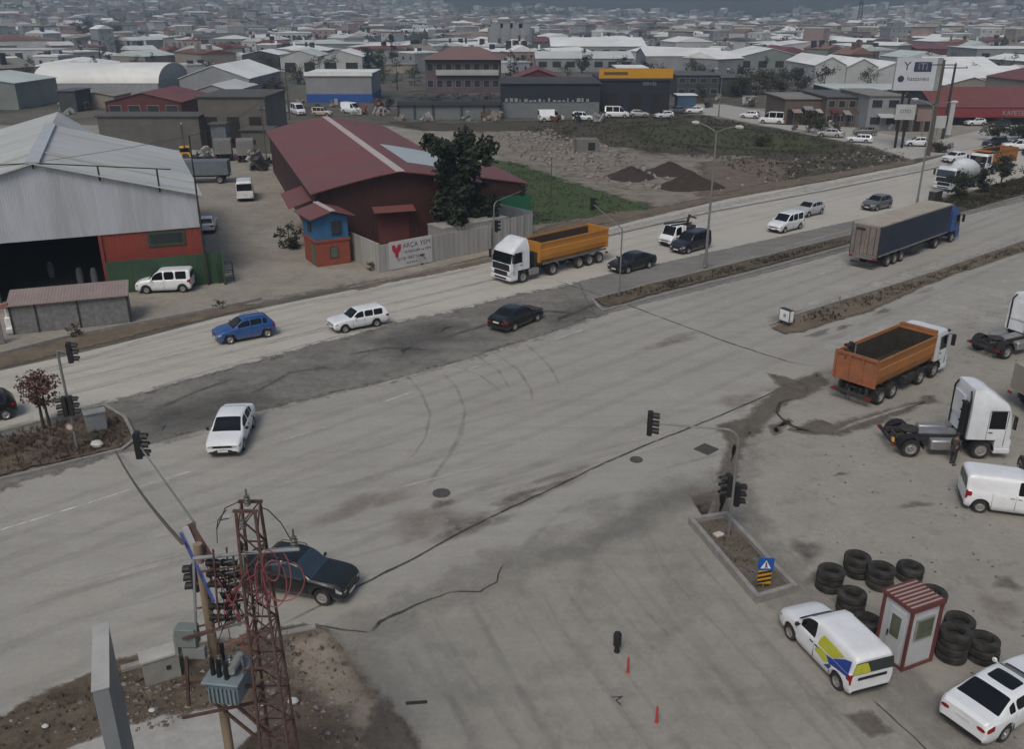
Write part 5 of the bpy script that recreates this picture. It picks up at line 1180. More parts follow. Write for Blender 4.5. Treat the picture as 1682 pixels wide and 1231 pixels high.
# ---- named middle-distance buildings
wb(60, 262, 158, 137, 24, 4.6, pm('hangar_side', (.27, .285, .29), .7), colroof((.76, .77, .74), 'hangar'), 'long white barrel-roofed hangar on the left', name='hangar', arch=True, swap=True, cat='hangar')
wb(-130, 32, 180, 137, 20, 1.7, W_gg, R_gn, 'grey-green shed with broad pale roof at the left edge', name='shed_building', swap=False, cat='warehouse')
wb(100, 128, 184, 150, 8, 0, W_dk, R_d, 'dark narrow lean-to right of the grey-green shed', name='lean_to', cat='shed')
wb(-60, 90, 104, 82, 18, 0, W_w, R_lg, 'white building with dark blue posts behind the hangar', name='warehouse', cat='warehouse', nw=4)
wb(298, 412, 160, 129, 34, 3.2, W_g, R_w, 'pale gable shed with dark eaves right of the hangar', name='shed_building', cat='warehouse')
wb(176, 300, 192, 168, 20, 1.9, W_rd, R_r, 'low red-roofed house with dark red walls left of the unfinished building', name='red_house', cat='house', nw=4)
wb(318, 385, 172, 150, 22, 1.5, W_g, R_lg, 'low silver-roofed shed between the red house and the pale gable shed', name='shed_building', cat='shed')
wb(130, 190, 178, 158, 10, .8, W_b, R_b, 'small beige workshop left of the red-roofed house', name='workshop', cat='workshop')
t = wb(505, 612, 168, 121, 16, 0, W_g, R_w, 'grey shed with bright blue base band and white roof edge', name='shed_building', cat='warehouse')
a = at(505, 168); Wb = at(612, 168).x - a.x
MB().bx(-.05, Wb + .05, -.08, -.0, 0, 2.0).bx(Wb, Wb + .08, 0, 16, 0, 2.0).build('blue_band', pm('blue_band', (.012, .07, .28), .6), t, smooth=False)
MB().bx(-.3, Wb + .3, -.35, -.3, 6.3, 7.3).build('fascia', R_w, t, smooth=False)
t = wb(655, 822, 196, 168, 12, 0, pm('pale_blue_grey_panels', (.15, .17, .175), .7, var=.1), W_dk, 'low workshop row with blue-grey shutters and dark flat roof', name='workshop_row', cat='workshop')
a = at(655, 196); Wb = at(822, 196).x - a.x
b = MB()
for k in (0, .16, .34, .62, .84, 1.0): b.bx(Wb * k - .25, Wb * k + .25, -.2, -.0, 0, 3.5)
b.bx(-.2, Wb + .2, -.6, -.05, 2.9, 3.7); b.build('column', W_dk, t, smooth=False)
b = MB(); rr = random.Random(3)
for k in range(46):
    x = rr.uniform(0, Wb - 1.5); y = rr.uniform(.5, 11); s_ = rr.uniform(.3, 1.6); z_ = 3.9
    b.bar((x, y, z_ + rr.uniform(0, .5)), (x + s_ * 1.6, y + rr.uniform(-1.5, 1.5), z_ + rr.uniform(0, .9)), rr.uniform(.1, .6), rr.uniform(.1, .5))
p = at(655, 196); j = b.build('scrap_heap', pm('dark_scrap', (.06, .058, .055), .8, var=.6, scale=1.5, dirt=(.2, .18, .16)), loc=p, smooth=False); tag(j, 'dark jumble of scrap and machinery piled on the workshop roof', 'scrap')
# dark showroom
t = wb(822, 985, 193, 138, 20, 0, W_nv, W_dk, 'dark navy showroom wing with pale shutters', name='showroom', cat='building')
a = at(822, 193); Wb = at(985, 193).x - a.x
MB().bx(.2, Wb - .2, -.15, -.02, 0, 3.2).build('shutter', MATS['pale_blue_grey_panels'], t, smooth=False)
rr = random.Random(5)
for k in range(18): x = 1 + k * (Wb - 3) / 18; MB().bx(x, x + rr.uniform(.3, .8), -.35, -.16, 3.25, 3.25 + rr.uniform(.3, .8)).build('display_item', M_frame, t, smooth=False)
t = wb(985, 1098, 187, 132, 22, 0, W_nv, W_dk, 'dark navy showroom block under a long yellow sign', name='showroom', cat='building', doors=3)
a = at(985, 187); Wb = at(1098, 187).x - a.x
MB().bx(-.5, Wb + .4, -.5, -.3, 7.6, 9.6).build('yellow_sign', pm('yellow_sign', (.55, .27, .01), .5, var=.05), t, smooth=False)
MB().bx(.6, 5.8, -.55, -.5, 8.3, 8.9).build('sign_stripe', pm('sign_dark_stripe', (.12, .07, .02), .5), t, smooth=False)
text_mesh('SERVİS', 1.0, 'lettering', M_frame, t, (Wb * .7, -.06, 6.4), q90)
wb(842, 925, 168, 130, 16, 2.2, W_rd, R_r, 'dark red hip-roofed building behind the showroom', name='red_house', cat='house')
wb(1013, 1062, 150, 112, 14, 0, W_w, R_w, 'small bright white building above the yellow sign', name='white_house', cat='building', nw=3)
# mauve house
t = wb(700, 822, 152, 99, 18, 0, W_pu, R_d, 'mauve two-storey house with veranda and pinkish hipped roof', name='mauve_house', cat='house', nw=8, rows=2)
a = at(700, 152); Wb = at(822, 152).x - a.x; hh = high(700, 152, 99)
MB().add([(-1, -1.5, hh + .25), (Wb + 1, -1.5, hh + .25), (Wb + 1, 19, hh + .25), (-1, 19, hh + .25), (Wb * .35, 8, hh + 3.4), (Wb * .7, 8, hh + 3.4)], [(0, 1, 5, 4), (1, 2, 5), (2, 3, 4, 5), (3, 0, 4), (3, 2, 1, 0)]).build('hipped_roof', colroof((.20, .12, .105), 'pinktile'), t, smooth=False)
MB().bx(3, Wb - .5, -1.2, -.1, hh * .55, hh * .6).bx(3, Wb - .5, -1.25, -1.15, hh * .6, hh * .72).build('veranda', W_w, t, smooth=False)
# silos
for k, x in enumerate((816, 832, 848, 862)):
    p = at(x, 95); hh = high(x, 95, 46); r_ = 4.6
    tag(MB().cyl((0, 0, 0), (0, 0, hh), r_, n=18).bx(-3, 3, -r_ * .8, r_ * .8, hh, hh + 2).build('silo', W_g, loc=p + Vector((0, 8, 0))), '%s of the four tall grey silos above the mauve house' % ('leftmost', 'second from left', 'third from left', 'rightmost')[k], 'silo', 'tall grey silos')
    OCC.append((p.x, p.y + 8, 8))
# white rows, left centre
wb(446, 522, 72, 54, 20, 0, W_w, R_w, 'white hall with dark window slots far left of centre', name='hall', cat='hall', nw=9)
wb(470, 690, 90, 72, 30, 0, W_gg, R_gn, 'long low pale green hall across the left centre', name='hall', cat='hall')
wb(462, 525, 118, 93, 22, 2.2, W_w, R_gn, 'white gabled hall, left of a joined pair', name='hall', cat='hall', doors=2)
wb(526, 596, 118, 93, 22, 2.2, W_w, R_w, 'white gabled hall, right of a joined pair', name='hall', cat='hall', doors=2)
wb(400, 460, 118, 90, 18, 1.5, W_dk, R_w, 'dark shed with pale roof left of the joined white halls', name='hall', cat='hall')
wb(632, 682, 120, 106, 8, 0, W_b, R_b, 'cream low house right of the dark trees', name='house', cat='house')
wb(90, 180, 104, 92, 16, 1.8, W_g, R_w, 'leftmost pale low roof above the hangar', name='hall', cat='hall'); wb(182, 262, 104, 92, 16, 1.8, W_g, R_lg, 'middle pale low roof above the hangar', name='hall', cat='hall'); wb(264, 312, 104, 93, 16, 1.6, W_g, R_w, 'right pale low roof above the hangar', name='hall', cat='hall')
# ---- right side
wb(1110, 1180, 160, 124, 16, 0, W_dk, R_d, 'dark grey two-storey block right of the showroom', name='block_building', nw=4, rows=2)
wb(1182, 1232, 158, 128, 14, 0, W_dk, R_d, 'charcoal low block behind the dark grey block', name='block_building')
t = wb(1112, 1142, 178, 157, 4, 0, pm('kiosk_blue', (.04, .09, .16), .6), R_w, 'small blue kiosk on the slip road', name='kiosk', cat='kiosk')
wb(1225, 1242, 170, 160, 3, 0, W_b, R_b, 'small beige hut beside the slip road', name='hut', cat='hut')
wb(1335, 1386, 143, 107, 30, 2.3, W_w, R_w, 'white gabled warehouse, left of a joined pair near the billboard', name='warehouse', cat='warehouse'); wb(1387, 1438, 143, 110, 30, 2.3, W_w, R_w, 'white gabled warehouse, middle of the row near the billboard', name='warehouse', cat='warehouse')
wb(1439, 1495, 143, 114, 30, 2.0, W_w, R_w, 'white gabled warehouse, just behind the billboard', name='warehouse', cat='warehouse')
wb(1210, 1320, 120, 94, 30, 3, W_gg, R_w, 'pale green-grey warehouse with gable right of the trees', name='warehouse', cat='warehouse', nw=4)
wb(1262, 1395, 96, 76, 30, 2, W_w, R_w, 'white warehouse row behind the green-grey one', name='warehouse', cat='warehouse', nw=5)
wb(1060, 1190, 116, 92, 30, 2.4, W_g, R_w, 'wide white-roofed hall behind the yellow sign', name='hall', cat='hall', swap=True)
wb(905, 1060, 100, 76, 36, 3.4, W_g, R_w, 'broad white-roofed factory at the centre of the town', name='factory', cat='factory', swap=True, nw=6)
wb(880, 1040, 118, 96, 26, 2, W_g, R_lg, 'grey factory hall in front of the broad white factory', name='factory', cat='factory', swap=True, nw=7)
wb(1440, 1502, 92, 76, 26, 3, W_rd, R_rd, 'dark oxblood gabled hall in the right distance', name='hall', cat='hall'); wb(1503, 1594, 96, 80, 26, 2, W_rd, R_r, 'long oxblood hall right of the gabled one', name='hall', cat='hall', swap=True)
wb(1442, 1590, 104, 96, 24, .8, W_dk, R_gn, 'flat pale green roof below the oxblood halls', name='hall', cat='hall', swap=True)
wb(1536, 1640, 130, 112, 26, 3, W_w, R_w, 'white warehouse with hipped look right of the billboard', name='warehouse', cat='warehouse', swap=True)
wb(1560, 1700, 150, 128, 26, 2.5, W_g, R_w, 'grey warehouse with wide white roof at the right edge', name='warehouse', cat='warehouse', swap=True)
wb(1600, 1720, 112, 80, 26, 0, W_g, R_w, 'tall pale hall at the right edge of the distance', name='hall', cat='hall', nw=4)
wb(1548, 1640, 158, 140, 20, 2, W_b, R_w, 'beige gabled shed above the red forecourt', name='shed_building', cat='shed')
# corner shops
wb(1286, 1352, 205, 163, 14, 0, W_br, R_b, 'brown corner shop with striped awning on the slip road', name='shop', cat='shop', doors=3, nw=0)
wb(1353, 1420, 208, 160, 16, 0, W_br, R_d, 'dark brown two-storey shop, second from left', name='shop', cat='shop', nw=4, rows=2)
wb(1421, 1475, 214, 158, 16, 0, W_g, R_b, 'grey shop block behind the dark sign posts', name='shop', cat='shop', nw=2, rows=2)
wb(1372, 1540, 176, 148, 18, 0, W_dk, R_gn, 'long pale green flat roof over the corner shops', name='shop_roof_block', cat='shop', nw=6)
t = wb(1476, 1532, 216, 172, 12, 0, W_br, R_d, 'low brown shop right of the twin sign posts', name='shop', cat='shop', doors=3)
# red forecourt building
t = wb(1530, 1760, 205, 176, 16, 3.2, W_dk, R_r, 'red-roofed forecourt shop with bright red lettered fascia at the right edge', name='forecourt_shop', cat='shop', doors=4, swap=True)
W_ = at(1760, 205).x - at(1530, 205).x; hh = high(1530, 205, 176)
MB().bx(-1.6, -.2, 0, W_, hh - 1.8, hh - .2).build('fascia', pm('red_fascia', (.20, .03, .03), .6, var=.08), t, smooth=False)
text_mesh('KAFETERYA', 1.3, 'lettering', M_frame, t, (-1.62, W_ * .42, hh - 1.0), (R(90), 0, R(-90)))
# awnings, boards and roof clutter on the shop fronts
def shopfront(px0, px1, pyb, n, seed, mats_):
    a = at(px0, pyb); Wx = at(px1, pyb).x - a.x; rr = random.Random(seed)
    for k in range(n):
        x = a.x + Wx * (k + rr.uniform(.1, .4)) / n; w_ = Wx / n * rr.uniform(.5, .8); m = mats_[k % len(mats_)]
        y = a.y - rr.uniform(.3, 1.0); h_ = rr.uniform(2.3, 3.0)
        t = thing('shop_awning', rr.choice(['sloping', 'faded', 'narrow', 'wide', 'sagging']) + ' awning %s along the shop fronts from the slip road' % ['first', 'second', 'third', 'fourth', 'fifth', 'sixth', 'seventh', 'eighth', 'ninth'][seed + k], 'awning', (x, y, 0), 90)
        MB().add([(xx, yy, z + q) for q in (0, .06) for xx in (0, w_) for yy, z in ((-1.3, h_), (0.9, h_ + .6))], [(0, 1, 3, 2), (4, 6, 7, 5), (0, 4, 5, 1), (2, 3, 7, 6), (0, 2, 6, 4), (1, 5, 7, 3)]).build('canopy', m, t, smooth=False)
        for xx in (.05, w_ - .05): MB().cyl((xx, -1.25, 0), (xx, -1.25, h_), .04, n=5).build('post', M_post, t)
shopfront(1290, 1350, 205, 3, 0, [W_pk, M_frame, W_w]); shopfront(1356, 1420, 208, 3, 3, [W_rd, M_frame, W_br]); shopfront(1425, 1530, 214, 3, 6, [W_w, W_rd, M_frame])
MB_r = random.Random(8)
for k in range(14):
    px, py = MB_r.uniform(1292, 1528), MB_r.uniform(206, 214); p = at(px, py); s_ = MB_r.uniform(.5, 1.2); b = MB()
    for q in range(4): b.bar((MB_r.uniform(-s_, s_), MB_r.uniform(-.5, .5), MB_r.uniform(0, .3)), (MB_r.uniform(-s_, s_), MB_r.uniform(-.5, .5), MB_r.uniform(.5, 1.4)), MB_r.uniform(.2, .7), MB_r.uniform(.2, .6))
    tag(b.build('street_goods', [M_frame, W_br, W_w, M_chas, W_rd][k % 5], loc=p, smooth=False), 'small heap of goods on the pavement before the corner shops', 'goods', 'goods heaps before the corner shops')
# billboard
P = at(1480, 243); t = thing('billboard', 'tall white billboard with dark lettering on twin black posts', 'billboard', P, 96)
MB().bx(-2.9, 3.4, -.4, .3, 9.2, 14.2).build('panel', pm('billboard_white', (.5, .52, .56), .5, var=.05), t, smooth=False)
MB().bx(3.4, 4.3, -.35, .25, 9.2, 14.2).build('side_panel', W_g, t, smooth=False)
M_ink = pm('ink_navy', (.03, .035, .08), .5)
text_mesh('Y', 1.9, 'lettering', M_ink, t, (-1.2, -.41, 12.9), q90); MB().bx(-.1, 2.6, -.44, -.4, 12.1, 13.6).build('logo_block', M_ink, t, smooth=False); text_mesh('iTi', 1.5, 'lettering', M_frame, t, (1.25, -.45, 12.85), q90)
MB().cyl((-1.9, -.4, 11.0), (-1.9, -.45, 11.0), .5, n=18).build('logo_disc', M_ink, t); text_mesh('hastanesi', .95, 'lettering', M_ink, t, (.8, -.41, 11.0), q90)
for x in (-1.2, -.1): MB().bx(x, x + .35, -.15, .15, 0, 9.2).build('post', M_trim, t, smooth=False)
MB().bx(-1.9, 1.2, -.5, -.2, 4.6, 7.0).build('lower_panel', W_w, t, smooth=False); text_mesh('OTO', .8, 'lettering', M_ink, t, (-.4, -.52, 5.9), q90)
for k, (px, py, w_, h0, h1, m, lb) in enumerate(((1512, 232, 2.6, 3.4, 5.4, W_pk, 'pinkish small sign panel right of the billboard posts'), (1535, 238, 2.4, 2.8, 4.8, W_w, 'white small sign panel by the forecourt kerb'), (1456, 205, 1.6, 4.2, 6.8, W_dk, 'black upright sign left of the billboard posts'), (1556, 226, .8, .5, 6.0, W_w, 'narrow white totem sign in front of the red shop'))):
    P = at(px, py); t = thing('sign', lb, 'sign', P, 92); MB().bx(-w_ / 2, w_ / 2, -.12, .12, h0, h1).build('panel', m, t, smooth=False); MB().cyl((0, 0, 0), (0, 0, h0), .09, n=6).build('post', M_post, t)
# small derelict block in the plot
P = at(965, 250); t = thing('block_ruin', 'small roofless concrete block with a dark doorway in the rubble field', 'ruin', P, 85)
MB().bx(-1.8, 1.8, 0, 2.5, 0, 2.0).build('wall', M_conc, t, smooth=False); MB().bx(.1, 1.2, -.05, 0, .3, 1.5).build('opening', M_dark, t, smooth=False)
# ============================================================ HILLS, TOWN, TREES
M_hill = gm('hill_scrub', (.028, .037, .037), (.05, .06, .057), .004, col3=(.03, .042, .035), thr=(.5, .6), grain=.3, grain_scale=.02, bump=0)
def hill_z(x, y):
    r = math.hypot(x, y); az = math.degrees(math.atan2(x, y))
    l = 1 / (1 + math.exp((az + 6) / 5.5))                    # the left side rises sooner
    n = noise.noise(Vector((x * .0006, y * .0006, 0))) + .5 * noise.noise(Vector((x * .0016, y * .0016, 5)))
    a = max(0, r - 1000) * .045 * l * (1 + .3 * n)
    st = 1450 + 300 * n + 650 * l
    b = max(0, r - st) * .20 * (.75 + .35 * n)
    return min(620, a + b)
vs = []; fs = []; na, nr = 110, 60
for i in range(nr):
    r = 900 * (9.0 ** (i / (nr - 1)))
    for j in range(na):
        a = R(-62 + 124 * j / (na - 1)); x, y = r * math.sin(a), r * math.cos(a)
        vs.append((x, y, hill_z(x, y) - (2 if i == 0 else .02)))
for i in range(nr - 1):
    for j in range(na - 1): fs.append((i * na + j, i * na + j + 1, (i + 1) * na + j + 1, (i + 1) * na + j))
me = bpy.data.meshes.new('hills'); me.from_pydata(vs, [], fs); me.materials.append(M_hill); me.shade_smooth()
hl = bpy.data.objects.new('hills', me); COL.objects.link(hl); struct(hl)

walls = [(W_w, 'white'), (W_g, 'grey'), (W_w, 'white'), (W_b, 'beige'), (W_gg, 'grey-green'), (W_pk, 'salmon'), (W_br, 'brown')]
roofs = [(R_w, 'white'), (R_lg, 'light grey'), (R_gn, 'pale green'), (R_r, 'red'), (R_t, 'tiled'), (R_d, 'dark'), (R_b, 'beige'), (R_lg, 'light grey'), (R_w, 'white')]
def house_mesh(b, x, y, z, az, W, D, h, rise, wi, ri, win=True):
    """adds one plain far building to builder b: walls mat 0.., roof, windows (material indices wi, ri, last)"""
    M = Matrix.Translation((x, y, z)) @ Matrix.Rotation(rz_of(az), 4, 'Z'); b.M = M
    b.bx(-W / 2, W / 2, -D / 2, D / 2, -3, h, wi)
    if rise: b.prism([(-W / 2 - .4, h), (0, h + rise), (W / 2 + .4, h)], -D / 2 - .3, D / 2 + .3, mi=ri)
    else: b.bx(-W / 2 - .2, W / 2 + .2, -D / 2 - .2, D / 2 + .2, h, h + .5, ri)
    if win:
        fl = max(1, int(h / 3.1)); nx = max(2, int(W / 3.4))
        for f in range(fl):
            for k in range(nx):
                xx = -W / 2 + W * (k + .5) / nx; z0 = f * 3.1 + 1.1
                b.add([(xx - .5, -D / 2 - .03, z0), (xx + .5, -D / 2 - .03, z0), (xx + .5, -D / 2 - .03, z0 + 1.1), (xx - .5, -D / 2 - .03, z0 + 1.1)], [(0, 1, 2, 3)], 1 if False else b.wm)
    b.M = None
rr = random.Random(11); LM = [(-30, 'above the hangar'), (-20, 'behind the long left hall'), (-12, 'beyond the joined white halls'), (-4, 'behind the mauve house'), (3, 'near the silos'), (9, 'behind the broad factory'), (15, 'beyond the yellow sign'), (21, 'behind the white gabled warehouses'), (27, 'behind the billboard'), (90, 'at the far right')]
cnt = 0; tries = 0
while cnt < 295 and tries < 9000:
    tries += 1
    r = 255 * (3.6 ** (rr.random() ** .85)); a = rr.uniform(-32.5, 33.5); x, y = r * math.sin(R(a)), r * math.cos(R(a))
    if r < 345 and -24 < a < 26: continue
    ind = rr.random() < (.72 if r < 620 else .45)
    if ind: W, D, h, rise = rr.uniform(12, 26), rr.uniform(14, 30), rr.uniform(4.5, 7), rr.uniform(1.0, 2.4)
    else: W, D, h, rise = rr.uniform(8, 13), rr.uniform(8, 12), rr.choice((3.5, 3.5, 6.5, 6.5, 9.5 if r > 600 else 6.5)), rr.choice((0, 0, 1.6, 2.4))
    rad = .5 * math.hypot(W, D)
    if any((x - ox) ** 2 + (y - oy) ** 2 < (rad * .82 + orr * .9) ** 2 for ox, oy, orr in OCC): continue
    OCC.append((x, y, rad))
    wm, wn = rr.choice(walls[:5] if ind else walls); rm, rn = rr.choice([roofs[0]] * 3 + roofs[:3] + [roofs[3]] if ind else roofs)
    if h > 9: W, D = rr.uniform(12, 17), rr.uniform(10, 14)
    b = MB(); b.wm = 2; sw = rr.random() < .5
    house_mesh(b, 0, 0, 0, 90, W, D, h, rise, 0, 1, win=(not ind) or rr.random() < .4)
    if not ind or rise < 1.6:
        b.M = None
        for q in range(rr.randint(1, 4)):
            qx, qy = rr.uniform(-W * .38, W * .38), rr.uniform(-D * .38, D * .38)
            if rr.random() < .5: b.bx(qx - .9, qx + .9, qy - .8, qy + .8, h + .3, h + 1.6 + rise, rr.choice((0, 2)))
            else: b.cyl((qx, qy, h), (qx, qy, h + 1.8 + rise), .55, n=7, mi=rr.choice((1, 2)))
    o_ = b.build('town_building', [wm, rm, M_win], smooth=False, loc=(x, y, hill_z(x, y)), rz=rz_of(rr.choice((48, 90, 75, 138, 110)) + rr.uniform(-6, 6)))
    where = [n for lim, n in LM if a <= lim][0]; dist = 'nearer' if r < 420 else 'distant' if r < 750 else 'very distant'
    sz = ('long ' if D > 30 else 'wide ' if W > 24 else 'small ' if not ind and h < 5 else 'tall ' if h > 9 else '')
    tag(o_, '%s %s%s %s with %s %s roof %s' % (dist, sz, wn, 'shed' if ind else ('apartment block' if h > 9 else 'house'), rn, 'pitched' if rise else 'flat', where), 'shed' if ind else 'building', 'town buildings in the distance')
    cnt += 1
# the rest of the town, to the foot of the hills and up the left slope: too many to count
b = MB(); b.wm = 6; M_fwin = pm('far_window', (.09, .095, .1), .5); mats_ = [W_w, W_g, W_b, W_pk, R_w, R_t, M_fwin, R_d, R_lg]
k = 0; tr = []
while k < 8500:
    u = rr.random(); a = rr.uniform(-43, 43); rmax = 1750 if a > -3 else 1750 + min(1, (-3 - a) / 8) * 1000; r = 560 + (rmax - 560) * u ** .85
    x, y = r * math.sin(R(a)), r * math.cos(R(a)); ind = rr.random() < (.38 if r < 1500 else .1)
    if any((x - ox) ** 2 + (y - oy) ** 2 < (orr + 6) ** 2 for ox, oy, orr in OCC if abs(oy - y) < 40): continue
    dens = noise.noise(Vector((x * .004, y * .004, 9)))
    if (dens < -.02 and rr.random() < .75) or rr.random() < .16:
        tr.append((x, y)); continue
    h = rr.choice((6, 6.5, 9.5, 9.5, 12.5)) if not ind else rr.uniform(5, 8)
    W, D = (rr.uniform(8, 14), rr.uniform(8, 12)) if not ind else (rr.uniform(16, 38), rr.uniform(16, 30))
    house_mesh(b, x, y, hill_z(x, y), rr.choice((48, 90, 75, 138)) + rr.uniform(-9, 9), W, D, h, rr.choice((0, 0, 2)) if not ind else 2, rr.choice((0, 0, 1, 1, 2, 1, 3)), rr.choice((4, 8, 5, 7, 8, 2, 7)), win=r < 1300 and not ind)
    k += 1
o_ = b.build('far_town', mats_, smooth=False); tag(o_, 'mass of pale houses and sheds of the town running up to the hills', 'town'); o_['kind'] = 'stuff'
b = MB()
for x, y in tr[:7000]:
    z = hill_z(x, y)
    for q in range(3):
        s_ = rr.uniform(3, 6.5); cx, cy = x + rr.uniform(-8, 8), y + rr.uniform(-8, 8)
        b.add([(cx + s_ * rr.uniform(.6, 1.1) * math.cos(t_), cy + s_ * rr.uniform(.6, 1.1) * math.sin(t_), z + rr.uniform(0, 2)) for t_ in (0, 1.26, 2.5, 3.77, 5.03)] + [(cx + rr.uniform(-2, 2), cy, z + s_ * rr.uniform(1, 1.6))], [(0, 1, 5), (1, 2, 5), (2, 3, 5), (3, 4, 5), (4, 0, 5)])
o_ = b.build('far_trees', pm('far_foliage', (.03, .038, .028), .95, var=.3, scale=.3), smooth=False); tag(o_, 'dark groves of trees scattered through the far town', 'trees'); o_['kind'] = 'stuff'

# ------------------------------------------------------------ trees
M_bark = pm('bark', (.06, .048, .038), .95, var=.3, scale=4, bump=.4)
def leafm(n, c, c2):
    m = gm(n, c, c2, 1.1, grain=.3, grain_scale=5, bump=0, rough=.8)
    return m
L_dk = leafm('dark_evergreen_leaves', (.012, .018, .012), (.042, .052, .03)); L_gn = leafm('dull_green_leaves', (.035, .05, .025), (.065, .08, .04)); L_br = leafm('dry_brown_leaves', (.08, .055, .045), (.13, .09, .075)); L_ol = leafm('olive_leaves', (.034, .033, .021), (.062, .056, .036))
def tree_mesh(h, cr, trunk, n, seed, leaf, shape='round', lean=0, multi=1, dense=1.0):
    rr = random.Random(seed); tb = MB(); cb = MB(); clumps = []
    for m_ in range(multi):
        ox = (m_ - (multi - 1) / 2) * cr * .35; p = Vector((ox, rr.uniform(-.1, .1), -.1)); r0 = h * .022 + .03; seg = 6; pts = [p.copy()]
        for i in range(seg):
            p = p + Vector((rr.uniform(-.05, .05) * h * .15 + lean * h / seg * .1, rr.uniform(-.05, .05) * h * .15, h * .93 / seg)); pts.append(p.copy())
        for i in range(seg): tb.cyl(pts[i], pts[i + 1], r0 * (1 - i / seg * .85), r0 * (1 - (i + 1) / seg * .85), 6)
        nb = int(11 * dense) if shape != 'cone' else 16
        for i in range(nb):
            u = rr.uniform(trunk, .97); base = pts[0].lerp(pts[-1], u); k = int(u * seg); base = pts[k].lerp(pts[min(seg, k + 1)], u * seg - k)
            w = (math.sin(math.pi * min(1, max(.08, (u - trunk) / (1 - trunk)) * .85 + .12)) if shape == 'round' else (1.05 - u) * 1.25 if shape == 'cone' else .55 + .3 * math.sin(u * 9))
            a = rr.uniform(0, 6.28); L = cr * w * (rr.uniform(.55, 1.05) if shape != 'ragged' else rr.uniform(.3, 1.35))
            e = base + Vector((math.cos(a) * L, math.sin(a) * L, L * rr.uniform(.1, .6) * (1 if shape != 'cone' else .1)))
            tb.cyl(base, e, r0 * .35 * (1 - u * .5), .012, 5); q_ = .62 if shape == 'ragged' else 1; clumps.append((e, cr * q_ * rr.uniform(.2, .48))); clumps.append((base.lerp(e, .55), cr * q_ * rr.uniform(.22, .38)))
    for i in range(n):
        c, s = rr.choice(clumps); d = Vector((rr.gauss(0, 1), rr.gauss(0, 1), rr.gauss(0, .75))); d = d.normalized() * s * (rr.random() ** .45)
        q = c + d; sz = cr * rr.uniform(.035, .085) + .03
        ax = Vector((rr.gauss(0, 1), rr.gauss(0, 1), rr.gauss(0, 1))).normalized(); bx_ = ax.orthogonal().normalized(); 
        cb.add([q - ax * sz, q + bx_ * sz * .6, q + ax * sz, q - bx_ * sz * .6], [(0, 1, 2, 3)])
    return tb, cb
TM = {}
def tree(name, label, loc, h, cr, trunk=.3, n=900, seed=1, leaf=None, shape='round', multi=1, group=None, key=None, cat='tree', dense=1.0, az=90):
    t = thing(name, label, cat, loc, az, group)
    if key and key in TM:
        for nm, me in TM[key]: o = bpy.data.objects.new(nm, me); COL.objects.link(o); o.parent = t
        return t
    tb, cb = tree_mesh(h, cr, trunk, n, seed, leaf, shape, multi=multi, dense=dense)
    a = tb.build('trunk', M_bark, t); c = cb.build('crown', leaf or L_gn, t, smooth=False)
    if key: TM[key] = [('trunk', a.data), ('crown', c.data)]
    return t
# the big dark tree by the red warehouse: two trunks, ragged crown
p = at(752, 408); tree('tall_tree', 'tall dark ragged evergreen in front of the red warehouse', p, 10.4, 3.7, .24, 11000, 27, L_dk, 'ragged', dense=4.0)
p = at(770, 398); tree('tall_tree', 'thin dark tree leaning into the big evergreen from the right', p, 6.5, 1.9, .2, 3000, 33, L_dk, 'ragged', dense=1.6)
for k, (px, py, h, cr, lf, lb) in enumerate(((476, 408, 2.6, 1.3, L_dk, 'dark bush against the left side of the blue and red hut'), (610, 444, .8, .5, L_gn, 'small round bush at the foot of the plain concrete wall'), (692, 434, 1.5, .55, L_ol, 'thin bush in front of the wall sign'), (362, 506, .7, .5, L_gn, 'small green weed clump at the tip of the brown verge'), (125, 552, .9, .6, L_ol, 'low weed clump in front of the panelled shed'))):
    tree('bush', lb, at(px, py), h, cr, .05, 900 if k == 0 else 260, 40 + k, lf, cat='bush')
# young median trees
p = at(78, 702); tree('young_tree', 'reddish young tree with thin twin stems on the left median', p + Vector((0, 0, .12)), 3.3, .95, .42, 1100, 51, pm('reddish_leaves', (.115, .058, .05), .9, var=.35, scale=2), dense=1.8, multi=2)
for k, (px, py, h, cr) in enumerate(((1572, 326, 2.9, 1.7), (1612, 318, 3.2, 1.3), (1643, 312, 4.4, 1.6), (1690, 300, 5, 2.2))):
    tree('median_tree', ('wide dark bush tree hiding the wheels of the concrete mixer', 'dark shrub tree behind the mixer on the grass median', 'round-crowned dark tree on the grass median below the orange tipper', 'dark tree cut by the right edge on the grass median')[k], at(px, py), h, cr, .25 if k != 2 else .45, 1400, 60 + k, L_dk, dense=1.6)
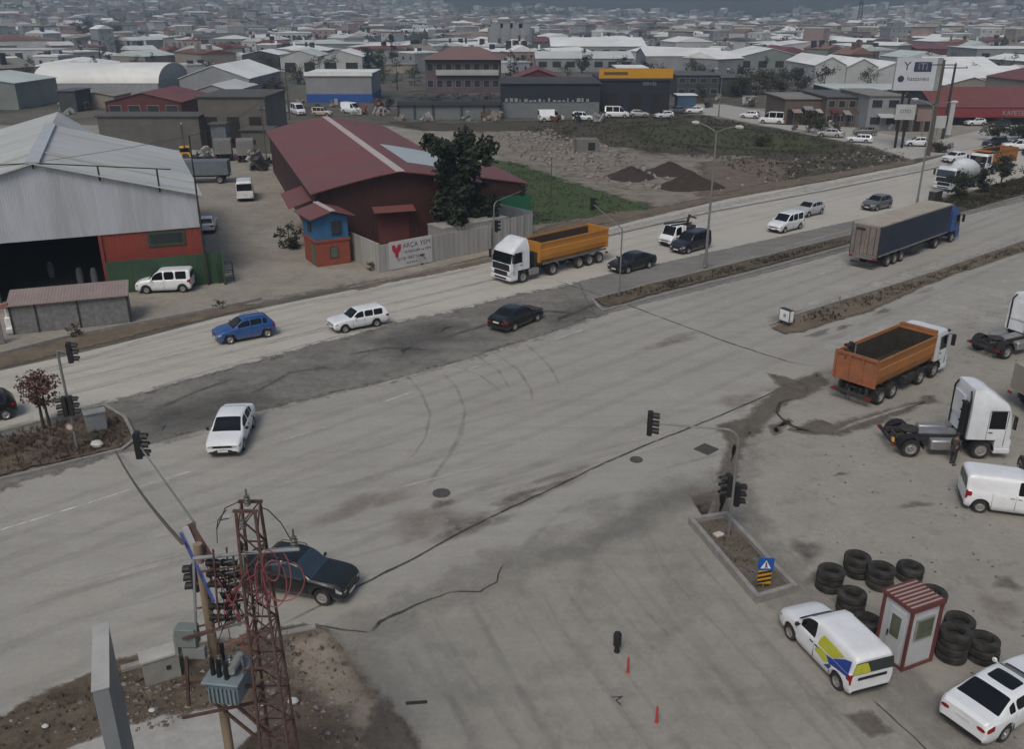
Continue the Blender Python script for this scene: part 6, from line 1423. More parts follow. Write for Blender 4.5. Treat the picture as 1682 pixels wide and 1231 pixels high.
# trees of the middle distance
mt = [(645, 112, 14, 3.4, L_dk, 'cone', 'tall pointed dark conifer right of the joined white halls'), (605, 116, 9, 4, L_dk, 'round', 'round dark tree left of the pointed conifer'), (625, 116, 8, 3.5, L_gn, 'round', 'dull green tree between the round dark tree and the conifer'), (672, 112, 8, 4, L_dk, 'round', 'dark tree directly right of the pointed conifer'),
      (150, 76, 16, 9, L_dk, 'round', 'dense dark clump of trees above the hangar, left one'), (195, 76, 14, 6, L_dk, 'round', 'dense dark clump of trees above the hangar, right one'), (135, 98, 9, 2, L_dk, 'round', 'narrow dark tree just behind the hangar'), (785, 112, 7, 3, L_gn, 'round', 'small dark green tree behind the mauve house'),
      (956, 120, 9, 3.6, L_gn, 'round', 'loose green tree left of the white house above the yellow sign'), (1150, 112, 8, 5, L_dk, 'round', 'dark tree group above the dark grey block'), (1280, 152, 6, 4, L_ol, 'round', 'brownish tree right of the charcoal block'), (1310, 150, 6, 4.5, L_ol, 'round', 'brownish tree left of the corner shops'), (1245, 155, 6, 4.5, L_ol, 'round', 'brownish tree above the beige hut'), (1215, 160, 5, 4, L_ol, 'round', 'low brownish tree at the slip road bend'),
      (1328, 218, 4, 2.2, L_ol, 'round', 'small round street tree on the slip road, left one'), (1346, 221, 3.5, 1.8, L_ol, 'round', 'small round street tree on the slip road, right one'), (1150, 165, 4, 2, L_gn, 'round', 'small tree beside the blue kiosk'), (448, 175, 7, 3, L_ol, 'round', 'bare brown tree behind the ridge of the red warehouse'), (1368, 60, 14, 5, L_dk, 'round', 'far dark trees below the radio mast, left'), (1395, 60, 14, 5, L_dk, 'round', 'far dark trees below the radio mast, right'),
      (1250, 240, 1.6, 1.6, L_ol, 'round', 'low shrub in the scrub field, right of the lamp post'), (1640, 232, 2.2, 2.5, L_dk, 'round', 'dark shrub on the traffic island at the right edge'), (1672, 228, 2, 2.5, L_dk, 'round', 'dark shrub cut by the right edge'), (1540, 250, 1.2, 2, L_ol, 'round', 'low shrubs at the foot of the roadside signs')]
for k, (px, py, h, cr, lf, shp, lb) in enumerate(mt): tree('street_tree' if py > 150 else 'tree', lb, at(px, py), h, cr, .15, 1100, 70 + k, lf, shp, dense=1.4)
# scattered town trees: four crowns reused
k = 0; tries = 0
while k < 280 and tries < 8000:
    tries += 1; r = 265 * (6 ** rr.random()); a = rr.uniform(-32, 32); x, y = r * math.sin(R(a)), r * math.cos(R(a))
    if any((x - ox) ** 2 + (y - oy) ** 2 < (orr * .8 + 2) ** 2 for ox, oy, orr in OCC): continue
    q = rr.randrange(4); where = [n for lim, n in LM if a <= lim][0]
    t = tree('tree', '%s %s tree %s' % ('distant' if r > 600 else 'nearer', ('dark round', 'dull green', 'olive wide', 'dark narrow')[q], where), (x, y, hill_z(x, y)), (7, 6, 5, 9)[q], (3.6, 3.2, 4, 2)[q], .15, 420, 200 + q, (L_dk, L_gn, L_ol, L_dk)[q], group='scattered town trees', key='k%d' % q, az=rr.uniform(0, 360))
    k += 1
# radio mast
P = at(1408, 58); b = MB(); hh = 46
for i in range(4):
    a = R(45 + 90 * i); b.bar((3 * math.cos(a), 3 * math.sin(a), 0), (.7 * math.cos(a), .7 * math.sin(a), hh), .4)
for k in range(12):
    z = hh * k / 12; r_ = 3 - 2.3 * k / 12; r2 = 3 - 2.3 * (k + 1) / 12
    for i in range(4):
        a, a2 = R(45 + 90 * i), R(135 + 90 * i); b.bar((r_ * math.cos(a), r_ * math.sin(a), z), (r2 * math.cos(a2), r2 * math.sin(a2), z + hh / 12), .22)
b.bx(-1.6, 1.6, -1.6, 1.6, hh * .6, hh * .66).bx(-1.5, 1.5, -1.5, 1.5, hh * .8, hh * .84)
b.cyl((0, 0, hh), (0, 0, hh + 8), .2, n=6); tag(b.build('radio_mast', M_chas, loc=P), 'tall dark lattice radio mast on the right skyline', 'mast')

# ------------------------------------------------------------ rubble, scrub, weeds (uncountable)
def scatter(name, label, poly, n, kind, m, smin, smax, seed, z0=0.0, exclude=None, cat='rubble'):
    rr = random.Random(seed); w = [at(*p) for p in poly]; xs = [p.x for p in w]; ys = [p.y for p in w]; b = MB(); k = 0; tries = 0
    def inside(x, y):
        c = False; j = len(w) - 1
        for i in range(len(w)):
            if (w[i].y > y) != (w[j].y > y) and x < (w[j].x - w[i].x) * (y - w[i].y) / (w[j].y - w[i].y) + w[i].x: c = not c
            j = i
        return c
    while k < n and tries < n * 30:
        tries += 1; x, y = rr.uniform(min(xs), max(xs)), rr.uniform(min(ys), max(ys))
        if not inside(x, y): continue
        if noise.noise(Vector((x * .25, y * .25, seed))) < rr.uniform(-.5, .25): continue
        s = smin + (smax - smin) * rr.random() ** 2.5; k += 1
        if kind == 'rock':
            q = [Vector((rr.uniform(-1, 1), rr.uniform(-1, 1), rr.uniform(0, .8))) * s for _ in range(4)]
            c = Vector((x, y, z0)); b.add([c + Vector((-s, -s * .6, 0)) + q[0] * .3, c + Vector((s, -s * .7, 0)) + q[1] * .3, c + Vector((s * .8, s, 0)) + q[2] * .3, c + Vector((-s * .7, s * .8, 0)), c + Vector((-s * .3, -s * .4, s)) + q[3] * .4, c + Vector((s * .4, 0, s * .8)), c + Vector((s * .1, s * .5, s * .7))],
                      [(0, 1, 5, 4), (1, 2, 5), (2, 6, 5), (2, 3, 6), (3, 0, 4, 6), (4, 5, 6)])
        else:
            for _ in range(9 if kind == 'tuft' else 26):
                a = rr.uniform(0, 6.28); l = s * rr.uniform(.5, 1); d = Vector((math.cos(a), math.sin(a), 0)); sp = s * (.5 if kind == 'tuft' else 1.0)
                c = Vector((x, y, z0)) + d * rr.uniform(0, sp) + Vector((0, 0, 0 if kind == 'tuft' else rr.uniform(0, s)))
                e = c + Vector((rr.uniform(-.4, .4) * l, rr.uniform(-.4, .4) * l, l * rr.uniform(.6, 1.1) * (1 if kind == 'tuft' else .4))); sd = Vector((-d.y, d.x, 0)) * l * (.09 if kind == 'tuft' else .2)
                b.add([c - sd, c + sd, e + sd * .4, e - sd * .4], [(0, 1, 2, 3)])
    o = b.build(name, m, smooth=False); o['kind'] = 'stuff'; tag(o, label, cat); return o
M_rub = pm('pale_rubble', (.22, .20, .185), .95, var=.35, scale=.8); M_rubd = pm('dark_stones', (.13, .115, .1), .95, var=.4, scale=1)
scatter('rubble', 'pale broken rubble strewn over the dirt plot', [(815, 225), (900, 212), (1000, 240), (1100, 285), (1080, 320), (950, 290), (860, 262)], 1100, 'rock', M_rub, .1, .5, 1)
scatter('rubble', 'dark and pale stones along the far road verge', [(1180, 320), (1500, 262), (1500, 240), (1300, 262), (1190, 290)], 300, 'rock', M_rub, .06, .28, 2)
scatter('scrub', 'low dark scrub covering the vacant plot', [(860, 210), (1000, 194), (1150, 190), (1290, 216), (1420, 240), (1490, 260), (1380, 285), (1270, 300), (1160, 262), (1000, 238)], 3000, 'shrub', L_ol, .08, .38, 3, cat='scrub')
scatter('grass', 'green grass and weeds right of the red annex', [(830, 262), (930, 300), (1060, 342), (960, 360), (880, 370), (862, 330)], 1500, 'shrub', L_gn, .04, .2, 4, cat='grass')
scatter('weeds', 'dry weeds on the left median soil', [(-100, 730), (0, 722), (120, 690), (180, 680), (215, 712), (200, 735), (0, 782), (-100, 800)], 900, 'tuft', L_br, .08, .35, 5, .13, cat='weeds')
scatter('weeds', 'dry weeds on the kerbed median soil', [(980, 494), (1230, 433), (1395, 391), (1480, 366), (1400, 397), (1240, 441), (1060, 486)], 900, 'tuft', L_ol, .08, .35, 6, .12, cat='weeds')
scatter('grass', 'rough grass on the right median', [(1530, 336), (1600, 315), (1690, 292), (1690, 316), (1595, 345)], 900, 'shrub', L_ol, .1, .4, 7, .12, cat='grass')
scatter('weeds', 'weeds and stones on the right-hand verge', [(1280, 540), (1345, 511), (1500, 464), (1690, 400), (1690, 410), (1520, 468), (1370, 528)], 700, 'tuft', L_ol, .06, .3, 8, .1, cat='weeds')
scatter('weeds', 'dry weeds on the near verge below the pylon', [(-60, 1215), (0, 1182), (200, 1094), (300, 1064), (470, 1038), (520, 1034), (600, 1120), (680, 1260), (380, 1280), (430, 1200), (330, 1165), (120, 1225), (-60, 1300)], 650, 'tuft', L_br, .04, .2, 9, .1, cat='weeds')
scatter('pebbles', 'dark stones and clods on the near verge', [(-60, 1215), (0, 1182), (200, 1094), (300, 1064), (480, 1045), (520, 1160), (560, 1231), (400, 1180), (120, 1225)], 420, 'rock', M_rubd, .02, .12, 10, .1)
scatter('litter', 'pale scraps of litter on the near verge', [(0, 1190), (300, 1070), (520, 1040), (600, 1130), (560, 1231), (400, 1180), (120, 1225)], 260, 'rock', M_rub, .015, .1, 11, .1, cat='litter')
scatter('stones', 'small stones scattered over the compacted yard', [(1240, 780), (1500, 600), (1682, 520), (1900, 800), (1682, 1231), (1350, 1000)], 420, 'rock', M_rubd, .015, .07, 12, .006, cat='stones')
scatter('weeds', 'small weeds and litter in the planter soil', [(1145, 864), (1190, 858), (1292, 970), (1245, 982)], 90, 'tuft', L_ol, .04, .16, 15, .14, cat='weeds')
for k, (px, py, r_, h_) in enumerate(((1036, 293, 2.9, 1.7), (1098, 285, 3.0, 1.7), (1131, 307, 3.5, 1.9))):
    b = MB(); rr = random.Random(k); n = 26; vs = [(0, 0, h_)]
    for i in range(1, 7):
        for j in range(n):
            a = 6.283 * j / n; q = i / 6; rad = r_ * q * (1 + .14 * math.sin(3 * a + k) + rr.uniform(-.04, .04)); vs.append((rad * math.cos(a) * 1.25, rad * math.sin(a), max(-.1, h_ * (1 - q) ** 1.1 * (1 + rr.uniform(-.12, .12))) if i < 6 else -.1))
    fs = [(0, 1 + j, 1 + (j + 1) % n) for j in range(n)]
    for i in range(5):
        for j in range(n): a_ = 1 + i * n; fs.append((a_ + j, a_ + n + j, a_ + n + (j + 1) % n, a_ + (j + 1) % n))
    b.add(vs, fs); tag(b.build('earth_mound', pm('dark_brown_earth', (.038, .027, .02), .95, var=.3, scale=1.2, bump=.8, bscale=2), loc=at(px, py)), ('dark brown mound of tipped earth, leftmost of three', 'dark brown mound of tipped earth, farthest of three', 'dark brown mound of tipped earth, nearest and largest of three')[k], 'mound', 'earth mounds in the plot')
HAZE = 0.0004
# ============================================================ STREET FURNITURE
M_sig = pm('signal_black', (.014, .014, .015), .55, var=.2); M_gal = pm('galvanised_pole', (.24, .245, .245), .5, .4, .1, dirt=(.16, .14, .12)); M_lens = pm('unlit_lens', (.05, .035, .03), .3)
def sig_head(parent, loc, az_local, scale=1.0, n=3, name='signal_head'):
    """three-lamp head with visors; az_local = rotation about z, facing local +x"""
    b = MB(); M = Matrix.Translation(loc) @ Matrix.Rotation(az_local, 4, 'Z') @ Matrix.Scale(scale, 4); b.M = M
    H_ = .34 * n; b.bx(-.11, .09, -.17, .17, -H_ / 2, H_ / 2); b.bx(-.13, -.11, -.15, .15, -H_ / 2 + .02, H_ / 2 - .02)
    for k in range(n):
        z = H_ / 2 - .17 - k * .34
        pts = [(math.cos(a) * .15, math.sin(a) * .15) for a in [R(-20 + 220 * i / 10) for i in range(11)]]
        for (y0, z0), (y1, z1) in zip(pts, pts[1:]):
            L0 = .28; b.add([(.09, y0, z + z0), (.09 + L0, y0, z + z0 - .03), (.09 + L0, y1, z + z1 - .03), (.09, y1, z + z1), (.09, y0 * .9, z + z0 * .9), (.09 + L0, y0 * .9, z + z0 * .9 - .03), (.09 + L0, y1 * .9, z + z1 * .9 - .03), (.09, y1 * .9, z + z1 * .9)],
                            [(0, 1, 2, 3), (7, 6, 5, 4), (1, 5, 6, 2), (0, 4, 5, 1), (3, 2, 6, 7)])
    o = b.build(name, M_sig, parent, smooth=False)
    lb = MB(); lb.M = M
    for k in range(n):
        z = H_ / 2 - .17 - k * .34; lb.cyl((.085, 0, z), (.1, 0, z), .12, n=14)
    lb.build('lens', M_lens, o, smooth=False)
    return o
def signal(label, base, poleh, arm_to, heads, r=.06, bend=True, z0=0.0, side_heads=()):
    """signal mast: arm_to = (dx, dy, z) of the arm tip from the base; heads = [(t along arm, facing bearing)]"""
    t = thing('traffic_signal', label, 'traffic light', (base[0], base[1], z0), 90)
    tip = Vector(arm_to); top = Vector((0, 0, poleh)); hor = Vector((tip.x, tip.y, 0)); L = hor.length or 1; u = hor / L
    pts = [Vector((0, 0, 0)), Vector((0, 0, poleh - .7))]
    if bend:
        for k in range(1, 6): a = k / 5 * math.pi / 2; pts.append(Vector((0, 0, poleh - .7)) + Vector((0, 0, .6 * math.sin(a))) + u * .6 * (1 - math.cos(a)))
        a0 = pts[-1]
    else: a0 = Vector((0, 0, poleh)); pts.append(a0)
    MB().tube(pts, r, 10).cyl((0, 0, 0), (0, 0, .05), r * 2.6, n=10).build('mast', M_gal, t, angle=60)
    MB().cyl(a0, tip, r * .75, r * .5, 8).build('arm', M_gal, t)
    for f, az in heads:
        p = a0.lerp(tip, f); o = sig_head(t, p - adir(az) * .02, rz_of(az) if True else 0)
    for z, az, off in side_heads:
        o_ = adir(off) * .24; sig_head(t, Vector((o_.x, o_.y, z)), rz_of(az)); 
    return t
def dxy(px, py, b): q = onplane(px, py, b[1]); return q
def armtip(base, px, py, z):
    p = at(px, py, z); return (p.x - base[0], p.y - base[1], z)
b1 = at(1196, 885); h1 = high(1196, 885, 703)
signal('signal mast standing in the concrete planter, long arm reaching left over the road', b1, h1, armtip(b1, 1060, 695, h1), [(.93, 100)], side_heads=((high(1196, 885, 815), 80, 60), (high(1196, 885, 800), 262, -60)), r=.065)
b2 = at(1017, 485); h2 = high(1017, 485, 378)
signal('signal mast on the median beside the black saloon, short arm reaching up left', b2, h2, armtip(b2, 970, 334, h2 + 1.0), [(.93, 50)], side_heads=((high(1017, 485, 436), 50, 0),), bend=False, z0=.1)
b3 = at(128, 742); h3 = high(128, 742, 580)
signal('signal mast on the left median with a small red round sign', b3, h3, armtip(b3, 122, 583, h3 + .1), [(.8, 75)], side_heads=((high(128, 742, 668), 75, 120), (high(128, 742, 668), 255, 200)), bend=False, z0=.1, r=.07)
t_ = MB().cyl((0, -.04, 0), (0, -.02, 0), .22, n=18).build('round_sign_disc', P_red, None, loc=(b3.x - .1, b3.y - .1, high(128, 742, 700) )); 
t_.name = 'round_sign'; tag(t_, 'small round red and white sign on the left median signal mast', 'sign'); MB().cyl((0, -.05, 0), (0, -.04, 0), .14, n=16).build('sign_face', P_white, t_)
bb = at(345, 1100); h4 = 5.2
P4 = at(318, 858, h4); b4 = (P4.x, P4.y)
tp = at(226, 728, h4 + .9)
t = signal('signal mast half hidden behind the transformer, arm reaching up left over the road', b4, h4, (tp.x - b4[0], tp.y - b4[1], h4 + .9), [(.97, 80)], side_heads=((3.0, 270, -90),), bend=False)
b5 = at(1392, 655); signal('small signal on a short white post behind the orange tipper truck', b5, 3.3, (.05, 0, 3.3), [], side_heads=((3.0, 262, -90),), bend=False)
b6 = at(812, 437); h6 = high(812, 437, 330); signal('signal mast before the white metal fence, thin arm reaching right', b6, h6, armtip(b6, 860, 312, h6 + .1), [(.95, 60)], side_heads=((high(812, 437, 372), 60, 60),), bend=True, r=.05)
# ---- street lamps with twin arms
def lamp(label, px, py, top, spread=1.9):
    b = at(px, py); h = high(px, py, top); t = thing('street_lamp', label, 'street lamp', (b.x, b.y, .1), RD + 90, 'twin-arm street lamps')
    MB().cyl((0, 0, 0), (0, 0, h), .13, .065, 10).cyl((0, 0, 0), (0, 0, .9), .17, .16, 10).build('pole', M_gal, t)
    for s in (1, -1):
        MB().tube([(0, 0, h - .05), (s * spread * .5, 0, h + .35), (s * spread, 0, h + .55)], .045, 8).build('arm', M_gal, t)
        MB().lathe([(0, -.38), (.1, -.34), (.17, 0), (.12, .34), (0, .38)], (s * (spread + .3), 0, h + .55), 'X', 10, sq=.6).build('lamp_head', pm('lamp_head_white', (.5, .5, .49), .5), t)
    return t
lamp('tall twin-arm lamp post on the median beside the dark minivan', 1158, 441, 218); lamp('tall twin-arm lamp post on the median near the concrete mixer', 1505, 340, 175)
lamp('twin-arm lamp post far along the slip road behind the plot', 1180, 193, 118, 1.2)
# wooden and utility poles
M_wood = pm('weathered_wood_pole', (.09, .075, .062), .9, var=.25, scale=2, stretch=(6, 6, .6))
def upole(label, px, py, top, r=.13, m=None, cross=0, z=0):
    b = at(px, py); h = high(px, py, top); t = thing('utility_pole', label, 'utility pole', b, 90)
    MB().cyl((0, 0, 0), (0, 0, h), r, r * .6, 8).build('pole', m or M_wood, t)
    if cross:
        MB().bx(-cross, cross, -.06, .06, h - .8, h - .65).build('crossarm', M_chas, t, smooth=False)
        for x in (-cross * .9, 0, cross * .9): MB().cyl((x, 0, h - .65), (x, 0, h - .35), .06, n=6).build('insulator', M_frame, t)
    return b, h
upole('slim dark pole at the right corner of the big grey shed', 343, 468, 222, .1, M_chas, 0); upole('wooden pole with crossarm behind the unfinished building', 476, 197, 108, .16, None, 1.4)
upole('thick brown pole behind the signs, right of the billboard', 1524, 256, 98, .35, None, 2.0); upole('pole with crossarm and transformer at the right of the billboard', 1548, 228, 104, .3, M_chas, 2.2)
upole('thin pole in the grass patch of the plot', 905, 332, 258, .07, None, 0); upole('wooden pole rising in front of the scrap roof', 438, 262, 172, .1, M_wood, .5)
# ---- the pylon with transformer, bottom left (built around x=-5.7, y=16.5)
M_rust = pm('rusty_lattice_steel', (.085, .045, .04), .8, var=.35, scale=5, dirt=(.16, .12, .1), dirt_amt=.4); M_grsteel = pm('grey_painted_steel', (.22, .24, .25), .6, var=.15, dirt=(.15, .12, .1)); M_tank = pm('blue_grey_tank', (.19, .25, .28), .5, var=.1, dirt=(.15, .13, .12), dirt_amt=.5)
M_ins = pm('brown_grey_insulator', (.1, .09, .085), .3, var=.2); M_redc = pm('faded_red_cable', (.28, .075, .085), .6); M_blc = pm('black_cable', (.02, .02, .022), .6); M_blu = pm('blue_stripe', (.05, .08, .25), .6)
YP = 16.5
def Q(px, py, dy=0): return onplane(px, py, YP + dy)
ORG = Vector((Q(407, 832).x, YP, 0))
def lq(px, py, dy=0): return Q(px, py, dy) - ORG
pyl = thing('electric_pylon', 'rusty lattice power pylon with crossarm in the bottom left foreground', 'pylon', ORG, 90)
b = MB(); wf = lambda z: .185 + (12 - z) * .02
ztop = Q(407, 832).z; zlow = 0.0; nseg = 22
for sx in (-1, 1):
    for sy in (-1, 1): b.bar((sx * wf(0), sy * wf(0), 0), (sx * wf(ztop), sy * wf(ztop), ztop), .055)
for k in range(nseg):
    z0 = ztop * k / nseg; z1 = ztop * (k + 1) / nseg; a, c = wf(z0), wf(z1)
    if k > nseg - 4 and k % 2: pass
    for s in (-1, 1):
        q = 1 if k % 2 else -1
        b.bar((-a * q, s * a, z0), (c * q, s * c, z1), .03); b.bar((s * a, -a * q, z0), (s * c, c * q, z1), .03)
        if k % 2 == 0: b.bar((-a, s * a, z0), (a, s * a, z0), .03); b.bar((s * a, -a, z0), (s * a, a, z0), .03)
for s in (-1, 1): b.bar((-wf(ztop) - .06, s * wf(ztop), ztop), (wf(ztop) + .06, s * wf(ztop), ztop), .06)
b.build('lattice_mast', M_rust, pyl, smooth=False)
INS = [(.0, 0), (.045, 0), (.07, .03), (.035, .06), (.07, .09), (.035, .12), (.07, .15), (.035, .18), (.055, .21), (.0, .24)]
def insul(parent, p, n_=1, s=1.0): return MB().lathe([(r * s, z * s) for r, z in INS], tuple(p), 'Z', 10).cyl(Vector(p) + Vector((0, 0, .22 * s)), Vector(p) + Vector((0, 0, .36 * s)), .018 * s, n=6).build('insulator', M_ins, parent)
insul(pyl, (0, 0, ztop + .02), s=1.1); insul(pyl, lq(484, 900, .2), s=1.3); insul(pyl, lq(400, 868, -.3), s=1.0); insul(pyl, lq(396, 905, -.1), s=1.0)
MB().cyl(lq(318, 918, -.2), lq(404, 909, -.2), .045, n=8).cyl(lq(404, 909, -.2), lq(492, 903, -.2), .04, n=8).build('crossarm', M_grsteel, pyl)
MB().bar(lq(318, 918, -.2), lq(322, 1045, -.2), .05).bar(lq(398, 912, -.2), lq(405, 1022, -.2), .055).bar(lq(322, 1045, -.2), lq(405, 1022, -.2), .05).bar(lq(420, 905, .1), lq(490, 900, .3), .04).bar(lq(432, 930, 0), lq(470, 925, .2), .035).build('switch_frame', M_grsteel, pyl, smooth=False)
# rows of dark fuse insulators between the frame bars
for r_ in range(6):
    for c_ in range(2):
        px, py = 352 + c_ * 24 + r_ * 1.2, 925 + r_ * 18; p = lq(px, py, -.1 + .05 * c_)
        bb_ = MB().lathe([(0, -.15), (.06, -.14), (.075, -.09), (.05, -.03), (.075, .03), (.05, .09), (.06, .14), (0, .15)], tuple(p), 'X', 10)
        bb_.v = [p + (v - p) * 1.25 for v in bb_.v]
        bb_.build('fuse_insulator', M_sig, pyl)
    MB().bar(lq(342 + r_ * 1.2, 930 + r_ * 18, -.1), lq(398 + r_ * 1.2, 918 + r_ * 18, -.1), .022).build('fuse_bar', M_grsteel, pyl, smooth=False)
# long channel beams running away to the left and upward from the switch frame
MB().bar(lq(303, 866, .6), lq(360, 988, -.3), .14, .05).build('channel_beam', pm('pale_channel', (.36, .36, .37), .6, dirt=(.25, .22, .2)), pyl, smooth=False)
MB().bar(lq(297, 876, .5), lq(352, 990, -.33), .06, .06).build('blue_conduit', M_blu, pyl, smooth=False)
MB().bar(lq(311, 862, .8), lq(356, 935, .1), .15, .08).build('dark_beam', M_rust, pyl, smooth=False)
# platform beams tying the mast to the wooden pole
b = MB()
for (x0, y0, x1, y1, d0, d1) in ((298, 1127, 446, 1094, -.45, 0), (300, 1180, 452, 1148, -.45, 0), (346, 1150, 425, 1215, -.2, -.1), (378, 1150, 440, 1205, -.2, -.1), (300, 1050, 352, 1035, -.35, -.2), (400, 1103, 430, 1100, -.2, 0), (404, 1128, 436, 1128, -.2, 0)):
    b.bar(lq(x0, y0, d0), lq(x1, y1, d1), .06)
b.bar(lq(306, 1080, -.45), lq(310, 1160, -.45), .07).bar(lq(298, 1127, -.45), lq(298, 1127, .2), .05).bar(lq(340, 1118, -.45), lq(340, 1116, .4), .05).bar(lq(400, 1106, -.45), lq(400, 1103, .4), .05)
b.build('platform', M_rust, pyl, smooth=False)
# red cable loops
def loop(c, rx, rz_, tilt, y, n=26, a0=0, a1=360):
    return [Vector((c.x + rx * math.cos(R(a0 + (a1 - a0) * k / n)) * 1.0, c.y + y * math.sin(R(tilt + a0 + (a1 - a0) * k / n)), c.z + rz_ * math.sin(R(a0 + (a1 - a0) * k / n)))) for k in range(n + 1)]
for k, (px, py, rx, rz_, a0, a1) in enumerate(((455, 945, .30, .62, -200, 100), (450, 960, .26, .55, -150, 150), (468, 955, .40, .50, -160, 60), (430, 960, .10, .60, 0, 340), (445, 930, .16, .45, 0, 360))):
    MB().tube(loop(lq(px, py, -.25 - .05 * k), rx, rz_, 40 * k, .1, a0=a0, a1=a1), .014, 6).build('red_cable', M_redc, pyl)
for pts in (([(428, 905, 0), (432, 1000, -.2), (428, 1040, -.2), (405, 1070, -.2), (392, 1050, -.2)]), ([(424, 905, 0), (420, 1010, -.2), (405, 1045, -.2), (372, 1060, -.2)]), ([(330, 905, .2), (352, 960, 0), (360, 1000, -.1), (365, 1035, -.1), (390, 1025, -.1)]), ([(340, 900, .1), (360, 950, 0), (372, 1010, -.1), (378, 1050, -.1)])):
    MB().tube([lq(x, y, d) for x, y, d in pts], .013, 6).build('red_cable', M_redc, pyl)
for pts in (([(357, 893, 0), (356, 870, .2), (358, 855, .5), (372, 838, .8)]), ([(360, 855, .5), (376, 852, .6)]), ([(478, 888, .2), (462, 860, .3), (440, 838, .2), (428, 834, 0)]), ([(407, 818, 0), (370, 835, .3), (356, 870, .2)])):
    MB().tube([lq(x, y, d) for x, y, d in pts], .012, 6).build('black_cable', M_blc, pyl)
rc = random.Random(17)
for k in range(20):
    x0, y0 = rc.uniform(330, 420), rc.uniform(900, 960); x1, y1 = rc.uniform(350, 430), rc.uniform(990, 1060); d0, d1 = rc.uniform(-.4, .3), rc.uniform(-.4, .2); pts = []
    a_, c_ = lq(x0, y0, d0), lq(x1, y1, d1); bow = Vector((rc.uniform(-.25, .25), rc.uniform(-.1, .1), rc.uniform(-.2, .1)))
    for q in range(9): u = q / 8; pts.append(a_.lerp(c_, u) + bow * math.sin(math.pi * u))
    MB().tube(pts, .012, 5).build('red_cable' if k % 2 else 'black_cable', M_redc if k % 2 else M_blc, pyl)
for x0, y0, x1, y1, d in ((330, 905, 345, 1035, .3), (350, 903, 360, 1030, -.4), (372, 900, 382, 1030, .3), (322, 960, 405, 945, .2), (324, 1000, 406, 985, .25), (410, 1010, 330, 1045, -.35), (345, 915, 350, 1040, -.1), (383, 912, 392, 1028, -.1), (330, 940, 408, 928, -.2), (424, 930, 470, 950, .2), (326, 1030, 412, 1008, .3)):
    MB().bar(lq(x0, y0, d), lq(x1, y1, d), .035).build('steel_angle', M_rust, pyl, smooth=False)
# the transformer on its platform
p = lq(378, 1120, -.15)
tr = thing('transformer', 'blue-grey transformer with bushings standing on the pylon platform', 'transformer', ORG + Vector((p.x, -.15, p.z - .35)), 98)
MB().bx(-.36, .36, -.4, .4, .0, .62).build('tank', M_tank, tr, bevel=.06)
MB().bx(-.44, .44, -.5, .5, .62, .69).build('lid', M_tank, tr, bevel=.02)
b = MB()
for k in range(7): x = -.3 + k * .1; b.bx(x - .015, x + .015, -.46, -.4, .08, .5).bx(x - .015, x + .015, .4, .46, .08, .5)
b.build('cooling_fin', M_tank, tr, smooth=False)
for k, (x, y) in enumerate(((-.25, .12), (0, .14), (.25, .12))): MB().lathe([(r * 1.1, z * 1.3) for r, z in INS], (x, y, .69), 'Z', 10).build('bushing', M_ins, tr)
for x, y in ((-.27, -.2), (-.1, -.25), (.1, -.3), (-.27, .3)): MB().cyl((x, y, .69), (x, y + .03, 1.12), .055, n=10).build('bushing', M_sig, tr)
MB().cyl((.2, -.28, .9), (.2, .28, .9), .11, n=14).bar((.2, -.1, .69), (.2, -.1, .82), .04).bar((.33, .1, .69), (.38, -.05, 1.2), .05).build('conservator', M_grsteel, tr)
# wooden pole by the pylon
p0 = Q(324, 894, .2); tag(MB().cyl((0, 0, 0), (0, 0, p0.z), .125, .10, 12).build('wooden_pole', pm('tan_wood_pole', (.27, .21, .145), .8, var=.2, scale=1.5, dirt=(.2, .13, .08), stretch=(5, 5, .5)), loc=(p0.x, p0.y, 0)), 'tan round wooden pole rising behind the pylon transformer', 'pole')
# meter boxes on the pole
p = Q(322, 1045, -.1); t = thing('meter_box', 'grey-green meter cabinets fixed beside the wooden pole left of the transformer', 'electrical box', p, 92)
MB().bx(-.42, .05, -.18, .12, -.2, .28).build('cabinet', pm('greygreen_steel', (.17, .20, .19), .6, dirt=(.12, .11, .1)), t, bevel=.015); MB().bx(-.50, -.42, -.1, .06, -.5, .1).bx(-.3, .2, -.14, .0, -.55, -.24).build('side_box', M_grsteel, t, bevel=.01)
MB().tube([(-.35, 0, -.2), (-.33, 0, -1.6)], .03, 6).build('conduit', M_grsteel, t)
# thick wire to the far median
a = Q(300, 893, .2); c = at(190, 742, .3); pts = []
for k in range(22):
    u = k / 21; p = a.lerp(c, u); p.z -= 4 * u * (1 - u) * .35; pts.append(p)
tag(MB().tube(pts, .045, 6).build('overhead_cable', pm('brown_cable', (.1, .085, .065), .7)), 'thick brown cable running from the pylon to the left median', 'cable')
def wire(label, A, B, sag, r=.02):
    pts = []
    for k in range(17):
        u = k / 16; p = Vector(A).lerp(Vector(B), u); p.z -= 4 * u * (1 - u) * sag; pts.append(p)
    tag(MB().tube(pts, r, 4).build('overhead_wire', M_blc), label, 'wire')
# tall end-on sign panel in the corner
fp = at(165, 1134, 8.0); w_ = .31
t = thing('totem_sign', 'tall thin grey sign panel seen from above at the bottom left', 'sign', Vector((fp.x, fp.y, 0)), 67)
MB().bx(-w_ / 2, w_ / 2, 0, 2.3, fp.z - 4.6, fp.z).build('panel', pm('sign_panel_grey', (.23, .25, .265), .55, var=.08, dirt=(.17, .17, .17)), t, bevel=.01)
MB().bx(-w_ / 2 - .02, w_ / 2 + .02, -.02, 2.32, fp.z, fp.z + .03).build('top_cap', pm('sign_top_pale', (.38, .38, .365), .7, dirt=(.28, .27, .25)), t, smooth=False)
MB().cyl((0, .95, 0), (0, .95, fp.z - 4.6), .14, n=12).build('post', M_grsteel, t)
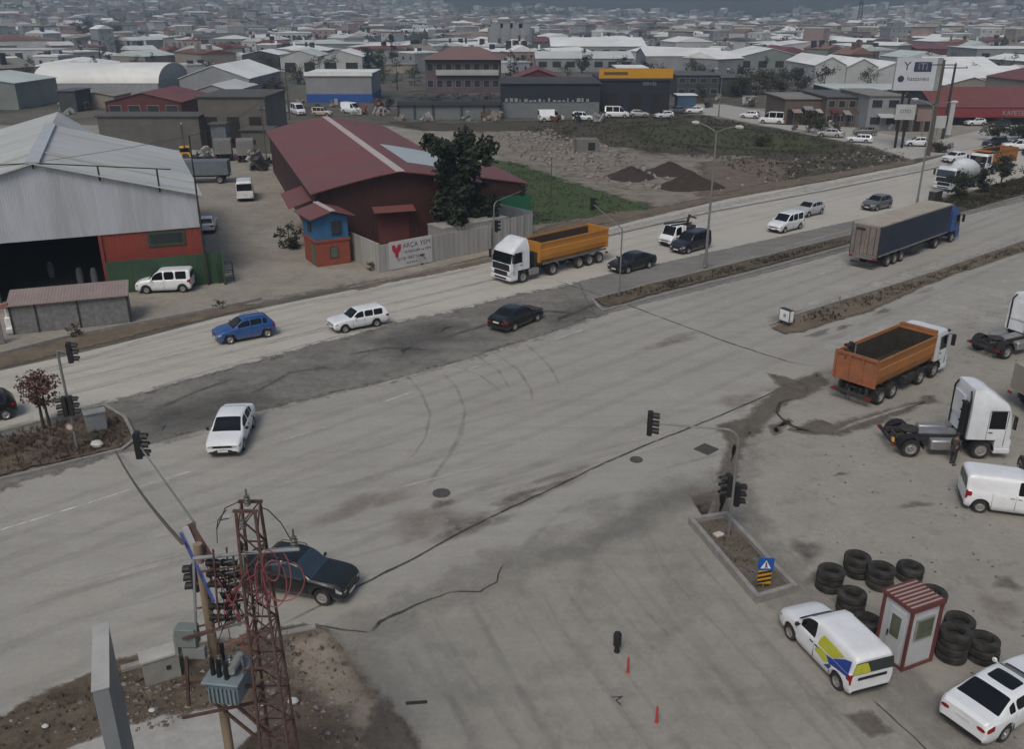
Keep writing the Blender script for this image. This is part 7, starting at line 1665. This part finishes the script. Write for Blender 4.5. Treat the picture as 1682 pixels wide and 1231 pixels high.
# ground cabinet
p = at(240, 1130, .1); t = thing('utility_cabinet', 'beige concrete utility cabinet with pale lid on the near verge', 'electrical box', p, 62)
k_ = 1.0; MB().bx(0, 1.15, 0, .5, 0, .95).build('body', pm('cabinet_beige_grey', (.25, .25, .23), .8, dirt=(.17, .16, .14)), t, bevel=.01); MB().bx(-.05, 1.2, -.05, .6, .95, 1.05).build('lid', pm('cabinet_lid', (.40, .39, .36), .8), t, bevel=.01)
MB().bx(.72, .86, -.03, 0, .45, .6).build('lock_plate', M_chas, t, smooth=False)
p = at(200, 1106, .1); tag(MB().bx(0, 1.6, 0, .25, 0, .12).build('concrete_beam', M_kerb, loc=p, rz=rz_of(62), smooth=False), 'short concrete beam lying left of the utility cabinet', 'beam')
for k, (px, py, s) in enumerate(((482, 1156, .16), (250, 1170, .1), (160, 734, .28), (430, 1160, .09), (75, 1196, .1))):
    p = at(px, py, .13 if k != 2 else .18); b = MB().lathe([(0, 0), (s * .8, .02), (s, s * .6), (s * .7, s * 1.1), (0, s * 1.2)], n=9); b.v = [Vector((v.x * 1.2, v.y * .8, v.z)) for v in b.v]
    tag(b.build('plastic_bag', pm('white_litter', (.5, .5, .48), .6), loc=p), ('white plastic bag on the dirt right of the pylon', 'small white scrap left of the utility cabinet', 'white scrap on the soil of the left median', 'small pale scrap at the foot of the pylon', 'small pale scrap on the far left of the near verge')[k], 'litter')
# grey control box on the left median
p = at(160, 705, .13); t = thing('control_cabinet', 'grey signal control cabinet on the left median', 'electrical box', p, 60)
MB().bx(-.5, .5, -.3, .3, 0, 1.0).build('body', M_grsteel, t, bevel=.03); MB().bx(-.55, .55, -.35, .35, 1.0, 1.08).build('lid', M_frame, t, bevel=.01)
p = at(1535, 330, .1); t = thing('control_cabinet', 'dark cabinet on the median kerb in front of the concrete mixer', 'electrical box', p, 48); MB().bx(-1, 1, -.4, .4, 0, 1.2).build('body', M_chas, t, bevel=.03); MB().bx(-1.05, 1.05, -.45, .45, 1.2, 1.26).build('lid', M_grsteel, t, smooth=False)
# small white sign box and post on the right verge
p = at(1290, 533, .1); t = thing('sign_box', 'small white box sign leaning on the tip of the right verge', 'sign', p, 150)
MB().bx(-.5, .5, -.2, .2, .25, 1.15).bx(-.4, -.34, -.05, .05, 0, .25).bx(.34, .4, -.05, .05, 0, .25).build('frame', M_chas, t, smooth=False); MB().bx(-.44, .44, -.22, -.2, .3, 1.1).bx(.5, .52, -.16, .16, .3, 1.1).build('face', P_white, t, smooth=False)
MB().bx(-.08, .16, -.235, -.22, .6, .84).build('symbol', M_frame, t, smooth=False)
tag(MB().cyl((0, 0, 0), (0, 0, 1.0), .05, n=8).build('marker_post', M_gal, loc=at(1377, 508, .1)), 'short grey marker post on the right verge', 'post')
# ---- planter with pedestrian sign
c4 = [at(1135, 862), at(1192, 853), at(1303, 972), at(1243, 990)]
t = thing('planter', 'long concrete-edged planter bed at the mouth of the side road', 'planter', (0, 0, 0), 90)
ctr = sum(c4, Vector()) / 4; b = MB()
for i in range(4):
    a, c = c4[i], c4[(i + 1) % 4]; d_ = (c - a).normalized() * .09
    b.bar(a - d_ * (i % 2) + Vector((0, 0, .17)), c + d_ * (i % 2) - d_ * 2 * 0 + Vector((0, 0, .17)), .2, .34 - .004 * (i % 2))
b.build('concrete_edge', M_kerb, t, smooth=False)
inn = [ctr + (q - ctr) * .96 for q in c4]
s_ = sheet('soil', inn, gm('planter_soil', (.10, .08, .06), (.17, .145, .115), 1.2, col3=(.2, .19, .17), thr=(.55, .65), grain=.35, grain_scale=6, bump=.8), .14, .0, world=True, parent=t)
p = at(1252, 972); t = thing('warning_sign', 'blue pedestrian sign above a yellow and black striped marker in the planter', 'sign', p, 92)
M_sb = pm('sign_blue', (.01, .09, .36), .5); zt = high(1252, 972, 917)
MB().cyl((0, 0, 0), (0, 0, zt), .035, n=8).build('post', M_gal, t); MB().bx(-.3, .3, -.06, -.03, zt - .52, zt + .02).build('blue_panel', M_sb, t, smooth=False)
f = MB().prism([(-.2, zt - .44), (.2, zt - .44), (0, zt - .08)], -.068, -.06).build('triangle', P_white, t, smooth=False)
MB().prism([(-.05, zt - .42), (-.01, zt - .42), (.0, zt - .33), (.04, zt - .42), (.08, zt - .42), (.03, zt - .26), (.04, zt - .2), (-.03, zt - .2), (-.02, zt - .3)], -.074, -.068).cyl((0, -.074, zt - .17), (0, -.068, zt - .17), .025, n=8).build('walker_symbol', M_ink, f, smooth=False)
MB().bx(-.26, .26, -.06, -.03, zt - 1.15, zt - .55).build('marker_plate', pm('marker_yellow', (.5, .26, .01), .6), t, smooth=False); b = MB()
for k in range(3):
    z = zt - 1.13 + k * .2; b.prism([(-.26, z), (.26, z + .13), (.26, z + .22), (-.26, z + .09)][::1], -.067, -.06)
b.build('black_stripes', M_sig, t, smooth=False)
tag(MB().bx(-.2, .2, -.15, .15, 0, .1).build('paving_stone', pm('pale_stone', (.5, .47, .42), .8), loc=at(1180, 880, .15), rz=.5, bevel=.02), 'pale stone block lying in the planter soil', 'stone')
# ---- guard booth
pA, pB, pC = at(1442, 1064), at(1480, 1104), at(1534, 1084)
azb = math.degrees(math.atan2((pC - pB).x, (pC - pB).y)); Wb_, Db_ = (pC - pB).length * .88, 1.2; hb = high(1480, 1104, 1008)
t = thing('guard_booth', 'white guard booth with dark red frame and striped roof by the tyre stacks', 'booth', pB, azb)
M_bw = pm('booth_white', (.5, .52, .54), .5, var=.06, dirt=(.34, .33, .32)); M_br = pm('booth_red_frame', (.13, .04, .035), .6, var=.15); M_bg = pm('booth_glass', (.11, .12, .085), .15, var=.3, scale=3)
MB().bx(.04, Wb_ - .04, .04, Db_ - .04, .1, hb).build('wall', M_bw, t, smooth=False)
b = MB()
for x in (0, Wb_): 
    for y in (0, Db_): b.bx(x - .045, x + .045, y - .045, y + .045, 0, hb)
for z in (.04, hb - .02):
    b.bx(0, Wb_, -.05, .0, z, z + .08).bx(0, Wb_, Db_, Db_ + .05, z, z + .08).bx(-.05, 0, 0, Db_, z, z + .08).bx(Wb_, Wb_ + .05, 0, Db_, z, z + .08)
b.build('corner_frame', M_br, t, smooth=False)
rf = MB().bx(-.05, Wb_ + .05, -.05, Db_ + .05, hb + .07, hb + .15).build('roof', pm('booth_roof_pink', (.36, .28, .26), .6, var=.1), t, smooth=False); b = MB()
for k in range(8): y = -.02 + k * (Db_ + .04) / 7; b.bx(-.06, Wb_ + .06, y - .03, y + .03, hb + .15, hb + .19)
b.bx(-.08, Wb_ + .08, -.08, -.055, hb + .02, hb + .17).bx(-.08, -.055, -.055, Db_ + .08, hb + .02, hb + .17)
b.build('roof_rib', M_br, rf, smooth=False)
f = MB().bx(Wb_ * .22, Wb_ * .82, -.02, .04, hb * .48, hb * .84).build('window', M_frame, t, smooth=False); MB().bx(Wb_ * .26, Wb_ * .78, -.035, -.02, hb * .51, hb * .81).build('pane', M_bg, f, smooth=False)
f = MB().bx(-.02, .04, Db_ * .2, Db_ * .72, .15, hb * .9).build('door', M_bw, t, smooth=False); MB().bx(-.04, -.02, Db_ * .3, Db_ * .62, hb * .45, hb * .8).build('pane', M_bg, f, smooth=False); MB().bx(-.05, -.02, Db_ * .66, Db_ * .7, hb * .4, hb * .5).build('handle', M_chas, f, smooth=False)
MB().bx(Wb_ + .06, Wb_ + .45, .3, 1.2, 0, 1.1).build('side_crate', pm('brown_board', (.12, .06, .035), .8), t, smooth=False)
# ---- tyre stacks: each tyre is a thing
TB = None; words = ['bottom', 'second', 'third', 'fourth']
stacks = [(1366, 935, 3, 'leftmost stack of tyres'), (1411, 914, 3, 'stack of tyres at the top left behind the front one'), (1449, 932, 3, 'stack of tyres in the middle behind the booth'), (1497, 930, 2, 'stack of tyres at the top right'), (1402, 973, 3, 'front stack of tyres left of the booth'),
          (1424, 1018, 2, 'stack of tyres pressed against the left wall of the booth'), (1532, 972, 2, 'stack of tyres right behind the booth roof'), (1578, 1016, 3, 'rear stack of tyres right of the booth'), (1572, 1035, 4, 'stack of tyres nearest the right wall of the booth'), (1620, 1050, 3, 'rightmost stack of tyres')]
rr = random.Random(4)
for k, (px, py, n_, lb) in enumerate(stacks):
    p = at(px, py, n_ * .29)
    for j in range(n_):
        loc = (p.x + rr.uniform(-.04, .04), p.y + rr.uniform(-.04, .04), .02 + j * .29)
        if TB is None:
            prof = [(.29, .04), (.31, .0), (.46, .0), (.515, .04), (.525, .10), (.51, .105), (.525, .12), (.525, .17), (.51, .175), (.525, .19), (.515, .25), (.46, .285), (.31, .285), (.29, .245)]
            TB = MB().lathe(prof + [prof[0]], n=32).build('tyre', pm('old_tyre_rubber', (.018, .0175, .017), .9, var=.35, scale=3, dirt=(.13, .12, .1), dirt_amt=.55, bump=.4, bscale=14), loc=loc, angle=40); o = TB
        else: o = TB.copy(); COL.objects.link(o); o.location = loc
        o.rotation_euler = (rr.uniform(-.03, .03), rr.uniform(-.03, .03), rr.uniform(0, 3)); tag(o, ('top tyre of the ' if j == n_ - 1 and n_ > 1 else 'bottom tyre of the ' if j == 0 and n_ > 1 else 'middle tyre of the ' if n_ > 1 else '') + lb, 'tyre', 'stacked lorry tyres')
# ---- bollards on the side road
P = at(1013, 1072); tag(MB().lathe([(0, 0), (.1, 0), (.11, .06), (.085, .1), (.085, .26), (.14, .32), (.15, .75), (.12, .83), (0, .86)], n=16).build('bollard', M_sig, loc=P), 'black thick-headed bollard on the side road', 'bollard')
for k, (px, py) in enumerate(((1031, 1106), (1078, 1188))):
    tag(MB().lathe([(0, 0), (.07, 0), (.075, .02), (.045, .04), (.042, .6), (.03, .66), (0, .67)], n=12).build('traffic_post', pm('faded_red_plastic', (.42, .05, .045), .6), loc=at(px, py)), ('red marker post on the side road, nearer the black bollard', 'red marker post on the side road, farther from the black bollard')[k], 'marker post')
tag(MB().bx(-.35, .35, -.06, .06, 0, .05).build('wood_scrap', M_chas, loc=at(684, 1156), rz=.1, bevel=.01), 'dark stick lying on the side road right of the damp mud', 'scrap')
tag(MB().tube([Vector(at(1005, 1147)) + Vector((0, 0, .02)), at(1022, 1146) + Vector((0, 0, .02)), at(1012, 1152) + Vector((0, 0, .02)), at(1020, 1160) + Vector((0, 0, .02))], .02, 6).build('wire_scrap', M_blc), 'bent piece of dark wire on the side road below the bollard', 'scrap')
# wires
wire('black wire running from the shed corner pole towards the left over the roof', (at(343, 468).x, at(343, 468).y, high(343, 468, 224)), frame_pt(P0, 247, 30, -2, 9.5), .6)
wire('black wire between the wooden pole and the shed corner pole', (at(476, 197).x, at(476, 197).y, high(476, 197, 112)), (at(343, 468).x, at(343, 468).y, high(343, 468, 224)), 2.0)

# ============================================================ PEOPLE
def person(label, loc, az, pose, top, trousers, skin=(.22, .13, .09), hair=(.02, .015, .012)):
    """body grown over a skeleton with the Skin modifier; clothing in two colours as children"""
    t = thing('person', label, 'person', loc, az)
    def grow(name, verts, edges, mat, root=0):
        me = bpy.data.meshes.new(name); me.from_pydata([v[:3] for v in verts], edges, []); me.materials.append(mat)
        o = bpy.data.objects.new(name, me); COL.objects.link(o); o.parent = t
        sk = o.modifiers.new('skin', 'SKIN'); sk.use_smooth_shade = True
        for i, v in enumerate(verts): me.skin_vertices[0].data[i].radius = (v[3], v[4] if len(v) > 4 else v[3]); me.skin_vertices[0].data[i].use_root = i == root
        sb = o.modifiers.new('sub', 'SUBSURF'); sb.levels = sb.render_levels = 2
        return o
    Z = 1.0; lp = pose
    # x forward, y left
    body = [(0, 0, .93, .13, .16), (0.01, 0, 1.15, .12, .15), (lp['lean'] * .5, 0, 1.36, .13, .17), (lp['lean'], 0, 1.47, .06), (lp['lean'] + .01, 0, 1.56, .06), (lp['lean'] + .03, 0, 1.66, .10, .085), (lp['lean'] + .02, 0, 1.75, .07)]
    ed = [(i, i + 1) for i in range(6)]
    for s in (1, -1):
        k = len(body); f = lp['leg'][0 if s > 0 else 1]
        body += [(0, s * .09, .88, .095), (f * .5 + .03, s * .11, .50, .062), (f, s * .12, .10, .042), (f + .14, s * .13, .045, .036)]
        ed += [(0, k), (k, k + 1), (k + 1, k + 2), (k + 2, k + 3)]
        k = len(body); a = lp['arm'][0 if s > 0 else 1]
        body += [(lp['lean'] * .7, s * .19, 1.40, .058), (a[0], s * .24, a[1], .044), (a[2], s * a[4], a[3], .030), (a[2] + .03, s * a[4], a[3] - .07, .022)]
        ed += [(2, k), (k, k + 1), (k + 1, k + 2), (k + 2, k + 3)]
        w = k + 3; base = Vector(body[w][:3])
        for q in range(5):
            k2 = len(body); dy = (q - 2) * .018; L = (.05, .075, .08, .075, .06)[q]
            if q == 0: body += [(base.x + .045, base.y - s * .0, base.z - .01, .009), (base.x + .06, base.y, base.z - .04, .008)]
            else: body += [(base.x + dy + .01, base.y + s * .006, base.z - L * .5, .009), (base.x + dy + .02, base.y - s * .008, base.z - L, .007)]
            ed += [(w, k2), (k2, k2 + 1)]
    bd = grow('body', body, ed, pm('skin_tone', skin, .6, var=.08))
    tops = [(0, 0, .90, .145, .175), (0.01, 0, 1.15, .135, .165), (lp['lean'] * .5, 0, 1.36, .145, .185), (lp['lean'], 0, 1.47, .075)]
    e2 = [(0, 1), (1, 2), (2, 3)]
    for s in (1, -1):
        k = len(tops); a = lp['arm'][0 if s > 0 else 1]
        tops += [(lp['lean'] * .7, s * .19, 1.40, .07), (a[0], s * .24, a[1], .056), (a[2], s * a[4], a[3] + .01, .040)]; e2 += [(2, k), (k, k + 1), (k + 1, k + 2)]
    grow('jacket', tops, e2, pm('cloth_%02d' % int(top[0] * 100 + 7), top, .9, var=.15))
    tr_ = [(0, 0, .90, .14, .165)]; e3 = []
    for s in (1, -1):
        k = len(tr_); f = lp['leg'][0 if s > 0 else 1]; tr_ += [(0, s * .09, .86, .105), (f * .5 + .03, s * .11, .50, .075), (f, s * .12, .12, .058)]; e3 += [(0, k), (k, k + 1), (k + 1, k + 2)]
    grow('trousers', tr_, e3, pm('cloth_b%02d' % int(trousers[0] * 100), trousers, .9, var=.15))
    hx = lp['lean'] + .02
    MB().lathe([(0, .11), (.06, .10), (.095, .05), (.105, 0), (.1, -.05), (.085, -.07)], (hx - .015, 0, 1.70), 'Z', 14).build('hair', pm('dark_hair', hair, .7), t)
    for s in (1, -1):
        f = lp['leg'][0 if s > 0 else 1]; b = MB().lathe([(0, -.12), (.045, -.1), (.05, 0), (.048, .1), (0, .14)], (f + .06, s * .125, .045), 'X', 10, sq=.8); b.build('shoe', M_chas, t)
    b = MB()
    for s in (1, -1): b.lathe([(0, -.012), (.012, 0), (0, .012)], (hx + .095, s * .033, 1.665), 'X', 6)
    b.build('eyes', M_sig, t); MB().lathe([(0, -.02), (.014, -.01), (.016, .015), (0, .03)], (hx + .105, 0, 1.635), 'Z', 8).build('nose', pm('skin_tone', skin), t)
    return t
st = dict(lean=.03, leg=(.08, -.06), arm=((.02, 1.15, .12, .92, .25), (.0, 1.15, .08, .92, .26)))
person('person in dark clothes standing beside the white tractor unit', at(1563, 764), 60, st, (.05, .045, .042), (.035, .033, .035))
person('person in dark clothes behind the white van at the right edge', at(1674, 793), 200, st, (.03, .03, .035), (.03, .03, .03))

# ============================================================ AIR
hz = bpy.data.materials.new('haze_air'); hz.use_nodes = True; t = hz.node_tree
for n_ in list(t.nodes):
    if n_.type == 'BSDF_PRINCIPLED': t.nodes.remove(n_)
v = t.nodes.new('ShaderNodeVolumePrincipled'); v.inputs['Color'].default_value = (.54, .68, .83, 1); v.inputs['Density'].default_value = HAZE; v.inputs['Anisotropy'].default_value = .2
t.links.new(v.outputs[0], t.nodes['Material Output'].inputs['Volume'])
o = MB().bx(-9500, 9500, -400, 9600, -1.2, 700).build('haze', hz, smooth=False); o['kind'] = 'stuff'; tag(o, 'thin grey-blue air over the town and hills', 'haze')
